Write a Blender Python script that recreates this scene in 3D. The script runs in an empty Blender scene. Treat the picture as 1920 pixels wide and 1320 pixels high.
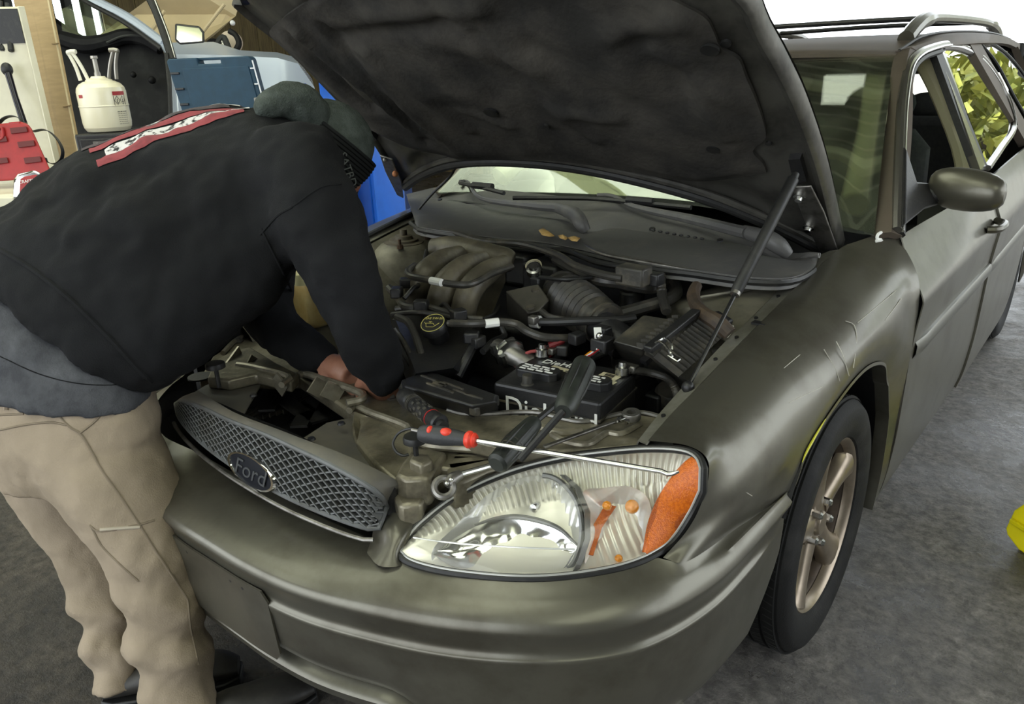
import bpy, bmesh, math, random
from mathutils import Vector, Matrix, Euler
random.seed(7)
C = bpy.context.scene.collection
SC = bpy.context.scene
# ------------------------------------------------------------------ camera, world, sun, exposure
CAM_LOC = Vector((1.2873, -1.7193, 1.4020))
CAM_ROT = Euler((1.21503, 0.03604, 0.67669), 'XYZ')
FPX = 1444.59
cd = bpy.data.cameras.new('camera'); cam = bpy.data.objects.new('camera', cd); C.objects.link(cam)
cam.location = CAM_LOC; cam.rotation_euler = CAM_ROT
cd.sensor_width = 36.0; cd.lens = FPX / 1920 * 36.0; cd.clip_start = 0.05; cd.clip_end = 200
SC.camera = cam
SC.view_settings.view_transform = 'Standard'; SC.view_settings.look = 'None'
SC.view_settings.gamma = 1.0; SC.view_settings.use_curve_mapping = False
SC.view_settings.exposure = -0.06
w = bpy.data.worlds.new('sky'); SC.world = w; w.use_nodes = True
bg = w.node_tree.nodes['Background']; bg.inputs[0].default_value = (0.90, 0.96, 1.0, 1); bg.inputs[1].default_value = 3.9
sd = bpy.data.lights.new('sun', 'SUN'); sd.energy = 4.5; sd.angle = math.radians(3); sd.color = (1, 0.95, 0.84)
so = bpy.data.objects.new('sun', sd); C.objects.link(so); so.rotation_euler = (math.radians(24), math.radians(26), 0)

def area_lamp(name, loc, rot, sx, sy, e, col):
    ld = bpy.data.lights.new(name, 'AREA'); ld.shape = 'RECTANGLE'; ld.size = sx; ld.size_y = sy; ld.energy = e; ld.color = col
    o = bpy.data.objects.new(name, ld); C.objects.link(o); o.location = loc; o.rotation_euler = rot
    return o

# a shop survey: turns a sighting plus one known coordinate into a point of the place
_M = CAM_ROT.to_matrix()
def at(px, py, x=None, y=None, z=None, d=None):
    r = _M @ Vector(((px - 960) / FPX, -(py - 660) / FPX, -1.0))
    if d is not None: return CAM_LOC + r * d
    for i, v in enumerate((x, y, z)):
        if v is not None: return CAM_LOC + r * ((v - CAM_LOC[i]) / r[i])
def AX(x, *ps): return [at(a, b, x=x) for a, b in ps]
def AY(y, *ps): return [at(a, b, y=y) for a, b in ps]
def AZ(z, *ps): return [at(a, b, z=z) for a, b in ps]
def AZ3(*ps): return [at(a, b, z=z) for a, b, z in ps]
def AD3(*ps): return [at(a, b, d=d) for a, b, d in ps]
V = Vector

# ------------------------------------------------------------------ materials
def mat(name, col, rough=0.5, metal=0.0, col2=None, scale=20, lo=0.4, hi=0.65, bump=0.0, bscale=None, coat=0.0, spec=0.5, detail=4, stretch=None, trans=0.0, alpha=1.0):
    m = bpy.data.materials.new(name); m.use_nodes = True
    nt = m.node_tree; N = nt.nodes; L = nt.links; b = N['Principled BSDF']
    b.inputs['Base Color'].default_value = (*col, 1); b.inputs['Roughness'].default_value = rough; b.inputs['Metallic'].default_value = metal
    b.inputs['Coat Weight'].default_value = coat; b.inputs['Coat Roughness'].default_value = 0.12; b.inputs['Specular IOR Level'].default_value = spec
    b.inputs['Transmission Weight'].default_value = trans; b.inputs['Alpha'].default_value = alpha
    if col2 is not None or bump:
        tc = N.new('ShaderNodeTexCoord'); mp = N.new('ShaderNodeMapping'); L.new(tc.outputs['Object'], mp.inputs[0])
        if stretch: mp.inputs['Scale'].default_value = stretch
    if col2 is not None:
        n = N.new('ShaderNodeTexNoise'); n.inputs['Scale'].default_value = scale; n.inputs['Detail'].default_value = detail; n.inputs['Roughness'].default_value = 0.62
        L.new(mp.outputs[0], n.inputs['Vector'])
        r = N.new('ShaderNodeValToRGB'); r.color_ramp.elements[0].position = lo; r.color_ramp.elements[1].position = hi
        r.color_ramp.elements[0].color = (*col, 1); r.color_ramp.elements[1].color = (*col2, 1)
        L.new(n.outputs['Fac'], r.inputs[0]); L.new(r.outputs[0], b.inputs['Base Color'])
    if bump:
        n2 = N.new('ShaderNodeTexNoise'); n2.inputs['Scale'].default_value = bscale or scale * 4; n2.inputs['Detail'].default_value = 3
        L.new(mp.outputs[0], n2.inputs['Vector'])
        bp = N.new('ShaderNodeBump'); bp.inputs['Strength'].default_value = bump; bp.inputs['Distance'].default_value = 0.01
        L.new(n2.outputs['Fac'], bp.inputs['Height']); L.new(bp.outputs[0], b.inputs['Normal'])
    return m
def glass(name, tint, refl=1.0, rough=0.0, dirt=0.0, dirtcol=(0.5, 0.5, 0.45)):
    m = bpy.data.materials.new(name); m.use_nodes = True; nt = m.node_tree; N = nt.nodes; L = nt.links
    N.remove(N['Principled BSDF'])
    t = N.new('ShaderNodeBsdfTransparent'); t.inputs[0].default_value = (*tint, 1)
    g = N.new('ShaderNodeBsdfGlossy'); g.inputs['Roughness'].default_value = rough; g.inputs[0].default_value = (1, 1, 1, 1)
    f = N.new('ShaderNodeFresnel'); f.inputs[0].default_value = 1.5
    mu = N.new('ShaderNodeMath'); mu.operation = 'MULTIPLY'; mu.inputs[1].default_value = refl; mu.use_clamp = True; L.new(f.outputs[0], mu.inputs[0])
    mx = N.new('ShaderNodeMixShader'); L.new(mu.outputs[0], mx.inputs[0]); L.new(t.outputs[0], mx.inputs[1]); L.new(g.outputs[0], mx.inputs[2])
    out = mx
    if dirt:
        tc = N.new('ShaderNodeTexCoord'); n = N.new('ShaderNodeTexNoise'); n.inputs['Scale'].default_value = 9; n.inputs['Detail'].default_value = 6
        L.new(tc.outputs['Object'], n.inputs['Vector'])
        r = N.new('ShaderNodeMapRange'); r.inputs[1].default_value = 0.4; r.inputs[2].default_value = 0.75; r.inputs[3].default_value = dirt * 0.3; r.inputs[4].default_value = dirt
        L.new(n.outputs['Fac'], r.inputs[0]); d = N.new('ShaderNodeBsdfDiffuse'); d.inputs[0].default_value = (*dirtcol, 1)
        m2 = N.new('ShaderNodeMixShader'); L.new(r.outputs[0], m2.inputs[0]); L.new(mx.outputs[0], m2.inputs[1]); L.new(d.outputs[0], m2.inputs[2]); out = m2
    L.new(out.outputs[0], N['Material Output'].inputs[0])
    return m

# ------------------------------------------------------------------ geometry helpers
class MB:
    def __init__(s): s.v = []; s.f = []
    def add(s, vs, fs):
        o = len(s.v); s.v += [tuple(v) for v in vs]; s.f += [tuple(i + o for i in f) for f in fs]; return s
    def box(s, c, size, R=None):
        hx, hy, hz = size[0] / 2, size[1] / 2, size[2] / 2; c = V(c)
        vs = [V((x, y, z)) for z in (-hz, hz) for y in (-hy, hy) for x in (-hx, hx)]
        if R is not None: vs = [R @ v for v in vs]
        return s.add([v + c for v in vs], [(0, 2, 3, 1), (4, 5, 7, 6), (0, 1, 5, 4), (2, 6, 7, 3), (0, 4, 6, 2), (1, 3, 7, 5)])
    def beam(s, a, b, wd, ht, up=V((0, 0, 1))):
        a, b = V(a), V(b); t = (b - a).normalized(); u = t.cross(up)
        if u.length < 1e-4: u = t.cross(V((1, 0, 0)))
        u.normalize(); n = u.cross(t)
        vs = [p + u * sx * wd / 2 + n * sz * ht / 2 for p in (a, b) for sz in (-1, 1) for sx in (-1, 1)]
        return s.add(vs, [(0, 1, 3, 2), (4, 6, 7, 5), (0, 4, 5, 1), (2, 3, 7, 6), (0, 2, 6, 4), (1, 5, 7, 3)])
    def ring_loft(s, rings, cap=True, close=False):
        n = len(rings[0]); o = len(s.v)
        for r in rings: s.v += [tuple(p) for p in r]
        m = len(rings)
        for i in range(m if close else m - 1):
            a = o + i * n; b = o + ((i + 1) % m) * n
            for k in range(n):
                k2 = (k + 1) % n; s.f.append((a + k, a + k2, b + k2, b + k))
        if cap and not close:
            s.f.append(tuple(o + k for k in reversed(range(n)))); s.f.append(tuple(o + (m - 1) * n + k for k in range(n)))
        return s
    def tube(s, path, r, seg=10, smooth=0, cap=True, close=False, ribs=None):
        P = [V(p) for p in path]; rr = list(r) if isinstance(r, (list, tuple)) else [r] * len(P)
        if smooth: P, rr = cr_path(P, rr, smooth, close)
        n = len(P); rings = []; prev = None
        for i in range(n):
            if close: t = (P[(i + 1) % n] - P[i - 1])
            else: t = P[min(i + 1, n - 1)] - P[max(i - 1, 0)]
            t.normalize()
            if prev is None:
                u = t.cross(V((0, 0, 1)));  u = u if u.length > 0.1 else t.cross(V((1, 0, 0)))
            else: u = prev - t * prev.dot(t)
            u.normalize(); prev = u; w_ = t.cross(u)
            q = rr[i] * (ribs[i % len(ribs)] if ribs else 1)
            rings.append([P[i] + (u * math.cos(a) + w_ * math.sin(a)) * q for a in [2 * math.pi * k / seg for k in range(seg)]])
        return s.ring_loft(rings, cap, close)
    def lathe(s, o, axis, prof, seg=32, cap=True):
        o = V(o); ax = V(axis).normalized(); u = ax.cross(V((0, 0, 1)));  u = u if u.length > 0.1 else ax.cross(V((0, 1, 0)))
        u.normalize(); w_ = ax.cross(u)
        rings = [[o + ax * h + (u * math.cos(2 * math.pi * k / seg) + w_ * math.sin(2 * math.pi * k / seg)) * max(r, 1e-4) for k in range(seg)] for r, h in prof]
        return s.ring_loft(rings, cap)
    def prism(s, poly, up, h):
        # poly: list of points; extruded along -up*h
        n = len(poly); up = V(up); a = [V(p) for p in poly]; b = [p - up * h for p in a]
        # orient counterclockwise about up
        ar = V((0, 0, 0))
        for i in range(n): ar += a[i].cross(a[(i + 1) % n])
        if ar.dot(up) < 0: a.reverse(); b.reverse()
        o = len(s.v); s.v += [tuple(p) for p in a + b]
        s.f.append(tuple(o + i for i in range(n))); s.f.append(tuple(o + n + i for i in reversed(range(n))))
        for i in range(n): j = (i + 1) % n; s.f.append((o + i, o + n + i, o + n + j, o + j))
        return s
    def grid(s, rows, thick=0.0, wrap=False):
        m, n = len(rows), len(rows[0]); P = [[V(p) for p in r] for r in rows]; o = len(s.v)
        for r in P: s.v += [tuple(p) for p in r]
        for i in range(m - 1):
            for k in range(n - 1): a = o + i * n + k; s.f.append((a, a + 1, a + n + 1, a + n))
        if thick:
            o2 = len(s.v)
            for i in range(m):
                for k in range(n):
                    du = P[i][min(k + 1, n - 1)] - P[i][max(k - 1, 0)]; dv = P[min(i + 1, m - 1)][k] - P[max(i - 1, 0)][k]
                    nn = du.cross(dv); nn = nn.normalized() if nn.length > 1e-9 else V((0, 0, 1))
                    s.v.append(tuple(P[i][k] - nn * thick))
            for i in range(m - 1):
                for k in range(n - 1): a = o2 + i * n + k; s.f.append((a, a + n, a + n + 1, a + 1))
            edge = [(0, k) for k in range(n)] + [(i, n - 1) for i in range(1, m)] + [(m - 1, k) for k in range(n - 2, -1, -1)] + [(i, 0) for i in range(m - 2, 0, -1)]
            ids = [i * n + k for i, k in edge]
            for q in range(len(ids)):
                a, b = ids[q], ids[(q + 1) % len(ids)]; s.f.append((o + b, o + a, o2 + a, o2 + b))
        return s
    def ball(s, c, r, seg=14, rings=8, sc=(1, 1, 1)):
        c = V(c)
        rs = []
        for i in range(rings + 1):
            a = math.pi * i / rings - math.pi / 2; q = max(math.cos(a), 1e-3)
            rs.append([c + V((sc[0] * r * q * math.cos(2 * math.pi * k / seg), sc[1] * r * q * math.sin(2 * math.pi * k / seg), sc[2] * r * math.sin(a))) for k in range(seg)])
        return s.ring_loft(rs, True)
def cr(p0, p1, p2, p3, t):
    return 0.5 * ((2 * p1) + (p2 - p0) * t + (2 * p0 - 5 * p1 + 4 * p2 - p3) * t * t + (3 * p1 - p0 - 3 * p2 + p3) * t ** 3)
def cr_path(P, rr, sub, close=False):
    n = len(P); out = []; ro = []
    for i in range(n if close else n - 1):
        if close: a, b, c, d = P[i - 1], P[i], P[(i + 1) % n], P[(i + 2) % n]
        else:
            b, c = P[i], P[i + 1]; a = P[i - 1] if i else b * 2 - c; d = P[i + 2] if i + 2 < n else c * 2 - b
        r0 = rr[i]; r1 = rr[(i + 1) % n]
        for k in range(sub):
            t = k / sub; out.append(cr(a, b, c, d, t)); ro.append(r0 + (r1 - r0) * t)
    if not close: out.append(P[-1]); ro.append(rr[-1])
    return out, ro
def spline(P, sub, close=False): return cr_path([V(p) for p in P], [0] * len(P), sub, close)[0]
def resample(P, n):
    P = [V(p) for p in P]; L = [0]
    for i in range(1, len(P)): L.append(L[-1] + (P[i] - P[i - 1]).length)
    out = []; j = 0
    for k in range(n):
        t = L[-1] * k / (n - 1)
        while j < len(L) - 2 and L[j + 1] < t: j += 1
        q = (t - L[j]) / max(L[j + 1] - L[j], 1e-9); out.append(P[j].lerp(P[j + 1], min(max(q, 0), 1)))
    return out
def curve_n(P, n, sub=8): return resample(spline(P, sub), n)
def smooth_grid(rows, sv, su):
    R = [spline(r, su) for r in rows]; cols = list(zip(*R)); S = [spline(c, sv) for c in cols]
    return [list(r) for r in zip(*S)]
def obj(name, mb, m, parent=None, sm=True, ang=0.6, bevel=0.0, bseg=2, label=None, mesh=None, weld=False):
    if mesh is None:
        me = bpy.data.meshes.new(name); me.from_pydata(mb.v, [], mb.f); me.update()
        if weld or sm or bevel:
            b = bmesh.new(); b.from_mesh(me); bmesh.ops.recalc_face_normals(b, faces=b.faces) if weld else None; b.to_mesh(me); b.free()
        for x in (m if isinstance(m, (list, tuple)) else [m]): me.materials.append(x)
        if sm:
            me.polygons.foreach_set('use_smooth', [True] * len(me.polygons)); me.set_sharp_from_angle(angle=ang)
    else: me = mesh
    o = bpy.data.objects.new(name, me); C.objects.link(o)
    if parent is not None: o.parent = parent
    if bevel:
        bm_ = o.modifiers.new('bevel', 'BEVEL'); bm_.width = bevel; bm_.segments = bseg; bm_.limit_method = 'ANGLE'; bm_.angle_limit = 0.7
    if label: o['label'] = label
    return o
def thing(name, label, cat, loc=(0, 0, 0), group=None):
    o = bpy.data.objects.new(name, None); C.objects.link(o); o.location = loc; o.empty_display_size = 0.1
    o['label'] = label; o['category'] = cat
    if group: o['group'] = group
    return o
def tag(o, label, cat, group=None):
    o['label'] = label; o['category'] = cat
    if group: o['group'] = group
    return o
def struct(name, mb, m, parent=None, **k):
    o = obj(name, mb, m, parent, **k)
    if parent is None: o['kind'] = 'structure'
    return o
class Local:
    """shapes are given in place coordinates; the thing's Empty sits at its base, children are shifted to match"""
def part(root, name, mb, m, **k):
    o = obj(name, mb, m, root, **k)
    q = root; off = V((0, 0, 0))
    if root.type == 'EMPTY': o.matrix_parent_inverse = Matrix.Translation(root.location).inverted()
    return o
def sub(par, name, mb, m, **k): return obj(name, mb, m, par, **k)
def text(name, body, size, m, parent, origin, xdir, ydir, depth=0.0008, shear=0.0, align='CENTER', font_scale=1.0):
    cu = bpy.data.curves.new(name, 'FONT'); cu.body = body; cu.size = size; cu.align_x = align; cu.align_y = 'CENTER'; cu.extrude = depth; cu.shear = shear; cu.resolution_u = 3
    tmp = bpy.data.objects.new(name + '_tmp', cu); C.objects.link(tmp)
    bpy.context.view_layer.update()
    me = bpy.data.meshes.new_from_object(tmp.evaluated_get(bpy.context.evaluated_depsgraph_get())); bpy.data.objects.remove(tmp)
    x = V(xdir).normalized(); y = V(ydir); y = (y - x * y.dot(x)).normalized(); z = x.cross(y)
    mw = Matrix((( x[0]*font_scale, y[0], z[0], origin[0]), (x[1]*font_scale, y[1], z[1], origin[1]), (x[2]*font_scale, y[2], z[2], origin[2]), (0, 0, 0, 1)))
    me.transform(mw); me.materials.clear(); me.materials.append(m)
    o = bpy.data.objects.new(name, me); C.objects.link(o)
    if parent is not None:
        o.parent = parent
        if parent.type == 'EMPTY': o.matrix_parent_inverse = Matrix.Translation(parent.location).inverted()
    return o
def bake(o):
    """applies the modifiers of o without operators"""
    bpy.context.view_layer.update()
    me = bpy.data.meshes.new_from_object(o.evaluated_get(bpy.context.evaluated_depsgraph_get()))
    o.modifiers.clear(); old = o.data; o.data = me; bpy.data.meshes.remove(old)
    me.polygons.foreach_set('use_smooth', [True] * len(me.polygons)); return o
def remesh(o, vox, it=4, fac=0.5, disp=0.0, dsize=0.1):
    m = o.modifiers.new('r', 'REMESH'); m.mode = 'VOXEL'; m.voxel_size = vox; m.use_smooth_shade = True
    s_ = o.modifiers.new('s', 'SMOOTH'); s_.iterations = it; s_.factor = fac
    if disp:
        t = bpy.data.textures.new('folds', 'CLOUDS'); t.noise_scale = dsize; t.noise_depth = 2
        d_ = o.modifiers.new('d', 'DISPLACE'); d_.texture = t; d_.strength = disp; d_.mid_level = 0.5; d_.texture_coords = 'GLOBAL'
    return bake(o)
# ------------------------------------------------------------------ palette
PAINT = mat('olive_metallic_paint', (0.134, 0.127, 0.102), 0.37, 0.67, (0.092, 0.084, 0.065), 6.5, 0.46, 0.66, coat=0.22, detail=7)
REFLPAINT = mat('dark_reflection_paint', (0.13, 0.105, 0.085), 0.55, 0.3, (0.105, 0.088, 0.07), 5, spec=0.12)  # browner, duller body paint; dark reflections on roof and pillars put into its colour
DUSTY = mat('dusty_body_paint', (0.115, 0.110, 0.086), 0.50, 0.45, (0.165, 0.152, 0.115), 9, 0.42, 0.62, bump=0.08, bscale=120)
APRON = mat('dull_inner_body_paint', (0.20, 0.185, 0.14), 0.55, 0.30, (0.10, 0.092, 0.068), 11, 0.45, 0.68, bump=0.10, bscale=60)
SUPPORT = mat('dusty_moulded_support', (0.24, 0.215, 0.155), 0.36, 0.40, (0.095, 0.084, 0.060), 14, 0.42, 0.66, bump=0.12, bscale=70)
BLACK = mat('black_plastic', (0.012, 0.012, 0.013), 0.42, 0, (0.03, 0.028, 0.025), 30, 0.5, 0.75, bump=0.06, bscale=150)
GREYPL = mat('grey_cowl_plastic', (0.085, 0.083, 0.082), 0.50, 0, (0.125, 0.120, 0.110), 12, 0.5, 0.72, bump=0.08, bscale=220)
DUSTBLK = mat('dusty_black_plastic', (0.036, 0.034, 0.029), 0.50, 0, (0.12, 0.105, 0.075), 16, 0.46, 0.72, bump=0.12, bscale=90)
MANI = mat('dusty_manifold_plastic', (0.085, 0.075, 0.054), 0.45, 0.1, (0.16, 0.14, 0.098), 13, 0.45, 0.66, bump=0.10, bscale=110)
RUBBER = mat('black_rubber', (0.010, 0.010, 0.010), 0.5, 0, (0.022, 0.021, 0.019), 40, 0.5, 0.7)
HOSE = mat('dusty_rubber_hose', (0.034, 0.032, 0.028), 0.42, 0, (0.090, 0.080, 0.062), 25, 0.5, 0.72)
TYRE = mat('tyre_rubber', (0.008, 0.008, 0.008), 0.68, 0, (0.020, 0.0195, 0.0185), 10, 0.5, 0.7, bump=0.1, bscale=200, spec=0.22)
ALLOY = mat('dusty_alloy_wheel', (0.29, 0.24, 0.185), 0.36, 0.75, (0.20, 0.16, 0.12), 12, 0.48, 0.72)
RIMIN = mat('shade_and_dust_rim', (0.085, 0.062, 0.045), 0.5, 0.5, (0.045, 0.034, 0.026), 14)  # brake-dust brown, with the dark gaps between the spokes put into the colour
STEEL = mat('bright_steel', (0.62, 0.62, 0.60), 0.25, 1.0, (0.40, 0.39, 0.37), 40, 0.5, 0.7)
DSTEEL = mat('dull_steel', (0.26, 0.25, 0.23), 0.42, 0.9, (0.12, 0.11, 0.10), 30, 0.45, 0.7)
RUST = mat('rusty_bolt', (0.10, 0.055, 0.030), 0.7, 0.4, (0.05, 0.035, 0.025), 60)
CHROME = mat('chrome', (0.80, 0.80, 0.79), 0.08, 1.0)
LAMPCHROME = mat('lamp_reflector', (0.97, 0.97, 0.96), 0.30, 0.62)
LAMPSIDE = mat('hazy_fluted_reflector', (0.84, 0.82, 0.74), 0.32, 0.5)
AMBER = mat('amber_plastic', (0.66, 0.155, 0.010), 0.25, 0.0, (0.54, 0.11, 0.007), 200, 0.45, 0.55, bump=0.25, bscale=420)
AMBERBULB = mat('amber_bulb', (0.95, 0.34, 0.01), 0.08, 0.1, coat=0.8)
SCOOP = mat('mirror_scoop', (0.95, 0.95, 0.96), 0.13, 1.0)
LENS = glass('headlamp_lens', (0.99, 0.99, 0.98), 0.7, 0.02, 0.025, (0.75, 0.74, 0.68))
WINDSH = glass('windshield_glass', (0.90, 0.95, 0.88), 0.85, 0.0, 0.05, (0.42, 0.44, 0.34))
SIDEGL = glass('side_window_glass', (0.60, 0.66, 0.60), 1.8, 0.0, 0.03)
WHITEP = mat('white_paint', (0.74, 0.74, 0.74), 0.3, 0, coat=0.3)
WHITEMARK = mat('white_print', (0.78, 0.78, 0.75), 0.6)
CREAMPRINT = mat('cream_label', (0.62, 0.57, 0.40), 0.6, 0, (0.45, 0.40, 0.27), 60)
YELLOWPRINT = mat('yellow_print', (0.62, 0.55, 0.16), 0.6)
LINER = mat('sooty_hood_liner', (0.022, 0.021, 0.019), 0.85, 0, (0.085, 0.077, 0.064), 5, 0.42, 0.80, bump=0.25, bscale=60, detail=8, spec=0.3)
HOODIN = mat('dull_hood_inner', (0.135, 0.130, 0.115), 0.38, 0.6, (0.055, 0.053, 0.048), 8, 0.42, 0.66, bump=0.06, bscale=40)
BEIGE = mat('beige_interior_trim', (0.62, 0.57, 0.36), 0.7)
DARKIN = mat('dark_interior', (0.030, 0.031, 0.029), 0.8)
GREYSEAT = mat('dark_seat_cloth', (0.040, 0.042, 0.040), 0.9, 0, (0.055, 0.055, 0.05), 60)
RED = mat('red_plastic', (0.33, 0.012, 0.012), 0.42, 0, (0.26, 0.010, 0.010), 20, 0.45, 0.65)
REDGRIP = mat('red_grip_rubber', (0.72, 0.05, 0.025), 0.4)
BLUECASE = mat('slate_blue_plastic', (0.006, 0.038, 0.070), 0.6, 0, (0.008, 0.046, 0.085), 20)
BLUEPOST = mat('blue_enamel', (0.006, 0.105, 0.52), 0.30, 0, (0.005, 0.085, 0.42), 6, coat=0.3)
CARD = mat('brown_cardboard', (0.42, 0.30, 0.155), 0.85, 0, (0.37, 0.265, 0.135), 5, 0.4, 0.6, stretch=(1, 1, 12))
CREAMMETAL = mat('cream_enamel', (0.70, 0.66, 0.50), 0.35, 0, (0.62, 0.58, 0.43), 6, coat=0.2)
TANKP = mat('cream_cylinder_paint', (0.78, 0.72, 0.53), 0.28, 0, coat=0.3)
YELLOW = mat('yellow_plastic', (0.90, 0.78, 0.005), 0.38)
GREENP = mat('green_print', (0.0, 0.32, 0.13), 0.5)
WOOD = mat('brown_wall_boards', (0.19, 0.145, 0.062), 0.8, 0, (0.085, 0.062, 0.028), 4, 0.38, 0.66, bump=0.2, bscale=14, stretch=(6, 6, 0.5))
DARKW = mat('dark_corrugated_sheet', (0.020, 0.022, 0.020), 0.6, 0.2)
LEAF = mat('dry_leaf', (0.42, 0.24, 0.06), 0.7, 0, (0.55, 0.38, 0.14), 40)

# ------------------------------------------------------------------ the setting
def concrete():
    m = bpy.data.materials.new('stained_concrete'); m.use_nodes = True; nt = m.node_tree; N = nt.nodes; L = nt.links; b = N['Principled BSDF']
    tc = N.new('ShaderNodeTexCoord')
    def noise(s, d, r=0.6):
        n = N.new('ShaderNodeTexNoise'); n.inputs['Scale'].default_value = s; n.inputs['Detail'].default_value = d; n.inputs['Roughness'].default_value = r
        L.new(tc.outputs['Object'], n.inputs['Vector']); return n
    n1 = noise(2.3, 10, 0.68); n2 = noise(26, 8, 0.75); n3 = noise(0.55, 4)
    r1 = N.new('ShaderNodeValToRGB'); e = r1.color_ramp.elements; e[0].position = 0.34; e[0].color = (0.040, 0.033, 0.027, 1); e[1].position = 0.66; e[1].color = (0.33, 0.315, 0.295, 1)
    L.new(n1.outputs['Fac'], r1.inputs[0])
    r2 = N.new('ShaderNodeValToRGB'); e = r2.color_ramp.elements; e[0].position = 0.40; e[0].color = (0.34, 0.32, 0.30, 1); e[1].position = 0.64; e[1].color = (1.15, 1.12, 1.08, 1)
    L.new(n2.outputs['Fac'], r2.inputs[0])
    mx = N.new('ShaderNodeMix'); mx.data_type = 'RGBA'; mx.blend_type = 'MULTIPLY'; mx.inputs[0].default_value = 1; L.new(r1.outputs[0], mx.inputs[6]); L.new(r2.outputs[0], mx.inputs[7])
    L.new(mx.outputs[2], b.inputs['Base Color'])
    sx = N.new('ShaderNodeSeparateXYZ'); L.new(tc.outputs['Object'], sx.inputs[0])
    # trodden dirt covers the floor left of the wagon
    ad = N.new('ShaderNodeMath'); ad.operation = 'MULTIPLY_ADD'; ad.inputs[1].default_value = 1.3; L.new(n3.outputs['Fac'], ad.inputs[0]); L.new(sx.outputs['X'], ad.inputs[2])
    dr = N.new('ShaderNodeMapRange'); dr.inputs[1].default_value = 0.55; dr.inputs[2].default_value = 1.4; dr.inputs[3].default_value = 0.32; dr.inputs[4].default_value = 1.0; L.new(ad.outputs[0], dr.inputs[0])
    cb_ = N.new('ShaderNodeCombineColor'); wm_ = N.new('ShaderNodeMath'); wm_.operation = 'POWER'; wm_.inputs[1].default_value = 1.25; L.new(dr.outputs[0], wm_.inputs[0])
    gm_ = N.new('ShaderNodeMath'); gm_.operation = 'POWER'; gm_.inputs[1].default_value = 1.10; L.new(dr.outputs[0], gm_.inputs[0])
    L.new(dr.outputs[0], cb_.inputs[0]); L.new(gm_.outputs[0], cb_.inputs[1]); L.new(wm_.outputs[0], cb_.inputs[2])
    m3 = N.new('ShaderNodeMix'); m3.data_type = 'RGBA'; m3.blend_type = 'MULTIPLY'; m3.inputs[0].default_value = 1; L.new(mx.outputs[2], m3.inputs[6]); L.new(cb_.outputs[0], m3.inputs[7]); L.new(m3.outputs[2], b.inputs['Base Color'])
    rr = N.new('ShaderNodeMapRange'); rr.inputs[1].default_value = 0.40; rr.inputs[2].default_value = 0.62; rr.inputs[3].default_value = 0.24; rr.inputs[4].default_value = 0.72
    L.new(n1.outputs['Fac'], rr.inputs[0]); L.new(rr.outputs[0], b.inputs['Roughness'])
    bp = N.new('ShaderNodeBump'); bp.inputs['Strength'].default_value = 0.8; bp.inputs['Distance'].default_value = 0.02
    L.new(n2.outputs['Fac'], bp.inputs['Height']); L.new(bp.outputs[0], b.inputs['Normal'])
    return m
CONC = concrete()
fl = MB(); fl.box((0, 4, -0.05), (22, 24, 0.1)); struct('floor', fl, CONC, sm=False)
GRAVEL = mat('pale_yard_gravel', (0.42, 0.40, 0.34), 0.9, 0, (0.30, 0.29, 0.24), 6)
yd = MB(); yd.box((0, 30, -0.08), (90, 90, 0.1)); struct('ground', yd, GRAVEL, sm=False)

# left wall: framed boards, each of its own, and a corrugated stretch with daylight between the sheets
WX = -8.2
wl = MB(); wl.box((WX - 0.12, 1.0, 2.0), (0.04, 11, 4.0)); wall = struct('wall_left', wl, DARKW, sm=False)
y = -4.4; bmesh_board = None; k = 0
rnd = random.Random(3)
while y < 6.4:
    wdt = 0.20
    if not (1.15 < y < 2.75):
        b = MB(); b.box((0, 0, 2.0), (0.03, wdt - 0.008, 4.0))
        if bmesh_board is None: o = obj('board', b, WOOD, wall, sm=False); bmesh_board = o.data
        else: o = obj('board', None, None, wall, mesh=bmesh_board)
        o.location = (WX - 0.075 + rnd.uniform(-0.008, 0.008), y + wdt / 2, 0)
    y += wdt; k += 1
BRIGHTGAP = None
sheet = None
for i in range(8):
    yy = 1.22 + i * 0.20
    if sheet is None:
        rows = []
        for z in (0.0, 4.0): rows.append([(0.018 * math.cos(q / 8 * 2 * math.pi), -0.06 + 0.12 * q / 8, z) for q in range(9)])
        b = MB().grid(rows, 0.002); o = obj('corrugated_sheet', b, DARKW, wall); sheet = o.data
    else: o = obj('corrugated_sheet', None, None, wall, mesh=sheet)
    o.location = (WX - 0.05, yy, 0)
# the back of that stretch is open to daylight: replace the solid sheet by a slotted one
wall.data.clear_geometry(); b = MB()
b.box((WX - 0.12, -1.7, 2.0), (0.04, 5.6, 4.0)); b.box((WX - 0.12, 4.65, 2.0), (0.04, 3.7, 4.0)); b.box((WX - 0.12, 1.95, 0.85), (0.04, 1.7, 1.7)); b.box((WX - 0.12, 1.95, 3.3), (0.04, 1.7, 1.4))
wall.data.from_pydata(b.v, [], b.f); wall.data.update()
# far wall behind the post, left of the open end
wb = MB(); wb.box((-5.5, 6.6, 2.0), (5.6, 0.1, 4.0)); wallb = struct('wall_back', wb, DARKW, sm=False)
m0 = None
for i in range(27):
    x = -8.1 + i * 0.2
    if m0 is None: b = MB(); b.box((0, 0, 2.0), (0.192, 0.03, 4.0)); o = obj('board', b, WOOD, wallb, sm=False); m0 = o.data
    else: o = obj('board', None, None, wallb, mesh=m0)
    o.location = (x, 6.53 + rnd.uniform(-0.008, 0.008), 0)
wr = MB(); wr.box((4.4, -2.7, 2.0), (0.1, 3.8, 4.0)); struct('shade_wall_right', wr, DARKW, sm=False)  # unseen wall added to keep light off the bumper's right side
wf = MB(); wf.box((3.4, -4.6, 2.0), (1.9, 0.1, 4.0)); struct('shade_wall_front', wf, DARKW, sm=False)  # unseen wall added, sized to limit the light from the front opening
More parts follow.
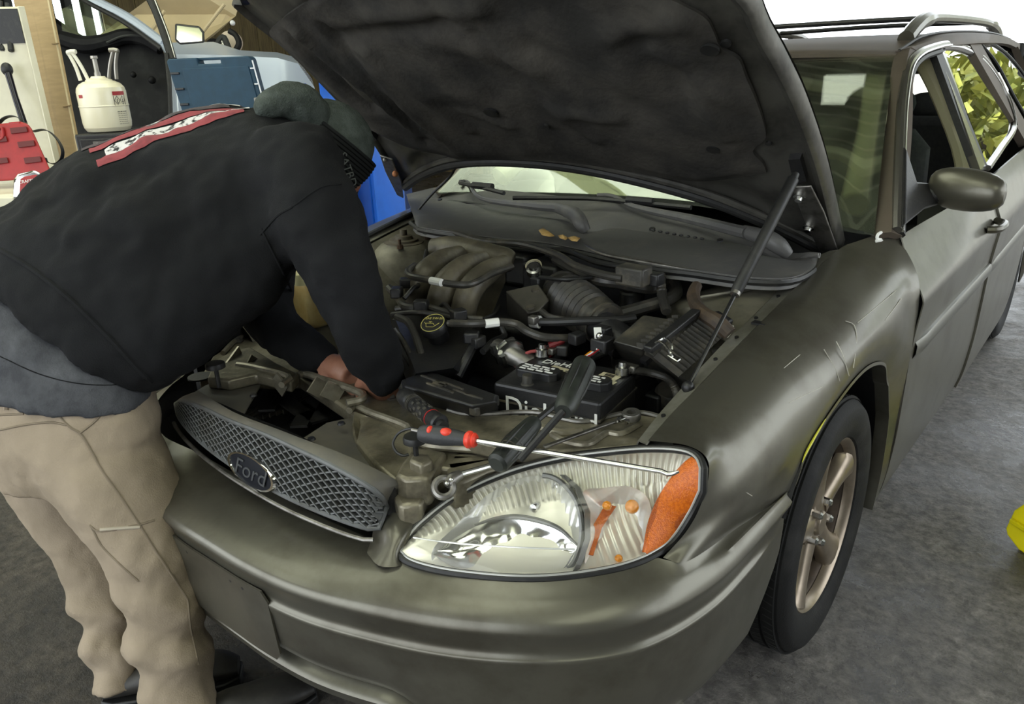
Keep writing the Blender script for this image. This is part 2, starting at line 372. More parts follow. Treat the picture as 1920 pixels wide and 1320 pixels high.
# ceiling: rafters under corrugated sheets, some of them translucent
TRANS = bpy.data.materials.new('translucent_roof_sheet'); TRANS.use_nodes = True
nt = TRANS.node_tree; nt.nodes.remove(nt.nodes['Principled BSDF']); tb = nt.nodes.new('ShaderNodeBsdfTranslucent'); tb.inputs[0].default_value = (0.78, 0.79, 0.64, 1)
nt.links.new(tb.outputs[0], nt.nodes['Material Output'].inputs[0])
ROOFM = mat('dull_roof_sheet', (0.16, 0.155, 0.13), 0.6, 0.3)
ce = MB()
CZ = 3.5
panels = MB()
xs = [-8.2 + i * 1.32 for i in range(11)]
for i in range(10):
    for j in range(18):
        y0 = -4.5 + j * 0.6
        b = panels if ((i % 2 == 0 and -3.4 < y0 < -1.0) or (3 <= i <= 5 and -1.0 < y0 < 0.4)) else ce
        rows = []
        for yy in (y0, y0 + 0.6): rows.append([(xs[i] + 1.32 * q / 24, yy, CZ + 0.018 * math.cos(q * math.pi / 2)) for q in range(25)])
        b.grid(rows)
ceil = struct('ceiling', ce, ROOFM)
part(ceil, 'translucent_panel', panels, TRANS)
for j in range(10):
    b = MB(); b.box((-1.6, -4.5 + j * 1.2, CZ - 0.13), (13.2, 0.09, 0.2)); obj('rafter', b, mat('rafter_wood_%d' % j, (0.10, 0.085, 0.05), 0.8) if j == 0 else RAF, ceil, sm=False)
    if j == 0: RAF = ceil.children[-1].data.materials[0]
REFLBATTEN = mat('pale_reflection_batten', (0.55, 0.53, 0.45), 0.7); bt0 = None  # pale strips added overhead for the lines mirrored in the windshield
for j in range(24):
    if bt0 is None: b = MB(); b.box((-1.6, 0, CZ - 0.03), (13.2, 0.022, 0.02)); o = obj('reflection_batten', b, REFLBATTEN, ceil, sm=False); bt0 = o.data
    else: o = obj('reflection_batten', None, None, ceil, mesh=bt0)
    o.location = (0, 0.9 + j * 0.21, 0)
# ------------------------------------------------------------------ the station wagon
car = thing('station_wagon', 'olive grey station wagon with its hood up and headlight facing the camera', 'car')
def mir(P): return V((-P[0], P[1], P[2]))
def mirror_mb(m): 
    r = MB(); r.v = [(-x, y, z) for x, y, z in m.v]; r.f = [tuple(reversed(f)) for f in m.f]; return r
# --- front bumper: plan curve (half) swept through a vertical profile
BC = [(0, -1.122), (.12, -1.121), (.25, -1.108), (.37, -1.077), (.512, -1.026), (.63, -.963), (.731, -.886), (.80, -.79), (.847, -.642), (.862, -.50), (.866, -.375)]
half = curve_n([V((a, b, 0)) for a, b in BC], 49, 10)
plan = [mir(p) for p in reversed(half[1:])] + half
nrm = []
for i in range(len(plan)):
    t = (plan[min(i + 1, len(plan) - 1)] - plan[max(i - 1, 0)]).normalized(); nrm.append(V((t.y, -t.x, 0)))
def sst(a, b, x):
    t = min(max((x - a) / (b - a), 0), 1); return t * t * (3 - 2 * t)
def yend(z): return -.352 - .10 * sst(.52, .24, z) ** 1.4
def lvl(z, off):
    r = []
    z0 = z if not callable(z) else getattr(z, 'z0', .545)
    ye = yend(z0); hp = [V((q.x, q.y, 0)) for q in half if q.y < ye]
    nx = half[len(hp)] if len(hp) < len(half) else None
    if nx is not None: hp.append(hp[-1].lerp(nx, (ye - hp[-1].y) / (nx.y - hp[-1].y)))
    else:
        e = half[-1]; hp.append(V((e.x, ye, 0)))
    hp = resample(hp, 49); pl = [mir(q) for q in reversed(hp[1:])] + hp; nr = []
    for i in range(len(pl)):
        t = (pl[min(i + 1, len(pl) - 1)] - pl[max(i - 1, 0)]).normalized(); nr.append(V((t.y, -t.x, 0)))
    for p, n in zip(pl, nr):
        s = abs(p.x); k = sst(.10, .16, s) * (1 - sst(-.50, -.40, p.y))
        o = off[0] + (off[1] - off[0]) * k if isinstance(off, tuple) else off
        zz = z(p) if callable(z) else z
        r.append(p + n * o + V((0, 0, zz)))
    return r
def low(z):
    f = lambda p: z + .085 * sst(.42, .24, z) * (1 - sst(.40, .56, abs(p.x)))
    f.z0 = z; return f
def rise(p): return 0.022 * sst(-.75, -.40, p.y)
# top row: the ledge under the grille, the shelf under the lamps, the seam to the fender
topc = [(0, -.955, .588), (.12, -.955, .588), (.22, -.953, .59), (.30, -.955, .594)]
def toprow():
    K = [(0, -.955, .585), (.15, -.955, .585), (.29, -.952, .588)] + [tuple(at(a, b, z=z)) for a, b, z in [(748, 1042, .600), (790, 1058, .600), (860, 1076, .60), (960, 1088, .60), (1050, 1086, .60), (1150, 1070, .602), (1215, 1050, .604), (1243, 1046, .605), (1290, 1052, .598), (1380, 990, .590), (1475, 926, .583)]]
    h = resample([V(k) for k in spline(K, 6)], 49); return [mir(p) for p in reversed(h[1:])] + h
T = toprow()
L1 = lvl(lambda p: .560 + rise(p), -.012); L2 = lvl(lambda p: .549 + rise(p), -.001)
mid = [a.lerp(b, .45) + V((0, 0, .010 * (1 - sst(.25, .5, abs(a.x))))) for a, b in zip(T, L1)]
mid2 = [a.lerp(b, .8) + V((0, 0, .008)) for a, b in zip(T, L1)]
rows = [T, mid, mid2, L1, L2, lvl(lambda p: .538 + rise(p), -.004), lvl(lambda p: .520 + rise(p), -.012), lvl(lambda p: .502 + rise(p), (-.014, -.0165)), lvl(lambda p: .488 + rise(p), (-.014, -.0175)), lvl(lambda p: .4845 + rise(p), (-.014, -.0115)), lvl(lambda p: .481 + rise(p), (-.014, -.0095)), lvl(lambda p: .475 + rise(p), (-.0145, -.0105)), lvl(.455, -.015), lvl(.42, -.018), lvl(low(.375), -.022), lvl(low(.33), -.027), lvl(low(.29), -.034), lvl(low(.262), -.046), lvl(low(.242), -.07), lvl(low(.235), -.12)]
bm1 = MB().grid(rows)
bump = part(car, 'front_bumper', bm1, PAINT, ang=1.2)
# licence plate pad, slightly proud, following the curve
def curve_at(x, z, off):
    for i in range(len(plan) - 1):
        if plan[i].x <= x <= plan[i + 1].x:
            q = (x - plan[i].x) / (plan[i + 1].x - plan[i].x); p = plan[i].lerp(plan[i + 1], q); n = nrm[i].lerp(nrm[i + 1], q); return p + n * off + V((0, 0, z))
pp = []
for j in range(9):
    z = .508 - .165 * j / 8; hw = .175 if j not in (0, 8) else .160
    pp.append([curve_at(-hw + 2 * hw * i / 12, z, -.0115 - .011 * sst(.40, .28, z) * 0 - .010 * (.508 - z) / .165) for i in range(13)])
sub(bump, 'licence_plate_pad', MB().grid(pp, .004), PAINT)
for x in (-.10, .06, .10): sub(bump, 'plate_hole', MB().lathe(curve_at(x, .49, -.0105), (0, -1, 0), [(.0001, 0), (.004, 0), (.004, .002), (.0001, .002)], 10), BLACK)
# chin lip below the fascia, bright along its edge
lip = [lvl(low(.252), -.060), lvl(low(.243), -.036), lvl(low(.236), -.030), lvl(low(.216), -.036), lvl(low(.206), -.060), lvl(low(.206), -.12)]
lip = [r[8:89] for r in lip]
sub(bump, 'chin_lip', MB().grid(lip, .003), PAINT)
fog = MB().beam(V((.42, -.98, .262)), V((.56, -.93, .258)), .05, .012); sub(bump, 'lower_grille_bar', fog, GREYPL)
air = MB().box((0, -.80, .24), (1.0, .04, .20)); sub(bump, 'air_intake', air, BLACK, sm=False)

# --- fender
FS = [
    [at(1215, 826, z=.768), at(1290, 836, z=.768), at(1328, 866, z=.757), at(1320, 930, z=.70), at(1290, 992, z=.645), at(1243, 1046, z=.605)],
    [V((.685, -.52, .787)), V((.742, -.53, .783)), V((.792, -.53, .755)), V((.822, -.55, .70)), V((.826, -.565, .65)), at(1290, 1052, z=.598)],
    [V((.694, -.40, .815)), V((.750, -.40, .81)), V((.800, -.40, .783)), V((.836, -.40, .735)), V((.850, -.41, .665)), at(1385, 988, z=.590)],
    [V((.700, -.29, .842)), V((.755, -.29, .838)), V((.806, -.29, .81)), V((.843, -.30, .76)), V((.857, -.315, .69)), at(1475, 926, z=.583)],
    [V((.705, -.18, .865)), V((.763, -.18, .861)), V((.817, -.18, .832)), V((.856, -.19, .785)), V((.866, -.22, .73)), V((.860, -.285, .655))],
    [V((.709, -.06, .89)), V((.768, -.06, .886)), V((.827, -.06, .856)), V((.868, -.07, .81)), V((.878, -.09, .765)), V((.870, -.15, .715))],
    [V((.713, .07, .911)), V((.772, .07, .907)), V((.838, .07, .876)), V((.880, .07, .825)), V((.888, .06, .78)), V((.876, .03, .735))],
    [V((.718, .19, .929)), V((.777, .20, .925)), V((.847, .20, .890)), V((.890, .20, .83)), V((.899, .20, .755)), V((.877, .20, .690))],
    [V((.722, .27, .940)), V((.782, .33, .940)), V((.846, .31, .905)), V((.889, .30, .84)), V((.900, .30, .72)), V((.877, .275, .61))],
    [V((.730, .31, .946)), V((.790, .43, .958)), V((.830, .430, .936)), V((.897, .366, .855)), V((.904, .364, .72)), V((.898, .371, .58))]]
g = smooth_grid(FS, 8, 8)
fm = MB().grid(g)
low = smooth_grid([[V((.877, .275, .61)), V((.877, .335, .50)), V((.876, .352, .40)), V((.874, .352, .30)), V((.868, .345, .2))], [V((.897, .370, .58)), V((.894, .381, .50)), V((.890, .392, .40)), V((.884, .404, .30)), V((.864, .405, .2))]], 3, 4)
fm.grid(low)
# rolled arch lip
lipc = [g[24 + i][-1] for i in range(0, 41)] + low[0][4:]
ring = [[p + V((0.003, 0, 0)), p + V((0.004, 0, 0)) + (V((p.x, 0, .325)) - p).normalized() * .008, p + V((-.03, 0, 0)) + (V((p.x, 0, .325)) - p).normalized() * .008] for p in lipc]
fm.grid(ring)
fen = part(car, 'fender', fm, PAINT, ang=1.0)
well = MB(); rows = []
for i in range(33):
    a = math.radians(-6 + 156 * i / 32); rows.append([V((x, .43 * math.cos(a), .325 + .43 * math.sin(a))) for x in (.862, .72, .50)])
well.grid(rows); well.box((.5, 0, .45), (.01, .86, .6)); sub(fen, 'wheel_well_liner', well, BLACK)
# yellow scuff along the front of the arch and pale scratches: thin paint marks on the panel
YM = mat('yellow_paint_transfer', (0.60, 0.58, 0.03), 0.5)
SCR = mat('bare_scratch', (0.42, 0.40, 0.34), 0.55, 0.3)
sub(fen, 'yellow_scuff', MB().tube([p + V((.004, -.003, .002)) for p in lipc[6:14]], [.0008, .0018, .0024, .0026, .0024, .002, .0016, .0008], 6), YM)
def on_fender(px, py):
    # nearest fender grid vertex along the sight, then nudged outward
    best = None; o = CAM_LOC; r = (at(px, py, d=1.0) - o).normalized()
    for row in g:
        for p in row:
            d = p - o; e = (d - r * d.dot(r)).length
            if best is None or e < best[0]: best = (e, d.dot(r))
    return o + r * (best[1] - .004)
for ps in ([(1585, 602), (1602, 610), (1606, 640), (1600, 690)], [(1568, 640), (1580, 665), (1592, 705)], [(1545, 655), (1565, 690), (1575, 715)], [(1470, 690), (1500, 665)], [(1608, 605), (1680, 545)], [(1480, 755), (1542, 725)], [(1660, 600), (1690, 560)], [(1385, 915), (1410, 930)]):
    sub(fen, 'scratch', MB().tube([on_fender(*q) for q in ps], .0009, 5, smooth=3), SCR)
part(car, 'fender', mirror_mb(fm), PAINT, ang=1.0)

# --- doors and quarter panel: side sections
ZS = [.20, .27, .40, .55, .66, .74, .80, .83, .88, .93, .985]
def side_x(y, z):
    base = {.20: .860, .27: .876, .40: .890, .55: .896, .66: .899, .74: .905, .80: .911, .83: .910, .88: .892, .93: .875, .985: .852}[z]
    return base + .012 * sst(.3, 1.6, y) - (.028 * sst(.83, .95, z) * (1 - sst(.36, 1.1, y))) - .09 * sst(2.6, 4.0, y) ** 1.5
def belt(y): return .955 + .045 * sst(.4, 2.4, y)
def zz(z, y): return z if z < .7 else .7 + (z - .7) * (belt(y) - .7) / (.985 - .7)
def side_panel(y0, y1, n, lowf=None, slant=0):
    R = []
    for i in range(n + 1):
        y = y0 + (y1 - y0) * i / n; r = []
        for z in ZS:
            zq = zz(z, y)
            if lowf: zq = max(zq, lowf(y)) if zq < lowf(y) else zq
            r.append(V((side_x(y, z), y + ((1 - i / n) * (slant * sst(.80, .20, z) + .068 * sst(.83, .985, z)) if slant else 0), zq)))
        R.append(r)
    return smooth_grid(R, 2, 4)
def sidebeam(y0, y1): 
    pts = []
    for i in range(13):
        y = y0 + (y1 - y0) * i / 12; pts.append((side_x(y, .66), y))
    return pts
MOULD = mat('body_side_moulding', (0.115, 0.112, 0.092), 0.35, 0.6, coat=0.2)
def moulding(y0, y1, par):
    rows = []
    for x, y in sidebeam(y0, y1):
        e = .002 if abs(y - y0) < 1e-6 else .0
        rows.append([V((x - .002, y, .692 - e * 4)), V((x + .012 - e * 4, y, .688)), V((x + .018 - e * 4, y, .678)), V((x + .017 - e * 4, y, .655)), V((x + .010 - e * 4, y, .640)), V((x - .002, y, .636 + e * 4))])
    sub(par, 'side_moulding', MB().grid(rows), MOULD)
for sgn in (1, -1):
    F = (lambda m: m) if sgn > 0 else mirror_mb
    d1 = part(car, 'front_door', F(MB().grid(side_panel(.362, 1.395, 8, None, .036), .003)), PAINT, ang=1.0)
    d2 = part(car, 'rear_door', F(MB().grid(side_panel(1.405, 2.36, 8), .01)), PAINT, ang=1.0)
    arch2 = lambda y: .325 + math.sqrt(max(.40 ** 2 - (y - 2.756) ** 2, 0)) if abs(y - 2.756) < .4 else .2
    qp = part(car, 'quarter_panel', F(MB().grid(side_panel(2.37, 4.0, 30, arch2), .01)), PAINT, ang=1.0)
    if sgn > 0: moulding(.40, 1.39, d1); moulding(1.41, 2.33, d2)
    if sgn > 0:
        hd = MB().tube([V((.918, 1.18, .845)), V((.950, 1.20, .847)), V((.953, 1.29, .85)), V((.922, 1.325, .851))], .012, 8, smooth=4); sub(d1, 'door_handle', hd, PAINT)
        hd = MB().tube([V((.92, 2.15, .85)), V((.952, 2.17, .852)), V((.955, 2.25, .855)), V((.925, 2.285, .856))], .012, 8, smooth=4); sub(d2, 'door_handle', hd, PAINT)
# --- glasshouse: two flat sides leaning in
def plane3(a, b, c):
    n = (V(b) - V(a)).cross(V(c) - V(a)).normalized(); return n, n.dot(V(a))
PF = plane3((.826, .46, .965), (.628, 1.2, 1.40), (.868, 1.40, .995)); PR = plane3((.868, 1.40, .995), (.640, 1.40, 1.405), (.835, 3.3, 1.02))
def onp(P, px, py, out=0.0):
    n, c = P; r = at(px, py, d=1.0) - CAM_LOC; t = (c - n.dot(CAM_LOC)) / n.dot(r); s = n if n.x > 0 else -n; return CAM_LOC + r * t + s * out
doorF = [o for o in car.children if o.name == 'front_door'][0]; doorR = [o for o in car.children if o.name == 'rear_door'][0]
# window frame of the front door, B pillar, rear glass
fr = [(1681, 432), (1684, 330), (1688, 230), (1692, 180), (1702, 125), (1722, 100), (1755, 87), (1775, 83)]
FRAMEM = mat('window_frame_paint', (0.10, 0.095, 0.085), 0.25, 0.6, coat=0.5)
BRIGHT = mat('bright_window_trim', (0.55, 0.55, 0.52), 0.2, 0.9)
sub(doorF, 'window_frame', MB().tube(curve_n([onp(PF, *q) for q in fr], 40), .013, 8), FRAMEM)
sub(doorF, 'window_trim', MB().tube(curve_n([onp(PF, q[0] + 4, q[1] + 4, .010) for q in fr], 40), .0045, 6), BRIGHT)
sub(doorF, 'window_seal', MB().tube(curve_n([onp(PF, q[0] + 9, q[1] + 9, .0) for q in fr[:-1]], 40), .010, 6), RUBBER)
bp_ = [V((.868, 1.30, .99)), V((.868, 1.40, .995)), V((.640, 1.40, 1.405)), V((.648, 1.33, 1.40))]
sub(doorF, 'pillar_trim', MB().prism([onp(PF, 1752, 92), onp(PF, 1764, 90), onp(PF, 1852, 312), onp(PF, 1832, 312)], V((1, 0, .4)), .02), RUBBER)
sub(doorR, 'pillar_frame', MB().prism([onp(PR, 1757, 86), onp(PR, 1768, 86), onp(PR, 1850, 318), onp(PR, 1838, 318)], V((1, 0, .4)), .02), FRAMEM)
def sheet_of(mb, P, pts, th=.004):
    n = P[0] if P[0].x > 0 else -P[0]; mb.prism([onp(P, *q) for q in pts], n, th); return mb
rg = [(1767, 88), (1800, 92), (1836, 112), (1866, 150), (1888, 195), (1899, 240), (1875, 280), (1850, 316), (1830, 255), (1806, 190)]
sub(doorR, 'window_glass', sheet_of(MB(), PR, rg), SIDEGL, sm=False)
sub(doorR, 'window_frame', MB().tube(curve_n([onp(PR, *q, .004) for q in rg[:7] + rg[7:8]], 50), .011, 6), FRAMEM)
sub(doorR, 'window_trim', MB().tube(curve_n([onp(PR, q[0] + 3, q[1] - 4, .010) for q in rg[:6]], 40), .004, 6), BRIGHT)
qg = [(1832, 76), (1862, 84), (1893, 108), (1925, 150), (1950, 200), (1960, 250), (1938, 240), (1905, 190), (1868, 120)]
qpn = [o for o in car.children if o.name == 'quarter_panel'][0]
sub(qpn, 'quarter_glass', sheet_of(MB(), PR, qg), SIDEGL, sm=False)
sub(qpn, 'glass_seal', MB().tube(curve_n([onp(PR, *q, .003) for q in qg] + [onp(PR, *qg[0], .003)], 60), .006, 6), RUBBER)
# side structure of the glasshouse: A, B, C, D pillars and the cant rail, one shell per side
def shell(sgn):
    m = MB()
    A0, A1 = V((.812, .45, .965)), V((.622, 1.16, 1.388))
    a_out = curve_n([V((.832, .43, .955)), V((.742, .78, 1.18)), V((.668, 1.03, 1.335)), V((.630, 1.22, 1.398))], 20)
    a_in = curve_n([V((.765, .385, .962)), V((.676, .76, 1.185)), V((.610, 1.0, 1.335)), V((.575, 1.16, 1.395))], 20)
    a_mid = [(p + q) / 2 + V((.012, -.015, .012)) for p, q in zip(a_out, a_in)]
    m.grid([a_out, a_mid, a_in], .02)
    top = curve_n([V((.630, 1.22, 1.398)), V((.648, 1.6, 1.412)), V((.650, 2.2, 1.42)), V((.63, 3.0, 1.415)), V((.60, 3.7, 1.385))], 24)
    up = curve_n([V((.575, 1.16, 1.402)), V((.592, 1.6, 1.452)), V((.595, 2.2, 1.465)), V((.58, 3.0, 1.458)), V((.55, 3.85, 1.42))], 24)
    md = [(p + q) / 2 + V((.012, 0, .012)) for p, q in zip(top, up)]
    m.grid([top, md, up], .02)
    # C and D pillars
    m.prism([V((.862, 2.36, 1.0)), V((.858, 2.62, 1.005)), V((.640, 2.25, 1.418)), V((.645, 1.98, 1.418))], V((1, 0, .4)), .03)
    m.prism([V((.82, 3.55, 1.02)), V((.76, 4.0, 1.0)), V((.56, 3.85, 1.40)), V((.615, 3.5, 1.40))], V((1, 0, .4)), .03)
    return m if sgn > 0 else mirror_mb(m)
for s in (1, -1): part(car, 'roof_pillars', shell(s), REFLPAINT, ang=0.9)
# --- roof, ditch lines, rack
RR = []
for y, zc, ze, hw in [(1.14, 1.405, 1.392, .585), (1.22, 1.425, 1.408, .583), (1.45, 1.452, 1.438, .583), (2.0, 1.472, 1.458, .588), (2.8, 1.470, 1.456, .58), (3.5, 1.445, 1.43, .56), (3.95, 1.40, 1.385, .54)]:
    RR.append([V((hw * t, y + .11 * (1 - t * t), zc + (ze - zc) * t * t)) for t in (-1, -.75, -.45, 0, .45, .75, 1)])
roof = part(car, 'roof', MB().grid(smooth_grid(RR, 5, 4), .012), REFLPAINT)
for s in (1, -1):
    sub(roof, 'ditch_strip', MB().tube(curve_n([V((s * .585, 1.17, 1.402)), V((s * .590, 1.45, 1.447)), V((s * .597, 2.0, 1.466)), V((s * .59, 2.8, 1.464)), V((s * .57, 3.5, 1.44))], 30), .006, 6), RUBBER)
rack = part(car, 'roof_rack', MB().tube(curve_n([V((-.52, 2.1, 1.520)), V((-.3, 2.1, 1.527)), V((.3, 2.1, 1.527)), V((.52, 2.1, 1.520))], 20), .011, 8), BLACK)
sub(rack, 'crossbar', MB().tube(curve_n([V((-.52, 3.0, 1.520)), V((0, 3.0, 1.527)), V((.52, 3.0, 1.520))], 20), .011, 8), BLACK)
for s in (1, -1):
    rail = MB().tube(curve_n([V((s * .545, 1.40, 1.440)), V((s * .54, 1.52, 1.475)), V((s * .535, 1.68, 1.505)), V((s * .53, 2.0, 1.520)), V((s * .525, 2.9, 1.520)), V((s * .515, 3.3, 1.500)), V((s * .51, 3.5, 1.455))], 44), [.020 + (.008 if i < 8 or i > 36 else 0) for i in range(44)], 10); sub(rack, 'side_rail', rail, PAINT)
# --- windshield
WR = []
for t in range(6):
    q = t / 5; r = []
    for u in (-1, -.8, -.45, 0, .45, .8, 1):
        xb, xt = .775 * u, .580 * u
        yb = .62 - .25 * u * u; yt = 1.30 - .15 * u * u
        zb, zt = .968, 1.412 - .022 * u * u
        bow = .035 * math.sin(math.pi * q)
        r.append(V((xb + (xt - xb) * q, yb + (yt - yb) * q - bow * .6, zb + (zt - zb) * q + bow)))
    WR.append(r)
WG = smooth_grid(WR, 5, 5)
wsg = part(car, 'windshield', MB().grid(WG, .004), WINDSH)
band = MB(); band.grid([[p + V((0, .006, -.008)) for p in r] for r in WG[22:]]); band.grid([[p + V((0, .006, -.008)) for p in r[-2:]] for r in WG]); band.grid([[p + V((0, .006, -.008)) for p in r[:2]] for r in WG])
sub(wsg, 'black_band', band, RUBBER)
# inside
ins = MB(); ins.box((0, .95, .62), (1.50, 1.0, .5)); ins.box((0, 2.6, .45), (1.5, 2.6, .35)); ins.box((0, 3.95, .8), (1.2, .06, .45))
dash = part(car, 'dashboard', MB().grid(smooth_grid([[V((-.74, .45, .945)), V((0, .62, .955)), V((.74, .45, .945))], [V((-.74, .8, .955)), V((0, .95, .965)), V((.74, .8, .955))], [V((-.74, 1.02, .90)), V((0, 1.1, .90)), V((.74, 1.02, .90))], [V((-.74, 1.05, .6)), V((0, 1.12, .6)), V((.74, 1.05, .6))]], 5, 5)), DARKIN)
part(car, 'cabin_floor', ins, DARKIN, sm=False)
hl = part(car, 'headliner', MB().grid([[V((-.56, 1.25, 1.375)), V((.56, 1.25, 1.375))], [V((-.57, 3.8, 1.38)), V((.57, 3.8, 1.38))]], .01), BEIGE)
for s in (1, -1): sub(hl, 'pillar_cover', MB().tube(curve_n([V((s * .655, .60, 1.00)), V((s * .598, .90, 1.18)), V((s * .540, 1.12, 1.30)), V((s * .50, 1.28, 1.35))], 16), .040, 12), BEIGE)
for s in (1, -1): sub(hl, 'pillar_cover', MB().tube([V((s * .79, 1.50, .8)), V((s * .77, 1.50, 1.02)), V((s * .67, 1.46, 1.25)), V((s * .59, 1.46, 1.38))], .032, 8, smooth=4), BEIGE)
for s in (1, -1):
    st = MB(); P = [V((s * .37, 1.62, .55)), V((s * .37, 1.72, .80)), V((s * .37, 1.80, 1.03)), V((s * .37, 1.83, 1.10))]
    st.ring_loft([[p + V((.25 * w_ * math.copysign(abs(math.cos(a)) ** .6, math.cos(a)), .075 * math.copysign(abs(math.sin(a)) ** .7, math.sin(a)), 0)) for a in [2 * math.pi * k / 20 for k in range(20)]] for p, w_ in zip(P, (1, 1, .9, .6))])
    seat = part(car, 'front_seat', st, GREYSEAT); sub(seat, 'headrest', MB().ball(V((s * .37, 1.85, 1.20)), 1, 16, 10, (.14, .055, .085)), GREYSEAT)
    sub(seat, 'cushion', MB().box((s * .37, 1.42, .62), (.5, .5, .14)), GREYSEAT, bevel=.03)
bs = part(car, 'rear_seat', MB().box((0, 2.62, .85), (1.3, .16, .5)), GREYSEAT, bevel=.04)
for x in (-.4, .4): sub(bs, 'headrest', MB().ball(V((x, 2.65, 1.15)), 1, 14, 8, (.13, .05, .06)), GREYSEAT)
sw = part(car, 'steering_wheel', MB().tube([V((.37 + .18 * math.cos(a), 1.16 + .08 * math.sin(a), .93 + .16 * math.sin(a))) for a in [2 * math.pi * k / 32 for k in range(32)]], .014, 8, close=True), RUBBER)
tg = MB(); tg.box((0, 3.96, .80), (1.45, .05, .54)); tg.box((0, 3.93, 1.34), (1.2, .05, .16)); tg.box((-.66, 3.94, 1.16), (.22, .05, .40)); tg.box((.66, 3.94, 1.16), (.22, .05, .40))
part(car, 'tailgate', tg, DARKIN, bevel=.02)
# --- door mirror
MC = V((.915, .70, 1.043))
rings = []
for t in range(13):
    q = t / 12; a = math.pi * q; rx = (math.cos(a)) ; s_ = max(math.sin(a), .02) ** .55
    c = MC + V((-.097 * rx, .016 * rx, -.002 + .004 * rx)); wd = .050 * s_; ht = (.058 + .003 * rx) * s_
    rings.append([c + V((0, -wd * math.cos(b) * (1.0 if math.cos(b) > 0 else .35), ht * math.sin(b))) for b in [2 * math.pi * k / 20 for k in range(20)]])
mirr = part(car, 'door_mirror', MB().ring_loft(rings), PAINT)
stalk = MB().ring_loft([[V(p) for p in r] for r in ([(.84, .66, 1.03), (.835, .47, .965), (.85, .70, .955), (.835, .75, 1.0)], [(.85, .70, 1.01), (.85, .60, .96), (.86, .72, .955), (.85, .77, .99)], [(.86, .75, 1.015), (.865, .725, .975), (.87, .76, .965), (.865, .80, 1.0)])])
sub(mirr, 'mirror_base', MB().prism([onp(PF, 1682, 430, .02), onp(PF, 1686, 280, .02), onp(PF, 1697, 318, .02), onp(PF, 1703, 346, .02), onp(PF, 1740, 352, .03), onp(PF, 1740, 392, .03), onp(PF, 1715, 400, .03)], V((1, 0, .3)), .025), BLACK, bevel=.006)
sub(mirr, 'mirror_arm', MB().tube(AY(.70, (1686, 400), (1706, 384), (1738, 366), (1790, 364)), [.034, .026, .026, .030], 12, smooth=4), BLACK)
sub(mirr, 'mirror_glass', MB().ball(MC + V((0, .02, 0)), 1, 20, 8, (.085, .004, .048)), CHROME)
# --- wheels
def wheel(root_x, y, first=None):
    if first is not None:
        c = first.copy(); C.objects.link(c); c.location = V((0, y, 0))
        for ch in first.children: k = ch.copy(); C.objects.link(k); k.parent = c
        return c
    X0 = root_x; o = V((X0 - .0, y, .322)); ax = V((1, 0, 0))
    prof = [(.222, -.095), (.235, -.10), (.275, -.108), (.302, -.10), (.316, -.086)]
    for i in range(5):
        a = -.078 + i * .0335
        prof += [(.3235, a), (.324, a + .011), (.3235, a + .026), (.317, a + .0275), (.317, a + .0325)]
    prof += [(.316, .086), (.304, .10), (.296, .1035), (.294, .1045), (.275, .1075), (.252, .106), (.235, .100), (.224, .094), (.216, .080)]
    t = MB().lathe(o, ax, [(r, h) for r, h in prof], 96, False)
    w_ = part(car, 'wheel', t, TYRE, ang=.5)
    # tread sipes
    s_ = MB()
    for k in range(0, 96):
        a = 2 * math.pi * (k + .5) / 96
        for h, dr in ((-.062, .3), (-.03, -.3), (.004, .3), (.038, -.3), (.07, .3)):
            p = o + V((h, .3242 * math.cos(a), .3242 * math.sin(a))); tt = V((0, -math.sin(a), math.cos(a))); q = (ax + tt * dr).normalized()
            s_.beam(p - q * .011, p + q * .011, .0022, .0012, V((0, math.cos(a), math.sin(a))))
    tr = sub(w_, 'tread_sipes', s_, RUBBER, sm=False); tr['kind'] = 'stuff'
    barrel = MB().lathe(o, ax, [(.150, -.09), (.20, -.085), (.205, .03), (.2125, .070), (.204, .062), (.198, .045), (.195, -.05), (.15, -.06)], 72, False)
    sub(w_, 'rim_barrel', barrel, RIMIN, ang=.8)
    sub(w_, 'rim', MB().lathe(o, ax, [(.212, .062), (.221, .075), (.2225, .086), (.219, .090), (.213, .086), (.207, .074), (.205, .066)], 72, False), ALLOY, ang=.8)
    hub = MB().lathe(o, ax, [(.0001, .080), (.028, .080), (.031, .077), (.033, .069), (.058, .068), (.070, .060), (.074, .03), (.074, -.03), (.0001, -.03)], 40)
    sub(w_, 'hub', hub, ALLOY)
    for k in range(5):
        a = math.radians(95 + 72 * k); d = V((0, math.cos(a), math.sin(a))); tt = V((0, -math.sin(a), math.cos(a)))
        R_ = []
        for r, hw, h, dp in [(.045, .036, .066, .03), (.085, .033, .067, .03), (.12, .031, .069, .03), (.155, .033, .072, .03), (.185, .040, .076, .03), (.209, .050, .080, .03)]:
            c = o + d * r + ax * h
            R_.append([c + tt * hw * x + ax * z for x, z in [(-1, -dp), (-1, -.006), (-.7, .003), (-.3, .007), (.3, .007), (.7, .003), (1, -.006), (1, -dp)]])
        m = MB(); RS = smooth_grid(R_, 3, 1); m.ring_loft(RS); sub(w_, 'spoke', m, ALLOY, ang=.9)
        a2 = a + math.radians(36); p = o + V((0, math.cos(a2), math.sin(a2))) * .055 + ax * .066
        sub(w_, 'lug_nut', MB().lathe(p, ax, [(.0001, .022), (.006, .022), (.0095, .016), (.0105, .0), (.0105, -.005), (.0001, -.005)], 6), STEEL, sm=False)
    br = MB().lathe(o, ax, [(.0001, -.02), (.14, -.02), (.14, -.045), (.0001, -.045)], 40); sub(w_, 'brake_disc', br, RUST)
    return w_
W1 = wheel(.755, 0.0)
W2 = wheel(0, 2.756, W1)
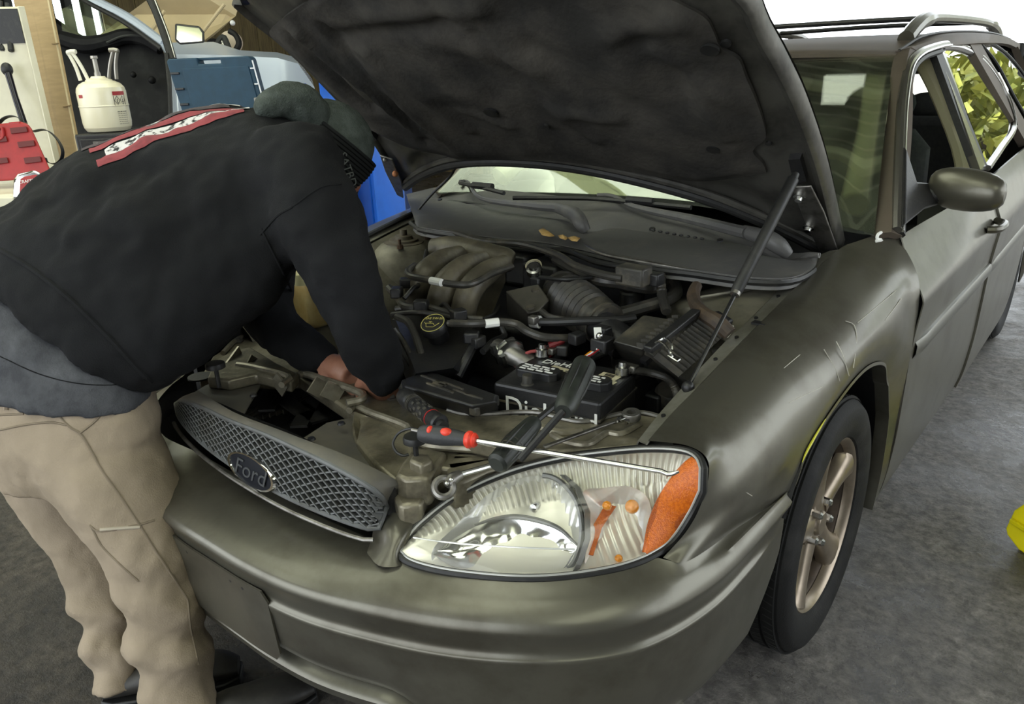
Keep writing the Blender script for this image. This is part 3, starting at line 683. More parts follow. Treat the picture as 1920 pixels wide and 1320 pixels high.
for yy, sx in ((0.0, -1), (2.756, -1)):
    c = wheel(0, yy, W1); c.rotation_euler = (0, 0, math.pi); c.location = V((0, yy, 0))
# dark underbody
ub = MB(); ub.box((0, 1.6, .27), (1.35, 5.0, .1)); ub.box((0, -.35, .32), (.9, 1.0, .06)); part(car, 'underbody', ub, BLACK, sm=False)
# ------------------------------------------------------------------ hood, propped open on its gas struts
from mathutils import noise as NZ
HO = V((0, .302, .958)); HV = V((0, -.7670, .6417)); HN = V((0, .6417, .7670))
def HL(x, v, w=0.0): return HO + V((x, 0, 0)) + HV * v - HN * w
def HP(px, py, w=0.0):
    r = at(px, py, d=1.0) - CAM_LOC; o = HO - HN * w; t = (o - CAM_LOC).dot(HN) / r.dot(HN); return CAM_LOC + r * t
def coons(bot, top, lef, rig):
    # bot, top run left to right (n pts), lef, rig run bottom to top (m pts)
    n, m = len(bot), len(lef); R = []
    for i in range(m):
        t = i / (m - 1); r = []
        for k in range(n):
            s = k / (n - 1)
            p = bot[k] * (1 - t) + top[k] * t + lef[i] * (1 - s) + rig[i] * s
            p -= (bot[0] * (1 - s) * (1 - t) + bot[-1] * s * (1 - t) + top[0] * (1 - s) * t + top[-1] * s * t); r.append(p)
        R.append(r)
    return R
rear_px = [(748, 350), (790, 326), (850, 307), (950, 302), (1100, 317), (1300, 365), (1440, 420), (1530, 460), (1578, 470)]
left_px = [(1578, 470), (1546, 330), (1506, 210), (1466, 125), (1430, 60), (1401, 0)]
right_px = [(748, 350), (715, 290), (680, 240), (600, 152), (520, 76), (475, 40), (430, 0)]
def hood_outline(w):
    bot = curve_n([HP(*q, w) for q in rear_px], 41)
    rig = curve_n([HP(*q, w) for q in left_px] + [HL(.625, .98, w), HL(.56, 1.10, w)], 41)
    lef = curve_n([HP(*q, w) for q in right_px] + [HL(-.625, .98, w), HL(-.56, 1.10, w)], 41)
    top = curve_n([lef[-1], HL(-.35, 1.17, w), HL(0, 1.20, w), HL(.35, 1.17, w), rig[-1]], 41)
    return bot, top, lef, rig
hood = part(car, 'hood', MB().grid([[p + HN * (.030 + .035 * math.sin(math.pi * k / 40) + .008 * math.sin(math.pi * i / 40)) for k, p in enumerate(r)] for i, r in enumerate(coons(*hood_outline(0)))]), PAINT)
rim = []
bo, to, le, ri = hood_outline(0)
loop = bo + ri[1:] + to[-2::-1] + le[-2:0:-1]
ctr = HL(0, .6)
rim = [[p + HN * .032 for p in loop] + [loop[0] + HN * .032], [p - HN * .004 for p in loop] + [loop[0] - HN * .004], [p.lerp(ctr, .012) - HN * .010 for p in loop] + [loop[0].lerp(ctr, .012) - HN * .010], [p.lerp(ctr, .030) - HN * .004 for p in loop] + [loop[0].lerp(ctr, .03) - HN * .004], [p.lerp(ctr, .040) + HN * .006 for p in loop] + [loop[0].lerp(ctr, .04) + HN * .006]]
sub(hood, 'hem_flange', MB().grid(rim), HOODIN, ang=1.0)
inner = coons(*[[p.lerp(ctr, .035) for p in c] for c in (bo, to, le, ri)])
def emb(i, k):
    s, t = k / 40, i / 40
    e = .012 * sst(.03, .06, s) * (1 - sst(.10, .13, s)) + .012 * sst(.88, .905, s) * (1 - sst(.95, .975, s))   # side channels
    e -= .016 * sst(.02, .05, t) * (1 - sst(.09, .12, t)) * sst(.08, .12, s) * (1 - sst(.88, .92, s))
    e += .014 * sst(.60, .64, s) * (1 - sst(.78, .82, s)) * sst(.015, .03, t) * (1 - sst(.10, .13, t))
    return e
sub(hood, 'inner_panel', MB().grid([[p - HN * (-.004 + emb(i, k)) for k, p in enumerate(r)] for i, r in enumerate(inner)]), HOODIN, ang=1.0)
# sound-deadening liner with its folds and dents
lb = [(690, 242), (764, 276), (834, 292), (880, 302), (1000, 300), (1100, 309), (1200, 326), (1300, 340), (1380, 334), (1437, 324)]
ll = [(1437, 324), (1430, 306), (1411, 284), (1434, 262), (1434, 240), (1418, 190), (1398, 145), (1385, 112), (1352, 92), (1338, 60), (1320, 32), (1268, 4)]
lr = [(690, 242), (640, 192), (560, 116), (515, 76), (505, 58), (530, 35), (560, 14), (596, -8)]
W0 = .016
Lb = curve_n([HP(*q, W0) for q in lb], 91); Ll = resample(spline([HP(*q, W0) for q in ll], 3) + [HL(.42, .98, W0)], 91); Lr = resample(spline([HP(*q, W0) for q in lr], 3) + [HL(-.42, .98, W0)], 91)
Lt = curve_n([Lr[-1], HL(-.2, 1.01, W0), HL(.2, 1.01, W0), Ll[-1]], 91)
LG = coons(Lb, Lt, Lr, Ll)
def seg_d(p, a, b):
    ab = b - a; t = max(0, min(1, (p - a).dot(ab) / ab.length_squared)); return (p - a - ab * t).length
FOLDS = [(HP(*a, W0), HP(*b, W0), wd, am) for a, b, wd, am in [((560, 60), (790, 250), .016, .016), ((610, 50), (800, 260), .022, -.014), ((690, 95), (880, 240), .020, .013), ((640, 70), (830, 30), .03, -.014), ((830, 60), (1000, 120), .05, .016), ((900, 60), (1030, 190), .018, -.010), ((1040, 200), (1160, 215), .022, .013), ((1060, 215), (1120, 260), .016, .012), ((1230, 90), (1390, 200), .020, .014), ((1300, 150), (1370, 250), .018, .013), ((1200, 70), (1290, 150), .03, -.012), ((870, 205), (960, 232), .012, .010), ((720, 170), (860, 280), .014, .010), ((1150, 60), (1270, 30), .03, .012), ((700, 20), (900, 10), .03, .014), ((540, 60), (700, 200), .02, -.016), ((1000, 90), (1180, 190), .05, -.012), ((1330, 40), (1400, 170), .012, -.008)]]
LP = []
for i, r in enumerate(LG):
    q = []
    for k, p in enumerate(r):
        s, t = k / 90, i / 90; ed = min(s, 1 - s, t, 1 - t); e = sst(0, .05, ed)
        d = .008 * e + e * (.014 * NZ.noise(p * 5.5) + .006 * NZ.noise(p * 14 + V((3, 1, 2))))
        for a, b, wd, am in FOLDS:
            ds = seg_d(p, a, b); d += e * am * math.exp(-(ds / wd) ** 2)
        q.append(p - HN * d)
    LP.append(q)
liner = sub(hood, 'hood_liner', MB().grid(LP, .008), LINER, ang=1.3)
def disc_on(px, py, r, w=.030, asp=.75):
    c = HP(px, py, w); m = MB(); m.ring_loft([[c + V((r * math.cos(a), 0, 0)) + HV * r * asp * math.sin(a) + HN * z for a in [2 * math.pi * k / 16 for k in range(16)]] for z in (0, .006)]); return m
for px, py, r in [(920, 213, .022), (1022, 239, .011), (1336, 282, .016), (1330, 96, .019), (878, 24, .018), (793, 246, .014), (868, 70, .012)]:
    sub(hood, 'liner_dimple', disc_on(px, py, r), RUBBER, ang=.4)  # dark discs stand in for shade in the liner's holes and dimples
for px, py, r in [(1360, 84, .011), (1440, 271, .007)]:
    sub(hood, 'panel_hole', disc_on(px, py, r, .014), RUBBER, ang=.4)
# rear edge weatherstrip and the two rubber stops
seal = curve_n([HP(*q, .016) for q in [(760, 352), (792, 330), (850, 310), (950, 305), (1100, 320), (1300, 368), (1440, 422), (1530, 466), (1562, 486)]], 60)
sub(hood, 'rear_weatherstrip', MB().tube(seal, .0125, 10), RUBBER)
sub(hood, 'rear_flange', MB().tube([p + HN * .010 + HV * .018 for p in seal], .010, 8), HOODIN)
# strut brackets, hinges
hb = MB(); c = HP(1490, 318, .03); hb.prism([HP(*q, .012) for q in [(1478, 300), (1500, 298), (1512, 340), (1497, 346), (1485, 330)]], -HN, .045); sub(hood, 'strut_bracket', hb, BLACK)
hb = MB().prism([HP(*q, .012) for q in [(672, 240), (690, 246), (706, 262), (694, 272), (680, 262)]], -HN, .04); sub(hood, 'strut_bracket', hb, BLACK)
RODM = mat('dark_piston_rod', (.03, .03, .03), .2, .6)
def strut(a, b, c, label):
    s = part(car, 'gas_strut', MB().tube([a, a.lerp(b, .04), a.lerp(b, .05), b.lerp(a, .02), b], [.008, .009, .0125, .0125, .008], 12), RUBBER, label=label)
    sub(s, 'piston_rod', MB().tube([b, c], .0042, 10), RODM); sub(s, 'end_cap', MB().tube([b.lerp(a, .01), b.lerp(c, .02)], .0105, 12), DSTEEL)
    sub(s, 'ball_end', MB().ball(c, .013, 12, 8), BLACK)
sa = HP(1492, 326, .045); sc_ = at(1290, 726, z=.80)
def onseg(a, b, px, py):
    r = (at(px, py, d=1.0) - CAM_LOC).normalized(); best = min(((( (a.lerp(b, k / 200) - CAM_LOC) - r * (a.lerp(b, k / 200) - CAM_LOC).dot(r)).length, k) for k in range(201))); return a.lerp(b, best[1] / 200)
sb = onseg(sa, sc_, 1371, 546)
strut(sa, sb, sc_, 'gas strut with bright piston rod')
ra = HP(696, 264, .045); strut(ra, ra + V((.00, -.16, -.26)) * .75, ra + V((0, -.30, -.50)), 'gas strut near the blue column')
for lst, x in (([(1484, 352), (1520, 350), (1545, 400), (1570, 470), (1545, 486), (1512, 425)], 1),):
    hg = part(car, 'hood_hinge', MB().prism([HP(*q, .022) for q in lst], -HN, .006), DSTEEL, bevel=.002)
    for q in [(1499, 369), (1516, 426)]:
        sub(hg, 'hinge_bolt', MB().lathe(HP(*q, .024), -HN, [(.0001, .012), (.008, .012), (.009, .004), (.014, .003), (.014, -.004), (.0001, -.004)], 12), STEEL)
hg = part(car, 'hood_hinge', MB().prism([HP(*q, .020) for q in [(712, 292), (735, 300), (752, 340), (756, 372), (744, 366), (722, 322)]], -HN, .006), DSTEEL, bevel=.002)
sub(hg, 'hinge_bolt', MB().ball(HP(741, 326, .028), .011, 10, 6), mat('orange_rust', (.42, .16, .06), .6))
sub(hg, 'hinge_bolt', MB().ball(HP(722, 300, .028), .008, 10, 6), DSTEEL)
# washer hose hanging from the hood
part(car, 'washer_hose', MB().tube([HP(838, 288, .02), at(854, 304, y=.16), at(845, 330, y=.20), at(812, 362, y=.19), at(786, 392, y=.17), at(780, 405, y=.15), at(800, 432, y=.12)], .0045, 8, smooth=6), RUBBER)

# ------------------------------------------------------------------ cowl panel and wipers
cw_f = curve_n(AZ(.930, (778, 415), (800, 426), (927, 443), (1040, 455), (1210, 492), (1300, 504), (1400, 517), (1480, 518), (1522, 500), (1535, 478)), 60)
cw_m = curve_n(AZ(.950, (764, 372), (828, 372), (893, 386), (1000, 404), (1100, 418), (1250, 440), (1400, 458), (1470, 464), (1520, 470), (1536, 474)), 60)
cw_r = curve_n(AZ3((762, 364, .955), (828, 350, .965), (893, 352, .972), (1000, 362, .978), (1100, 374, .98), (1250, 396, .975), (1400, 432, .965), (1470, 452, .96), (1520, 464, .955), (1538, 470, .952)), 60)
cw_0 = [p + V((0, -.012, -.028)) for p in cw_f]
dip = lambda p, c: .030 * math.exp(-(((p.x - c.x) / .065) ** 2 + ((p.y - c.y) / .05) ** 2))
wc = at(1095, 424, z=.945); wc2 = at(1470, 468, z=.945)
G = smooth_grid([cw_0, [p + V((0, -.004, -.008)) for p in cw_f], cw_f, [a.lerp(b, .5) + V((0, 0, .004)) for a, b in zip(cw_f, cw_m)], cw_m, [p + V((0, .004, -.006)) for p in cw_m], cw_r], 4, 2)
G = [[p - V((0, 0, dip(p, wc) + dip(p, wc2))) for p in r] for r in G]
cowl = part(car, 'cowl_panel', MB().grid(G, .004), GREYPL, ang=.9)
for k in range(8):
    sub(cowl, 'cowl_vent', MB().ball(at(1225 + k * 13, 432 + k * 2.2, z=.956), .007, 8, 6, (1, .6, .5)), BLACK)
for a, b in ((825, 375), (1223, 430), (1350, 452)): sub(cowl, 'cowl_clip', MB().lathe(at(a, b, z=.957), (0, -.3, 1), [(.0001, .004), (.008, .004), (.009, 0), (.0001, -.004)], 12), BLACK)
fs = [p + V((0, -.004, -.012)) for p in cw_f[3:56]]
part(car, 'cowl_seal', MB().tube(fs, .010, 8), RUBBER)
def wiper(arm, blade, cap, wm):
    w_ = part(car, 'wiper', MB().tube(arm, wm, 8, smooth=4), GREYPL)
    sub(w_, 'blade', MB().tube(blade, .0075, 6, smooth=3), BLACK); sub(w_, 'pivot_cap', MB().tube(cap, [.017, .022, .021, .014], 12, smooth=3), GREYPL)
    mid_ = (V(blade[0]) + V(blade[-1])) / 2; m_ = [V(p) for p in blade][len(blade) // 2]
    sub(w_, 'blade_clip', MB().tube([m_ + V((-.045, 0, .006)), m_ + V((.045, 0, .006))], .012, 8), BLACK)
wiper(AZ3((862, 340, 1.005), (878, 342, 1.0), (903, 372, .985), (990, 385, .985), (1050, 390, .985)), AZ3((862, 343, 1.005), (905, 352, 1.005), (945, 362, 1.0)), AZ3((1046, 389, .985), (1078, 402, .982), (1090, 420, .965), (1100, 434, .945)), [.006, .006, .008, .013, .015])
wiper(AZ3((1120, 366, 1.0), (1150, 368, 1.0), (1190, 388, .99), (1300, 412, .985), (1400, 437, .985)), AZ3((962, 371, .998), (1100, 372, 1.0), (1200, 380, 1.0), (1296, 389, 1.0)), AZ3((1396, 434, .985), (1440, 448, .98), (1462, 462, .965), (1478, 477, .945)), [.007, .007, .009, .014, .016])
# dry leaves blown against the cowl: each a thing
def leaf(pts, lab, z):
    m = MB(); P = AZ(z, *pts); c = sum(P, V((0, 0, 0))) / len(P); up = V((0, -.25, .97))
    m.v = [tuple(c + V((0, 0, .008)))] + [tuple(p) for p in P]; n = len(P); m.f = [(0, 1 + i, 1 + (i + 1) % n) for i in range(n)]
    o = obj('dry_leaf', m, LEAF); tag(o, lab, 'leaf', 'dry leaves on the cowl'); s_ = o.modifiers.new('t', 'SOLIDIFY'); s_.thickness = .0012; return o
leaf([(1010, 432), (1018, 428), (1030, 435), (1040, 443), (1030, 444), (1016, 441)], 'broad tan dry leaf on the grey cowl left of the wiper pivot', .952)
leaf([(1046, 442), (1056, 443), (1066, 447), (1060, 450), (1050, 447)], 'small curled dry leaf between the two larger dry leaves on the cowl', .950)
leaf([(1064, 446), (1076, 444), (1088, 447), (1082, 453), (1072, 452)], 'crumpled dry leaf nearest the wiper pivot on the grey cowl', .950)
m = MB(); m.tube(AZ3((1652, 436, .985), (1646, 440, .985), (1645, 448, .975), (1653, 450, .972), (1642, 452, .97)), .004, 6, smooth=4)
tag(obj('twisted_tissue', m, WHITEMARK), 'small twisted scrap of white tissue at the foot of the windshield pillar', 'scrap')
# ------------------------------------------------------------------ grille, lamp carrier, headlamp
gt = [(330, 757), (345, 752), (385, 766), (430, 787), (500, 815), (560, 843), (620, 872), (680, 905), (712, 928), (725, 950)]
gb = [(330, 757), (338, 785), (370, 822), (420, 862), (480, 900), (545, 935), (610, 963), (665, 983), (705, 992), (725, 978)]
GT = curve_n([at(a, b, y=-.93 - .055 * (1 - ((i - 4.5) / 4.5) ** 2)) for i, (a, b) in enumerate(gt)], 41)
GB = curve_n([at(a, b, y=-.945 - .05 * (1 - ((i - 4.5) / 4.5) ** 2)) for i, (a, b) in enumerate(gb)], 41)
gr = part(car, 'grille', MB().grid([[a.lerp(b, t) + V((0, .035, 0)) for a, b in zip(GT, GB)] for t in (0, .25, .5, .75, 1)]), BLACK)
def gpt(u, t):
    i = min(int(u * 40), 39); q = u * 40 - i; return GT[i].lerp(GT[i + 1], q).lerp(GB[i].lerp(GB[i + 1], q), t)
GRMAT = mat('grey_grille_plastic', (.105, .11, .112), .5, 0, (.07, .07, .066), 20)
gm = MB(); L_ = (GT[0] - GT[-1]).length
hts = [(a - b).length for a, b in zip(GT, GB)]
n = 27
for fam in (1, -1):
    for k in range(-10, n + 10):
        pts = []
        for s in range(9):
            t = .04 + .92 * s / 8; u = (k + .5) / n + fam * (t - .5) * .24
            if .03 < u < .975: pts.append(gpt(u, t) + V((0, .002 if fam > 0 else .004, 0)))
        for a, b in zip(pts, pts[1:]): gm.beam(a, b, .0029, .014, V((0, -1, .3)))
sub(gr, 'grille_mesh', gm, GRMAT, sm=False)
sub(gr, 'grille_rim', MB().tube(GT + list(reversed(GB))[1:-1], .0055, 8, close=True), GRMAT)
sub(gr, 'lower_chrome_strip', MB().tube([p + V((0, -.014, -.016)) for p in GB[2:40]], .0045, 8), DSTEEL)
# oval badge
bc = at(492, 874, x=.0) + V((0, -.022, 0)); bu = (gpt(.62, .5) - gpt(.34, .5)).normalized(); bv = (gpt(.45, .1) - gpt(.45, .9)).normalized(); bn = bu.cross(bv)
if bn.y > 0: bn = -bn
def oval(m, rx, ry, prof):
    rings = [[bc + bu * (rx * s) * math.cos(a) + bv * (ry * s) * math.sin(a) + bn * h for a in [2 * math.pi * k / 40 for k in range(40)]] for s, h in prof]; return m.ring_loft(rings)
sub(gr, 'badge_rim', oval(MB(), .088, .036, [(1, -.02), (1, .004), (.96, .008), (.88, .008), (.86, .003)]), CHROME)
sub(gr, 'badge', oval(MB(), .0765, .031, [(1, -.01), (1, .005), (.6, .008), (.01, .009)]), mat('dark_blue_badge', (.005, .006, .010), .6, spec=.2))
text('badge_script', 'Ford', .052, mat('badge_script_grey', (.055, .058, .062), .4), gr, bc + bn * .0095, bu, bv, .0006, shear=.35, font_scale=1.15)
# plastic cover over the grille
cp = [(335, 752), (352, 742), (385, 722), (430, 706), (480, 700), (498, 706), (455, 778), (480, 790), (560, 826), (612, 792), (640, 786), (672, 783), (676, 792), (664, 812), (672, 840), (700, 868), (732, 892), (730, 925), (722, 944), (690, 912), (620, 872), (560, 844), (500, 816), (430, 788), (385, 767), (345, 752)]
def plate(name, px, z, h, m_, bev=.004, par=car, up=(0, 0, 1), **k): return part(par, name, MB().prism([at(a, b, z=z) if not callable(z) else at(a, b, z=z(a, b)) for a, b in px], V(up), h), m_, bevel=bev, **k)
cover = plate('grille_cover', cp[:-1], lambda a, b: .705 - .03 * sst(560, 730, a), .006, mat('dusty_grey_cover', (.085, .080, .070), .55, 0, (.12, .108, .085), 10), .002)
sub(cover, 'front_skirt', MB().grid([[p + V((0, -.004, .003)) for p in GT], [p + V((0, .006 + .006 * abs(i - 20) / 20, .010)) for i, p in enumerate(GT)], [p + V((0, .014 + .045 * (abs(i - 20) / 20) ** 2, .010 - .010 * sst(30, 40, i))) for i, p in enumerate(GT)]], .004), cover.data.materials[0])
for q in [(475, 742), (640, 795), (584, 824)]: sub(cover, 'push_clip', MB().lathe(at(*q, z=.712), (0, 0, 1), [(.0001, .004), (.007, .004), (.009, 0), (.0001, -.003)], 12), BLACK)
# radiator support: pressed plate with raised ledges, one deep opening
sp = [(372, 712), (398, 668), (440, 640), (482, 606), (520, 612), (640, 662), (700, 706), (760, 715), (806, 755), (870, 776), (960, 776), (1010, 776), (1085, 792), (1150, 778), (1200, 776), (1244, 782), (1206, 832), (1090, 842), (985, 848), (930, 862), (850, 880), (790, 872), (740, 900), (700, 866), (668, 826), (676, 790), (655, 770), (560, 706), (500, 708), (450, 704)]
supp = plate('radiator_support', sp, .700, .035, SUPPORT, .006)
ins_ = [(505, 712), (560, 708), (640, 752), (655, 775), (610, 792), (560, 826), (480, 790), (456, 778)]
rad = plate('radiator', ins_, .60, .04, BLACK, 0)
for i in range(14):
    a = at(470 + i * 12, 770 - i * 3, z=.605); sub(rad, 'radiator_fin_row', MB().beam(a, a + V((.03, -.10, 0)), .004, .012), DUSTBLK, sm=False)
for a, b in (((540, 700), (500, 770)), ((600, 730), (560, 800)), ((560, 760), (600, 790)), ((570, 775), (525, 745))): sub(rad, 'fan_blade', MB().beam(at(*a, z=.64), at(*b, z=.64), .04, .006), BLACK)
def bead(px, z, r, m_=SUPPORT, par=supp, name='pressed_bead', sm_=4): return sub(par, name, MB().tube([at(a, b, z=z) if len(q) == 0 else at(a, b, z=q[0]) for a, b, *q in px], r, 8, smooth=sm_), m_)
EDGE = mat('pale_support_edge', (.30, .275, .21), .35, .5, (.18, .16, .12), 30)  # beads and ribs paler than the support plate
# left carrier with knob, ribs and ledge
lc = [(388, 708), (402, 676), (440, 655), (470, 650), (520, 680), (560, 700), (545, 716), (480, 700), (430, 712)]
sub(supp, 'lamp_carrier', MB().prism([at(a, b, z=.735) for a, b in lc], V((0, 0, 1)), .03), SUPPORT, bevel=.006)
for a, b in (((452, 662), (420, 706)), ((482, 672), (468, 700)), ((608, 714), (590, 742)), ((631, 722), (616, 748)), ((530, 712), (520, 730))): sub(supp, 'stiffening_rib', MB().beam(at(*a, z=.735), at(*b, z=.705), .005, .045), EDGE, sm=False)
bead([(560, 704), (575, 701), (620, 716), (668, 733), (682, 742), (676, 750), (650, 756)], .728, .009, EDGE)
bead([(445, 684), (480, 690), (540, 706), (528, 722)], .735, .008, EDGE)
bead([(482, 608), (470, 622), (440, 640), (418, 662)], .706, .007, EDGE)
bead([(500, 632), (520, 656), (560, 668)], .708, .006, EDGE)
sh = MB().prism([at(a, b, z=.722) for a, b in [(545, 640), (640, 668), (690, 712), (680, 730), (600, 706), (560, 694)]], V((0, 0, 1)), .02); sub(supp, 'sight_shield', sh, SUPPORT, bevel=.006)
for q, z in (((404, 688), .785), ((778, 826), .765)):
    kb = part(car, 'hood_stop', MB().lathe(at(*q, z=z), (0, 0, 1), [(.0001, .010), (.020, .010), (.022, .006), (.022, -.002), (.012, -.006), (.005, -.008), (.005, -.05), (.0001, -.05)], 20), RUBBER)
for q, r in (((712, 733), .014), ((838, 783), .013), ((375, 705), .03), ((630, 704), .01)): sub(supp, 'round_hole', MB().lathe(at(*q, z=.7015), (0, 0, 1), [(.0001, .0), (r, .0), (r, -.004), (.0001, -.004)], 20), BLACK)
for q in ((735, 746), (447, 640), (638, 695), (680, 690), (1140, 806)): sub(supp, 'support_bolt', MB().lathe(at(*q, z=.703), (0, 0, 1), [(.0001, .010), (.008, .010), (.009, .003), (.014, .002), (.014, -.002), (.0001, -.002)], 6), DSTEEL, sm=False)
# the swept duct beside the grille and the two stepped blocks
bead([(655, 770), (668, 762), (700, 775), (748, 792), (766, 800)], .712, .008, EDGE)
duct = smooth_grid([[at(664, 772, z=.71), at(664, 800, z=.70), at(672, 830, z=.69), at(700, 862, z=.68), at(735, 892, z=.66)], [at(700, 784, z=.70), at(700, 806, z=.67), at(710, 832, z=.65), at(728, 858, z=.64), at(752, 880, z=.63)], [at(750, 800, z=.71), at(752, 822, z=.68), at(748, 845, z=.66), at(752, 862, z=.65), at(768, 878, z=.64)], [at(764, 802, z=.715), at(772, 824, z=.715), at(770, 846, z=.705), at(776, 862, z=.70), at(790, 872, z=.695)]], 5, 5)
sub(supp, 'air_duct', MB().grid(duct, .006), SUPPORT)
bead([(766, 800), (768, 815), (735, 828), (705, 836), (690, 830)], .69, .006, EDGE)
b1 = [(752, 868), (772, 842), (800, 838), (838, 846), (820, 872), (806, 896), (760, 898), (740, 890)]
sub(supp, 'lamp_block', MB().prism([at(a, b, z=.715) for a, b in b1], V((0, 0, 1)), .06), SUPPORT, bevel=.008)
sub(supp, 'lamp_block', MB().prism([at(a, b, z=.675) for a, b in [(736, 905), (748, 884), (806, 892), (826, 868), (845, 872), (838, 905), (800, 926), (790, 944), (748, 948), (738, 930)]], V((0, 0, 1)), .07), SUPPORT, bevel=.008)
sub(supp, 'lamp_block', MB().prism([at(a, b, z=.70) for a, b in [(834, 868), (862, 838), (935, 842), (985, 846), (960, 868), (915, 880), (870, 900), (845, 905)]], V((0, 0, 1)), .06), SUPPORT, bevel=.008)
sub(supp, 'stop_pedestal', MB().prism([at(a, b, z=.735) for a, b in [(766, 862), (775, 848), (804, 850), (812, 862), (790, 872)]], V((0, 0, 1)), .03), SUPPORT, bevel=.006)
bead([(766, 800), (790, 830), (830, 838), (900, 842), (940, 838)], .712, .008, EDGE)
bead([(840, 768), (870, 776), (920, 776), (965, 773), (1010, 774), (1050, 784), (1090, 791), (1130, 784), (1165, 776), (1205, 774), (1240, 782)], .738, .0055, DSTEEL, name='front_rolled_edge')
sub(supp, 'tie_bar', MB().prism([at(a, b, z=.735) for a, b in [(806, 758), (870, 777), (960, 777), (1010, 777), (1085, 792), (1150, 779), (1200, 777), (1243, 783), (1206, 832), (1090, 842), (1000, 846), (930, 836), (850, 818), (806, 792)]], V((0, 0, 1)), .03), SUPPORT, bevel=.005)
bead([(1035, 815), (1060, 828), (1100, 834), (1125, 820), (1140, 812), (1165, 814), (1200, 795)], .737, .007, EDGE)
bead([(1010, 800), (1050, 812), (1090, 806)], .737, .009, SUPPORT)
sub(supp, 'square_hole', MB().box(at(748, 930, z=.66) + V((0, -.002, 0)), (.016, .02, .016)), BLACK, sm=False)
trim_ = plate('lamp_inner_trim', [(712, 968), (735, 955), (760, 962), (785, 958), (830, 930), (846, 935), (800, 975), (772, 992), (722, 990)], .622, .02, PAINT, .006)
# bright painted horn between the grille and the lamp
horn = smooth_grid([[at(690, 1040, z=.592), at(702, 1010, z=.600), at(708, 988, z=.615), at(724, 968, z=.628)], [at(712, 1062, z=.592), at(722, 1022, z=.614), at(730, 990, z=.634), at(745, 966, z=.640)], [at(738, 1064, z=.592), at(740, 1036, z=.610), at(754, 1005, z=.628), at(772, 980, z=.632)], [at(752, 1064, z=.590), at(748, 1040, z=.598), at(760, 1012, z=.615), at(786, 986, z=.620)]], 5, 5)
part(car, 'bumper_horn', MB().grid(horn, .006), PAINT)

# --- headlamp
hb_px = [(748, 1036, .605), (762, 1050, .603), (800, 1063, .602), (860, 1074, .602), (960, 1083, .602), (1050, 1081, .602), (1150, 1066, .604), (1215, 1045, .607), (1262, 1014, .618), (1296, 965, .66), (1318, 920, .71)]
ht_px = [(748, 1036, .605), (757, 1015, .613), (790, 978, .635), (860, 926, .668), (960, 882, .702), (1060, 857, .727), (1150, 845, .745), (1220, 840, .755), (1280, 843, .760), (1310, 856, .760), (1322, 885, .745)]
NL = 81
LBm = curve_n([at(a, b, z=z) for a, b, z in hb_px], NL); LTp = curve_n([at(a, b, z=z) for a, b, z in ht_px], NL)
def lens_row(t, bulge, inset=0.0):
    r = []
    for k in range(NL):
        s = k / (NL - 1); tt = inset + (1 - 2 * inset) * t; p = LBm[k].lerp(LTp[k], tt)
        e = math.sin(math.pi * min(max(tt, 0), 1)) * math.sin(math.pi * min(.02 + .98 * s, 1)) ** .5
        out = V((.42, -.70, .58)).normalized() if s > .5 else V((.25, -.74, .62)).normalized()
        r.append(p + out * bulge * e)
    return r
lamp = part(car, 'headlight', MB().grid([lens_row(i / 20, .030) for i in range(21)]), LENS)
outl = LBm + LTp[-2:0:-1]
sub(lamp, 'lamp_gasket', MB().tube([p + V((0, 0, -.001)) for p in outl], .0075, 8, close=True), RUBBER)
sub(lamp, 'lens_edge', MB().tube([p.lerp(lens_row(.5, 0)[40], .022) + V((.001, -.004, .004)) for p in outl], .0022, 6, close=True), mat('frosted_lens_edge', (.40, .40, .38), .3, .2))
def sight(px, py, surf, depth=0.0):
    o = CAM_LOC; r = (at(px, py, d=1.0) - o).normalized(); best = None
    for row in surf:
        for p in row:
            d = p - o; e = (d - r * d.dot(r)).length
            if best is None or e < best[0]: best = (e, d.dot(r))
    return o + r * (best[1] + depth)
LS = [lens_row(i / 40, .030) for i in range(41)]
def DL(px, py, dep=0.0): return sight(px, py, LS, dep)
# fluted back wall of the lamp
back = []
for i in range(81):
    t = i / 80; base = lens_row(t, .028, .02); r = []
    for k, p in enumerate(base): r.append(p)
    r = resample(r, 321); q = []
    for k, p in enumerate(r):
        s = k / 320; e = math.sin(math.pi * t) ** .6 * min(1, s * 5) * min(1, (1 - s) * 6)
        fl_ = .0026 * math.sin(s * 330) * sst(.62, .70, t) + .0014 * math.sin(s * 240) * (1 - sst(.62, .70, t)) * sst(.55, .6, s)
        q.append(p + V((-.30, .70, -.50)) * (.004 + .055 * e) + V((.25, -.74, .6)) * fl_ * min(1, 12 * (1 - t)) * min(1, s * 12))
    back.append(q)
sub(lamp, 'fluted_reflector', MB().grid(back), LAMPSIDE, ang=1.2)
# main bowl: a scooped reflector with a flat step, its glass capsule and hood
bo_c = DL(985, 985, .035)
fwd = V((.10, -.93, .25)).normalized(); rx_ = V((1, .12, 0)).normalized(); up_ = rx_.cross(-fwd).normalized()
if up_.z < 0: up_ = -up_
def bowl(c, rx, ry, dep, nseg=48, nr=10, facets=0, amp=0.0):
    R_ = []
    for j in range(nr + 1):
        q = j / nr; R_.append([c + rx_ * rx * q * math.cos(a) + up_ * ry * q * math.sin(a) - fwd * dep * (1 - q * q) + fwd * amp * math.sin(facets * math.cos(a) * q) for a in [2 * math.pi * k / nseg for k in range(nseg)]] if q > 0 else [c - fwd * dep] * nseg)
    return MB().ring_loft(R_, cap=False)
mainb = [[None] * 41 for _ in range(31)]
edge_px = [(820, 1060), (812, 1030), (850, 990), (905, 935), (965, 900), (1030, 893), (1072, 925), (1090, 975), (1086, 1030), (1062, 1068), (1000, 1076), (900, 1072)]
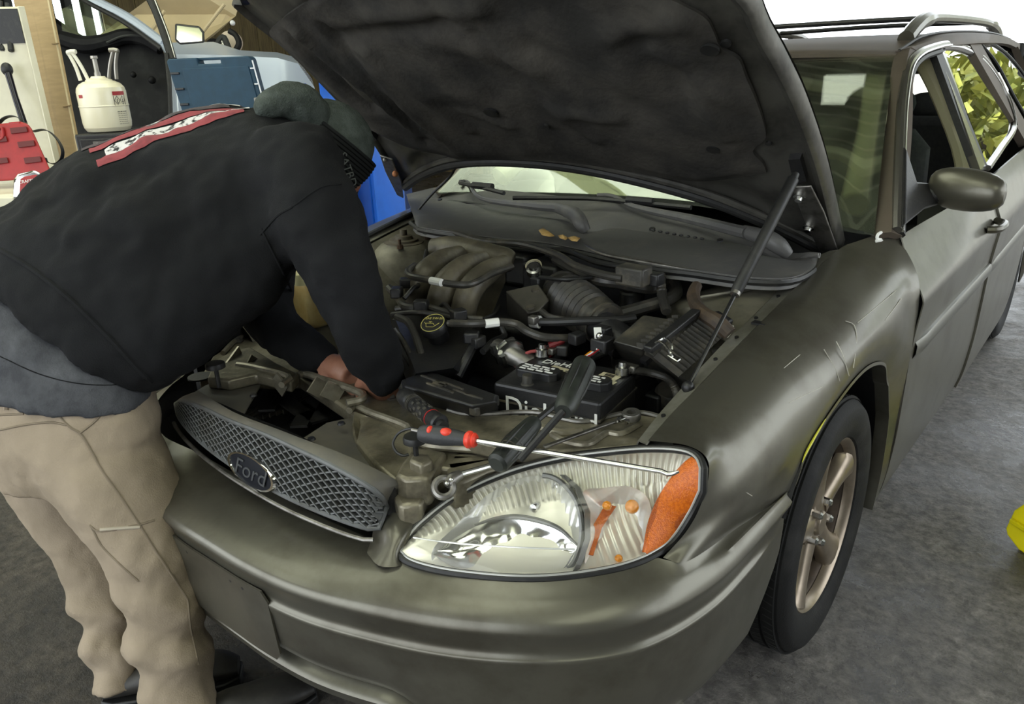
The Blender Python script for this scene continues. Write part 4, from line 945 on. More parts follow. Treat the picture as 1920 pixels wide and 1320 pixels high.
E_ = resample(spline([DL(*q, .022) for q in edge_px], 6, close=True) + [DL(*edge_px[0], .022)], 289)[:-1]
cc = sum(E_, V((0, 0, 0))) / len(E_); bd = V((-.25, .80, -.45)).normalized()
RB = []
for j in range(29):
    q = 1 - j / 28; RB.append([cc + (p - cc) * max(q, .001) + bd * (.070 * (1 - q * q)) + bd * .0030 * math.sin((p - cc).dot(rx_) * q * 440) * (1 if (p - cc).z > .012 else 0) for p in E_])
sub(lamp, 'main_bowl', MB().ring_loft(RB, cap=False), LAMPCHROME, ang=1.2)
sub(lamp, 'bowl_rim', MB().tube([p for p in E_[112:280]], .005, 6), mat('grey_lamp_bezel', (.30, .30, .30), .3, .6))
scb = curve_n([DL(812, 1040, .018), DL(850, 1062, .018), DL(920, 1071, .018), DL(1000, 1073, .018), DL(1060, 1064, .018), DL(1083, 1030, .03)], 61)
sct = curve_n([DL(826, 1026, .020), DL(890, 988, .032), DL(940, 975, .038), DL(1000, 976, .042), DL(1050, 994, .040), DL(1082, 1024, .03)], 61)
sub(lamp, 'scoop_reflector', MB().grid([[a.lerp(b, t) + bd * (.020 * math.sin(math.pi * t ** .8) * math.sin(math.pi * (.03 + .94 * k / 60))) + bd * (.006 * NZ.noise(a.lerp(b, t) * 34)) * math.sin(math.pi * t) for k, (a, b) in enumerate(zip(scb, sct))] for t in [i / 30 for i in range(31)]]), SCOOP, ang=1.5)
lipc_ = [DL(890, 985, .030), DL(925, 974, .036), DL(965, 969, .040), DL(1010, 976, .040), DL(1050, 992, .038), DL(1082, 1022, .03)]
sub(lamp, 'bowl_lip', MB().tube(lipc_, [.002, .004, .005, .005, .004, .002], 8, smooth=5), mat('grey_bowl_lip', (.20, .20, .20), .3, .6))
sub(lamp, 'lens_mould_line', MB().tube([DL(775, 1008, -.001), DL(850, 1018, -.001), DL(960, 1026, -.001), DL(1078, 1030, -.001)], .0016, 6, smooth=5), mat('lens_mould_line', (.75, .75, .73), .2, .3))
for q, r in (((1016, 945), .013),):
    sub(lamp, 'lamp_bulb', MB().lathe(DL(*q, .075), fwd, [(.0001, .035), (.007, .033), (.009, .026), (.009, -.01), (.016, -.011), (.017, -.03), (.0001, -.03)], 16), CHROME)
for q in ((1048, 912),): sub(lamp, 'adjuster', MB().ball(DL(*q, .05), .010, 12, 8), CHROME)
# side chamber with the amber bulbs
e2 = [(1092, 925), (1130, 915), (1180, 912), (1215, 935), (1222, 985), (1205, 1030), (1150, 1055), (1098, 1062), (1104, 1000)]
E2 = resample(spline([DL(*q, .02) for q in e2], 6, close=True) + [DL(*e2[0], .02)], 61)[:-1]; c2 = sum(E2, V((0, 0, 0))) / len(E2)
RB = []
for j in range(11):
    q = 1 - j / 10; RB.append([c2 + (p - c2) * max(q, .001) + bd * (.040 * (1 - q * q)) + bd * .0018 * math.sin((p - c2).dot(rx_) * q * 520) for p in E2])
sub(lamp, 'side_bowl', MB().ring_loft(RB, cap=False), LAMPCHROME, ang=1.2)
for q, r in (((1185, 950), .0125), ((1138, 948), .0085), ((1243, 962), .010), ((1160, 1047), .007)):
    sub(lamp, 'amber_bulb', MB().ball(DL(*q, .018), r, 16, 10, (1, 1, 1)), AMBERBULB)
div = [(1050, 890), (1078, 915), (1096, 960), (1097, 1010), (1084, 1050), (1074, 1074)]
sub(lamp, 'divider', MB().grid([[DL(a, b, .008) for a, b in div], [DL(a + 10, b, .012) for a, b in div], [DL(a + 12, b, .05) for a, b in div]], .002), mat('smoky_divider', (.22, .22, .215), .25, .5))
amb = [(1300, 856), (1318, 868), (1317, 905), (1300, 950), (1270, 995), (1235, 1025), (1207, 1036), (1209, 1000), (1222, 955), (1245, 915), (1270, 882)]
am_b = [(1207, 1036), (1209, 1005), (1218, 968), (1236, 928), (1258, 897), (1280, 872), (1300, 857)]
am_t = [(1212, 1037), (1245, 1020), (1275, 990), (1298, 952), (1312, 918), (1317, 885), (1312, 862)]
A1 = curve_n([DL(*q, .004) for q in am_b], 24); A2 = curve_n([DL(*q, .004) for q in am_t], 24)
sub(lamp, 'amber_reflector', MB().grid([[a.lerp(b, t) + V((.3, -.6, .5)) * (.005 * math.sin(math.pi * t)) for a, b in zip(A1, A2)] for t in [i / 8 for i in range(9)]], .003), AMBER)
# amber strips stand in for bulb tints reflected in the side bowl
sub(lamp, 'amber_bowl_tint', MB().grid([[DL(1100, 1040, .03), DL(1112, 985, .035), DL(1135, 945, .04)], [DL(1112, 1042, .03), DL(1128, 990, .038), DL(1155, 950, .045)]], .002), AMBER)
sub(lamp, 'amber_bowl_tint', MB().grid([[DL(1110, 1062, .02), DL(1150, 1050, .03), DL(1190, 1032, .03)], [DL(1116, 1054, .03), DL(1152, 1038, .04), DL(1182, 1022, .04)]], .002), AMBER)
# ------------------------------------------------------------------ engine bay
def tube3(name, pts, r, m_, par=car, sm_=5, seg=10, **k):
    return part(par, name, MB().tube([at(a, b, z=z) for a, b, z in pts], r, seg, smooth=sm_, **k), m_) if par is car else sub(par, name, MB().tube([at(a, b, z=z) for a, b, z in pts], r, seg, smooth=sm_, **k), m_)
def prism3(px, z, h, up=(0, 0, 1)): return MB().prism([at(a, b, z=z) if not isinstance(z, (list, tuple)) else at(a, b, z=z[i]) for i, (a, b) in enumerate(px)], V(up), h)
bay = MB(); bay.box((0, .335, .62), (1.36, .02, .66)); bay.box((0, -.2, .30), (1.36, 1.1, .02)); bay.box((-.64, -.2, .56), (.02, 1.1, .56)); bay.box((.66, -.05, .50), (.02, .8, .56)); bay.box((0, -.70, .44), (.8, .02, .30))
part(car, 'engine_bay_shell', bay, BLACK, sm=False)
# left apron: flange along the fender and the slope below it
fl_o = [at(a, b, z=z) for a, b, z in [(1212, 832, .766), (1270, 766, .785), (1390, 640, .845), (1500, 532, .902), (1545, 490, .925), (1572, 468, .938)]]
fl_i = [at(a, b, z=z) for a, b, z in [(1196, 826, .760), (1252, 757, .778), (1366, 634, .838), (1478, 524, .893), (1524, 485, .915), (1556, 470, .93)]]
fo, fi_ = curve_n(fl_o, 40), curve_n(fl_i, 40)
RAIL = mat('pale_flange', (.26, .25, .21), .45, .4, (.15, .14, .11), 14)
apr = part(car, 'fender_rail', MB().grid([fo, fi_, [p + V((-.012, .0, -.03)) for p in fi_]], .003), RAIL, ang=.5)
for k in (4, 13, 17, 21, 26, 33): sub(apr, 'rail_hole', MB().lathe((fo[k] + fi_[k]) / 2 + V((0, 0, .002)), (-.1, -.2, 1), [(.0001, .0015), (.0045, .0015), (.0045, -.004), (.0001, -.004)], 10), BLACK)
sub(apr, 'rail_bolt', MB().lathe((fo[34] + fi_[34]) / 2, (0, -.1, 1), [(.0001, .012), (.008, .012), (.009, .003), (.02, .002), (.02, -.002), (.0001, -.002)], 12), DSTEEL)
towr = smooth_grid([[at(1362, 640, z=.835), at(1420, 584, z=.865), at(1474, 530, z=.89), at(1508, 500, z=.905)], [at(1340, 628, z=.83), at(1392, 572, z=.868), at(1440, 530, z=.892), at(1478, 508, z=.90)], [at(1310, 622, z=.80), at(1330, 570, z=.855), at(1372, 545, z=.87), at(1440, 520, z=.885)], [at(1285, 640, z=.70), at(1262, 584, z=.82), at(1285, 556, z=.82), at(1380, 530, z=.85)], [at(1280, 650, z=.55), at(1250, 600, z=.70), at(1265, 565, z=.70), at(1360, 530, z=.75)]], 5, 5)
twl = part(car, 'strut_tower', MB().grid(towr, .003), APRON)
sub(twl, 'tower_step', MB().tube([at(1310, 558, z=.868), at(1370, 548, z=.882), at(1400, 544, z=.886), at(1440, 528, z=.895)], .004, 6, smooth=3), RAIL)
sub(twl, 'tower_slot', MB().box(at(1424, 606, z=.864), (.03, .02, .004)), BLACK, sm=False)
sub(twl, 'tower_slot', MB().box(at(1490, 536, z=.898), (.035, .02, .004)), BLACK, sm=False)
# right fender rail, tower and mount
rr_ = part(car, 'fender_rail', MB().grid([curve_n([V((-.722, .27, .940)), V((-.713, .07, .911)), V((-.705, -.18, .865)), V((-.694, -.40, .815)), V((-.685, -.6, .775))], 24), curve_n([V((-.68, .27, .925)), V((-.675, .07, .896)), V((-.668, -.18, .85)), V((-.655, -.40, .80)), V((-.645, -.6, .76))], 24)], .004), RAIL)
sub(rr_, 'rail_seal', MB().tube(curve_n([V((-.70, .24, .938)), V((-.695, .07, .912)), V((-.688, -.18, .866)), V((-.676, -.40, .816))], 24), .009, 8), RUBBER)
tc_ = at(757, 452, z=.865)
twr = part(car, 'strut_tower', MB().lathe(tc_, (.05, 0, 1), [(.0001, .0), (.055, .0), (.075, -.004), (.105, -.018), (.130, -.05), (.145, -.12), (.150, -.35), (.0001, -.35)], 40), APRON)
sub(twr, 'upper_mount', MB().lathe(tc_, (.05, 0, 1), [(.0001, .040), (.012, .040), (.013, .022), (.028, .020), (.032, .010), (.047, .008), (.05, .002), (.066, .0), (.068, -.006), (.0001, -.006)], 32), mat('dusty_rubber_mount', (.06, .05, .035), .6, 0, (.11, .09, .06), 20))
for k in range(3):
    a = 1.2 + 2.09 * k; sub(twr, 'mount_stud', MB().lathe(tc_ + V((.085 * math.cos(a), .085 * math.sin(a), -.006)), (0, 0, 1), [(.0001, .03), (.005, .03), (.005, .012), (.010, .012), (.011, 0), (.0001, 0)], 8), RUST)
apR = smooth_grid([[V((-.67, .25, .92)), V((-.665, 0, .88)), V((-.66, -.3, .82)), V((-.65, -.6, .76))], [V((-.60, .25, .88)), V((-.56, 0, .80)), V((-.56, -.3, .74)), V((-.58, -.6, .70))], [V((-.52, .25, .75)), V((-.48, 0, .70)), V((-.50, -.3, .62)), V((-.55, -.6, .6))], [V((-.50, .25, .45)), V((-.47, 0, .45)), V((-.48, -.3, .4)), V((-.54, -.6, .4))]], 5, 5)
part(car, 'inner_apron', MB().grid(apR, .003), APRON)
# coolant bottle behind the arms
cb = part(car, 'coolant_bottle', MB().box(at(590, 560, z=.78) + V((-.02, 0, 0)), (.14, .10, .16)), mat('amber_tinted_bottle', (.62, .50, .24), .35, 0, (.50, .32, .10), 9), bevel=.025, bseg=3)
sub(cb, 'bottle_cap', MB().lathe(at(566, 532, z=.86), (0, 0, 1), [(.0001, .03), (.024, .03), (.026, .026), (.026, 0), (.0001, 0)], 20), mat('pale_yellow_cap', (.66, .62, .32), .45))
# block and covers
part(car, 'engine_block', MB().box((-.10, .03, .55), (.50, .34, .34)).box((.12, -.15, .52), (.5, .3, .26)), BLACK, bevel=.02)
vc = part(car, 'valve_cover', MB().ring_loft([[at(*q, z=z) for q in px] for z, px in ((.79, [(742, 600), (770, 580), (880, 596), (895, 625), (850, 690), (780, 700)]), (.765, [(735, 600), (765, 572), (890, 590), (905, 625), (860, 698), (775, 708)]), (.62, [(735, 640), (765, 612), (890, 640), (905, 680), (860, 740), (775, 750)]))]), BLACK, ang=.5)
ocp = at(814, 612, z=.835); on_ = V((.10, -.45, .88)).normalized()
oc = part(car, 'oil_cap', MB().lathe(ocp, on_, [(.0001, .012), (.030, .012), (.033, .008), (.034, -.006), (.025, -.010), (.025, -.04), (.0001, -.04)], 36), BLACK)
sub(oc, 'printed_ring', MB().lathe(ocp, on_, [(.0275, .0128), (.0290, .0128), (.0290, .0120), (.0275, .0120), (.0275, .0128)], 36, False), YELLOWPRINT)
ox = V((.93, .34, .06)).normalized(); ox = (ox - on_ * ox.dot(on_)).normalized(); oy = on_.cross(ox)
text('printed_grade', 'SAE 5W-20', .0095, YELLOWPRINT, oc, ocp + on_ * .0125 + oy * .014, ox, oy, .0003)
can = MB()
def flat(pts): return [ocp + on_ * .0128 + ox * a + oy * b for a, b in pts]
for a, b in (((-.016, -.002), (-.012, -.014)), ((-.012, -.014), (.006, -.014)), ((.006, -.014), (.018, -.001)), ((-.016, -.002), (.002, -.002)), ((.002, -.002), (.007, -.008)), ((-.006, -.002), (-.006, .003)), ((-.010, .003), (-.002, .003)), ((-.016, -.004), (-.021, .001))): can.beam(*flat((a, b)), .0013, .0006, on_)
sub(oc, 'printed_oil_can', can, YELLOWPRINT, sm=False)
# intake manifold: plenum and three swan-neck runners
mani = part(car, 'intake_manifold', MB().tube([at(a, b, z=z) for a, b, z in [(812, 466, .905), (850, 466, .91), (905, 478, .91), (948, 488, .905), (962, 492, .90)]], [.030, .037, .037, .035, .026], 16, smooth=5), MANI)
for pts in ([(862, 476, .915), (826, 490, .915), (796, 516, .895), (782, 545, .85), (776, 590, .76)], [(905, 486, .915), (868, 502, .915), (838, 530, .89), (824, 565, .845), (818, 610, .75)], [(946, 494, .91), (912, 512, .905), (884, 540, .88), (870, 578, .83), (866, 625, .74)]):
    sub(mani, 'runner', MB().tube([at(a, b, z=z) for a, b, z in pts], [.024, .031, .034, .033, .034], 16, smooth=6), MANI)
sub(mani, 'end_plate', prism3([(930, 500), (948, 508), (918, 580), (896, 600), (872, 600), (885, 560)], [.90, .88, .80, .78, .79, .84], .03), MANI, bevel=.004)
for q in ((826, 500), (800, 588), (848, 596)): sub(mani, 'runner_boss', MB().lathe(at(*q, z=.86 if q[1] < 550 else .76), (0, 0, 1), [(.0001, .02), (.014, .02), (.016, 0), (.0001, 0)], 12), DUSTBLK)
fr_ = tube3('fuel_rail', [(905, 480, .93), (985, 490, .915), (960, 500, .92), (925, 512, .92), (885, 532, .915), (850, 533, .915), (800, 524, .92), (770, 518, .92), (765, 508, .92), (778, 498, .915)][2:], .0085, HOSE)
sub(fr_, 'label_wrap', MB().tube(AZ(.9195, (808, 526), (828, 530)), .0095, 10), WHITEMARK)
# throttle gear, brown linkage box, resonator hose
thr = part(car, 'throttle_body', MB().box(at(1030, 522, z=.84), (.12, .10, .10)).box(at(985, 500, z=.85), (.08, .10, .09)), BLACK, bevel=.01)
sub(thr, 'idle_valve', MB().lathe(at(1003, 512, z=.905), (.2, -.5, .9), [(.0001, .028), (.012, .028), (.014, .02), (.020, .018), (.021, .004), (.016, .0), (.016, -.02), (.0001, -.02)], 20), STEEL)
sub(thr, 'yellow_band', MB().lathe(at(1002, 505, z=.905), (.2, -.5, .9), [(.0215, .010), (.0215, .016), (.019, .0165), (.019, .0095), (.0215, .010)], 20, False), CREAMPRINT)
sub(thr, 'connector', MB().box(at(1008, 530, z=.885), (.03, .03, .03)), BLACK, bevel=.004)
lk = part(car, 'linkage_cover', MB().ring_loft([[at(a, b, z=z) for a, b, z in r] for r in ([(948, 545, .87), (984, 538, .885), (1010, 532, .89), (1030, 562, .87), (1010, 584, .85), (990, 588, .845)], [(950, 590, .77), (984, 580, .78), (1012, 580, .78), (1030, 600, .77), (1012, 620, .76), (988, 618, .75)])]), mat('dusty_brown_cover', (.072, .066, .052), .55, 0, (.05, .046, .036), 18), ang=.4, bevel=.004)
for q in ((1004, 544, .892), (995, 576, .862)): sub(lk, 'cover_screw', MB().lathe(at(*q[:2], z=q[2]), (0, -.2, 1), [(.0001, .003), (.010, .003), (.010, -.002), (.0001, -.002)], 16), DUSTBLK)
bel = [at(a, b, z=z) for a, b, z in [(1050, 548, .850), (1070, 562, .846), (1092, 578, .84), (1116, 596, .832), (1140, 612, .825)]]
bp2, br2 = cr_path(bel, [.056, .058, .058, .054, .048], 9)
rb = [r * (1 + (.09 * math.sin(i * 2.1) if 5 < i < 29 else .0)) for i, r in enumerate(br2)]
ih = part(car, 'intake_hose', MB().tube(bp2, rb, 28), HOSE, ang=1.2)
for i in (1, 33): sub(ih, 'hose_clamp', MB().tube([bp2[i], bp2[i + 1]], br2[i] + .004, 24), DUSTBLK)
# hoses and lines along the firewall
tube3('vacuum_hose', [(790, 430, .915), (850, 436, .925), (905, 452, .925), (980, 458, .93), (1045, 478, .93), (1078, 498, .93), (1130, 515, .925), (1168, 522, .925)], .010, HOSE)
tube3('heater_hose', [(1044, 486, .90), (1080, 506, .90), (1120, 524, .895), (1160, 530, .89), (1220, 540, .87), (1252, 524, .88), (1268, 545, .86), (1252, 562, .85), (1200, 578, .84), (1140, 594, .83)], .0165, HOSE, sm_=6)
tube3('wiring_loom', [(770, 418, .92), (800, 438, .91), (850, 446, .90), (930, 462, .90), (1000, 470, .905), (1060, 470, .92), (1120, 492, .925), (1210, 506, .925)], .008, RUBBER)
tube3('refrigerant_line', [(1080, 452, .93), (1130, 476, .93), (1210, 492, .93), (1300, 508, .925), (1390, 520, .92), (1440, 524, .915), (1500, 512, .92)], .006, DSTEEL)
cn = part(car, 'relay_box', MB().box(at(1188, 516, z=.93), (.075, .05, .045)), DUSTBLK, bevel=.005); sub(cn, 'relay_plug', MB().box(at(1222, 522, z=.92), (.05, .035, .03)), BLACK, bevel=.004)
tube3('corrugated_conduit', [(1238, 515, .915), (1240, 540, .88), (1243, 560, .86), (1250, 585, .84)], .013, HOSE, ribs=[1, .86])
tube3('canister_hose', [(1306, 536, .91), (1300, 552, .90), (1306, 574, .89), (1325, 592, .885), (1345, 604, .88), (1368, 626, .86)], [.013, .015, .015, .016, .018, .016], mat('rust_dusted_hose', (.035, .025, .018), .6, 0, (.075, .05, .03), 22))
vv = part(car, 'purge_valve', MB().beam(at(1330, 598, z=.862), at(1362, 618, z=.846), .045, .04), BLACK, bevel=.006)
for q in ((1322, 594, .862), (1366, 620, .842)): sub(vv, 'white_clip', MB().beam(at(q[0] - 4, q[1] + 8, z=q[2] + .005), at(q[0] + 7, q[1] - 5, z=q[2] + .008), .008, .014), WHITEMARK, bevel=.002)
part(car, 'fluid_reservoir', MB().lathe(at(1185, 565, z=.80), (0, 0, 1), [(.0001, .03), (.030, .03), (.034, .025), (.034, 0), (.04, -.01), (.04, -.10), (.0001, -.10)], 20), BLACK)
# air cleaner
ac_t = [(1148, 640), (1205, 590), (1280, 602), (1222, 660)]
ac = part(car, 'air_cleaner', MB().ring_loft([[at(a, b, z=z) for a, b, z in r] for r in ([(1150, 640, .845), (1206, 591, .87), (1262, 600, .87), (1232, 628, .86), (1206, 656, .845)], [(1144, 652, .80), (1200, 600, .83), (1270, 608, .83), (1240, 640, .82), (1206, 668, .80)], [(1146, 700, .66), (1190, 640, .69), (1270, 660, .69), (1240, 700, .67), (1208, 725, .66)])]), DUSTBLK, ang=.4, bevel=.004)
lid = MB().ring_loft([[at(a, b, z=z) for a, b, z in r] for r in ([(1208, 655, .845), (1300, 583, .88), (1322, 596, .872), (1398, 650, .80), (1330, 742, .745), (1286, 712, .775)], [(1206, 668, .80), (1300, 592, .85), (1330, 606, .84), (1400, 662, .76), (1330, 756, .70), (1280, 722, .73)], [(1206, 740, .62), (1300, 660, .66), (1330, 670, .66), (1396, 700, .66), (1330, 790, .60), (1280, 770, .60)])])
aw = part(car, 'air_filter_lid', lid, DUSTBLK, ang=.4, bevel=.004)
e1 = curve_n([at(1300, 590, z=.884), at(1262, 622, z=.868), at(1218, 656, z=.850)], 13); e2_ = curve_n([at(1392, 652, z=.812), at(1352, 692, z=.79), at(1312, 730, z=.766)], 13)
for i in range(13): sub(aw, 'lid_rib', MB().beam(e1[i].lerp(e2_[i], .12), e1[i].lerp(e2_[i], .62), .005, .014), DUSTBLK, sm=False)
sub(aw, 'seam_band', MB().beam(at(1306, 584, z=.892), at(1214, 656, z=.856), .022, .014), BLACK, bevel=.003)
for i in range(9):
    t = i / 8; a = at(1274, 596, z=.876).lerp(at(1208, 648, z=.852), t); sub(ac, 'edge_notch', MB().beam(a, a + V((-.018, .006, -.004)), .008, .012), DUSTBLK, sm=False)
cl = part(car, 'filter_clip', MB().tube([at(a, b, z=z) for a, b, z in [(1226, 646, .862), (1236, 640, .872), (1250, 650, .872), (1258, 664, .862), (1262, 672, .85)]], .0028, 6, smooth=4), STEEL)
sub(cl, 'clip_wire', MB().tube([at(a, b, z=z) for a, b, z in [(1234, 640, .872), (1246, 634, .876), (1258, 644, .872), (1260, 656, .862)]], .0028, 6, smooth=4), STEEL)
sub(cl, 'clip_tab', MB().beam(at(1254, 664, z=.858), at(1274, 676, z=.85), .016, .004), STEEL, bevel=.002)
sub(aw, 'lower_strap', MB().beam(at(1206, 680, z=.80), at(1232, 656, z=.82), .02, .012), BLACK)
sub(aw, 'corner_lug', MB().box(at(1352, 662, z=.80), (.05, .05, .03)), DUSTBLK, bevel=.006)
mafs = part(car, 'air_flow_meter', MB().tube([at(a, b, z=z) for a, b, z in [(1128, 612, .825), (1150, 630, .815), (1172, 648, .80)]], .040, 18), BLACK)
sub(mafs, 'white_label', MB().beam(at(1120, 615, z=.862), at(1122, 634, z=.848), .016, .004), WHITEMARK); sub(mafs, 'sensor_plug', MB().beam(at(1120, 650, z=.83), at(1140, 640, z=.83), .04, .03), BLACK, bevel=.004)
for k, cl_ in enumerate((AMBERBULB, WHITEMARK, RED, BLACK)): sub(mafs, 'plug_wire', MB().tube([at(1118 + k * 2, 652 + k * 2, z=.825), at(1104 + k * 2, 662 + k * 2, z=.80), at(1090, 672, z=.77)], .0022, 5, smooth=3), cl_)
sub(mafs, 'meter_bolt', MB().ball(at(1124, 630, z=.855), .008, 8, 6), STEEL)
# pipes in front of the throttle
pp_ = tube3('coolant_pipe', [(845, 606, .845), (890, 607, .85), (935, 604, .85), (968, 608, .845), (990, 622, .835), (1020, 632, .825), (1060, 634, .815), (1076, 632, .81)], .0095, HOSE)
sub(pp_, 'label_wrap', MB().tube([at(a, b, z=z) for a, b, z in [(910, 607, .8505), (935, 604, .8505)]], .0104, 10), WHITEMARK)
sub(pp_, 'pipe_end', MB().tube([at(a, b, z=z) for a, b, z in [(840, 606, .845), (890, 607, .85)]], .0075, 8), DSTEEL)
tube3('evaporative_hose', [(1000, 604, .84), (1040, 604, .845), (1090, 602, .85), (1160, 600, .85), (1190, 596, .85)], .010, RUBBER)
ec = part(car, 'hose_quick_connector', MB().tube(AZ(.842, (996, 602), (1012, 604)), .015, 12), WHITEMARK); sub(ec, 'connector_clip', MB().box(at(1000, 600, z=.85), (.02, .02, .02)), DSTEEL, bevel=.003)
tube3('vent_tube', [(1016, 584, .855), (1030, 594, .85), (1060, 600, .845), (1080, 600, .84)], .008, HOSE)
tube3('throttle_cable', [(1012, 520, .90), (1060, 524, .905), (1110, 520, .905)], .0055, RUBBER)
th = part(car, 'thermostat_housing', MB().tube([at(a, b, z=z) for a, b, z in [(930, 650, .79), (950, 660, .785), (972, 672, .775), (990, 684, .76)]], [.020, .026, .022, .028], 16, smooth=3), DSTEEL)
sub(th, 'flange', MB().lathe(at(955, 662, z=.785), (.8, -.4, -.2), [(.0001, .008), (.036, .008), (.038, 0), (.036, -.008), (.0001, -.008)], 10), STEEL)
for q in ((928, 660, .80), (962, 648, .80), (945, 680, .77)): sub(th, 'housing_bolt', MB().lathe(at(*q[:2], z=q[2]), (0, -.3, 1), [(.0001, .02), (.008, .02), (.009, .0), (.0001, 0)], 6), STEEL, sm=False)
# loom at the left: black cables
for pts, r, m_ in ([[(742, 580, .84), (790, 574, .85), (830, 584, .85), (870, 596, .845), (905, 600, .84)], .009, HOSE], [[(735, 590, .83), (780, 586, .845), (830, 592, .845), (880, 604, .84)], .007, HOSE], [[(744, 594, .84), (765, 604, .84), (778, 628, .82), (788, 660, .79), (800, 700, .75)], .009, HOSE], [[(738, 616, .83), (756, 640, .80), (772, 670, .78), (790, 705, .74)], .007, HOSE], [[(742, 634, .81), (760, 668, .78), (780, 700, .75)], .006, RUBBER], [[(730, 540, .86), (748, 560, .85), (760, 575, .85), (800, 580, .85)], .011, DUSTBLK], [[(758, 560, .86), (775, 540, .88), (786, 530, .88), (800, 470, .90)], .006, RUBBER], [[(905, 600, .84), (925, 590, .83), (935, 575, .82)], .006, RUBBER], [[(892, 640, .80), (880, 662, .79), (868, 685, .77), (858, 705, .75)], .012, BLACK], [[(876, 600, .84), (850, 588, .86), (834, 570, .86), (820, 580, .84)], .005, RUBBER], [[(905, 660, .79), (925, 640, .80), (945, 630, .80), (940, 612, .82)], .008, RUBBER]):
    tube3('engine_cable', pts, r, m_)
for a, b, z in ((762, 530, .88), (744, 548, .87), (790, 572, .86), (860, 590, .86), (895, 640, .81), (885, 632, .82), (1082, 634, .82), (1130, 622, .84), (1056, 655, .79)):
    part(car, 'wire_connector', MB().box(at(a, b, z=z), (.035, .028, .026), Euler((0, 0, a * .1)).to_matrix()), BLACK, bevel=.004)
tube3('bright_dipstick_tube', [(884, 650, .80), (876, 662, .79), (868, 672, .78)], .003, STEEL)
# battery
B0 = at(925, 717, z=.78); bx = at(1125, 757, z=.78) - B0; BW = bx.length; bx = bx.normalized(); by = V((-bx.y, bx.x, 0)); BD = .185
def bq(u, v, w): return B0 + bx * u + by * v + V((0, 0, w))
bt = part(car, 'battery', MB().ring_loft([[bq(*q, w) for q in ((0, 0), (BW, 0), (BW, BD), (0, BD))] for w in (0, -.21)]), BLACK, sm=False, bevel=.006)
sub(bt, 'battery_lid_seam', MB().ring_loft([[bq(*q, w) for q in ((-.002, -.002), (BW + .002, -.002), (BW + .002, BD + .002), (-.002, BD + .002))] for w in (-.036, -.040)]), DUSTBLK, sm=False)
for u in (.018, .135): 
    c_ = sub(bt, 'vent_cap', MB().ring_loft([[bq(u + a, .050 + b, w) for a, b in ((0, .012), (.012, 0), (.088, 0), (.1, .012), (.1, .033), (.088, .045), (.012, .045), (0, .033))] for w in (0.018, -.002)]), BLACK, sm=False, bevel=.003)
wm = MB(); rn = random.Random(5)
for u in (.018, .135):
    for j in range(3):
        x = 0.012
        while x < .082:
            w_ = rn.uniform(.006, .02); wm.box(bq(u + x + w_ / 2, .050 + .010 + j * .011, .0184), (w_, .0055, .0006)); x += w_ + .004
wo = sub(bt, 'cap_warning_print', wm, WHITEMARK, sm=False)
sub(bt, 'cream_strip', MB().box(bq(.150, .118, .0008), (.165, .016, .001), Matrix.Rotation(-.03, 3, 'Z')), CREAMPRINT, sm=False)
lb_ = MB(); 
for k in range(9): lb_.box(bq(.085 + k * .014, .119, .0015), (.009, .004, .0006))
sub(bt, 'strip_print', lb_, BLACK, sm=False)
text('top_lettering', 'DieHard', .031, WHITEMARK, bt, at(1058, 684, z=.7812), bx, by, .0005, shear=.12)
text('front_lettering', 'DieHard', .062, WHITEMARK, bt, bq(.135, -.0022, -.047), bx, V((0, 0, 1)), .0006)
sub(bt, 'code_label', MB().box(bq(.205, .132, .0012), (.045, .030, .0012)), CREAMPRINT, sm=False)
lb_ = MB()
for k, w_ in enumerate((.004, .002, .005, .003)): lb_.box(bq(.205, .122 + k * .0065, .0022), (.022, w_, .0006))
sub(bt, 'code_bars', lb_, BLACK, sm=False)
for nm, u, v, c_ in (('positive_terminal', .020, .178, RED), ('negative_terminal', .226, .155, BLACK)):
    tm = sub(bt, nm, MB().lathe(bq(u, v, 0), (0, 0, 1), [(.0001, .030), (.008, .030), (.009, .022), (.016, .020), (.017, .004), (.013, .0), (.0001, 0)], 18), STEEL)
    sub(bt, 'cable_clamp', MB().box(bq(u + .012, v + .016, .012), (.03, .022, .016)), DSTEEL, bevel=.003)
sub(bt, 'red_lead', MB().tube([bq(.028, .195, .022), bq(.05, .215, .03), bq(.03, .24, .01), bq(.0, .24, -.03)], .008, 8, smooth=4), mat('dark_red_lead', (.16, .012, .014), .5))
sub(bt, 'red_lead', MB().tube([bq(.018, .185, .012), bq(-.01, .16, .01), bq(-.03, .14, -.02)], .004, 8, smooth=4), mat('faded_red_wire', (.30, .05, .05), .5))
sub(bt, 'hold_down_bolt', MB().lathe(bq(.070, .022, .0), (0, 0, 1), [(.0001, .022), (.010, .022), (.011, .004), (.014, .002), (.014, -.002), (.0001, -.002)], 12), DUSTBLK)
tube3('battery_cable', [(1165, 690, .79), (1185, 694, .79), (1215, 698, .78), (1248, 708, .77), (1264, 724, .75), (1270, 745, .73)], .009, HOSE, ribs=[1, .88], sm_=7)
tube3('battery_cable', [(1098, 690, .775), (1110, 675, .775), (1130, 665, .78), (1146, 660, .78)], .008, RUBBER)
part(car, 'horn_housing', MB().lathe(at(1258, 735, z=.70), (.2, -.3, .9), [(.0001, .01), (.030, .01), (.036, .0), (.038, -.02), (.034, -.03), (.04, -.04), (.04, -.12), (.0001, -.12)], 22), DUSTBLK)
part(car, 'bay_bracket', MB().box(at(1215, 755, z=.66), (.10, .08, .08)).box(at(1180, 735, z=.62), (.12, .1, .05)), BLACK, bevel=.006)
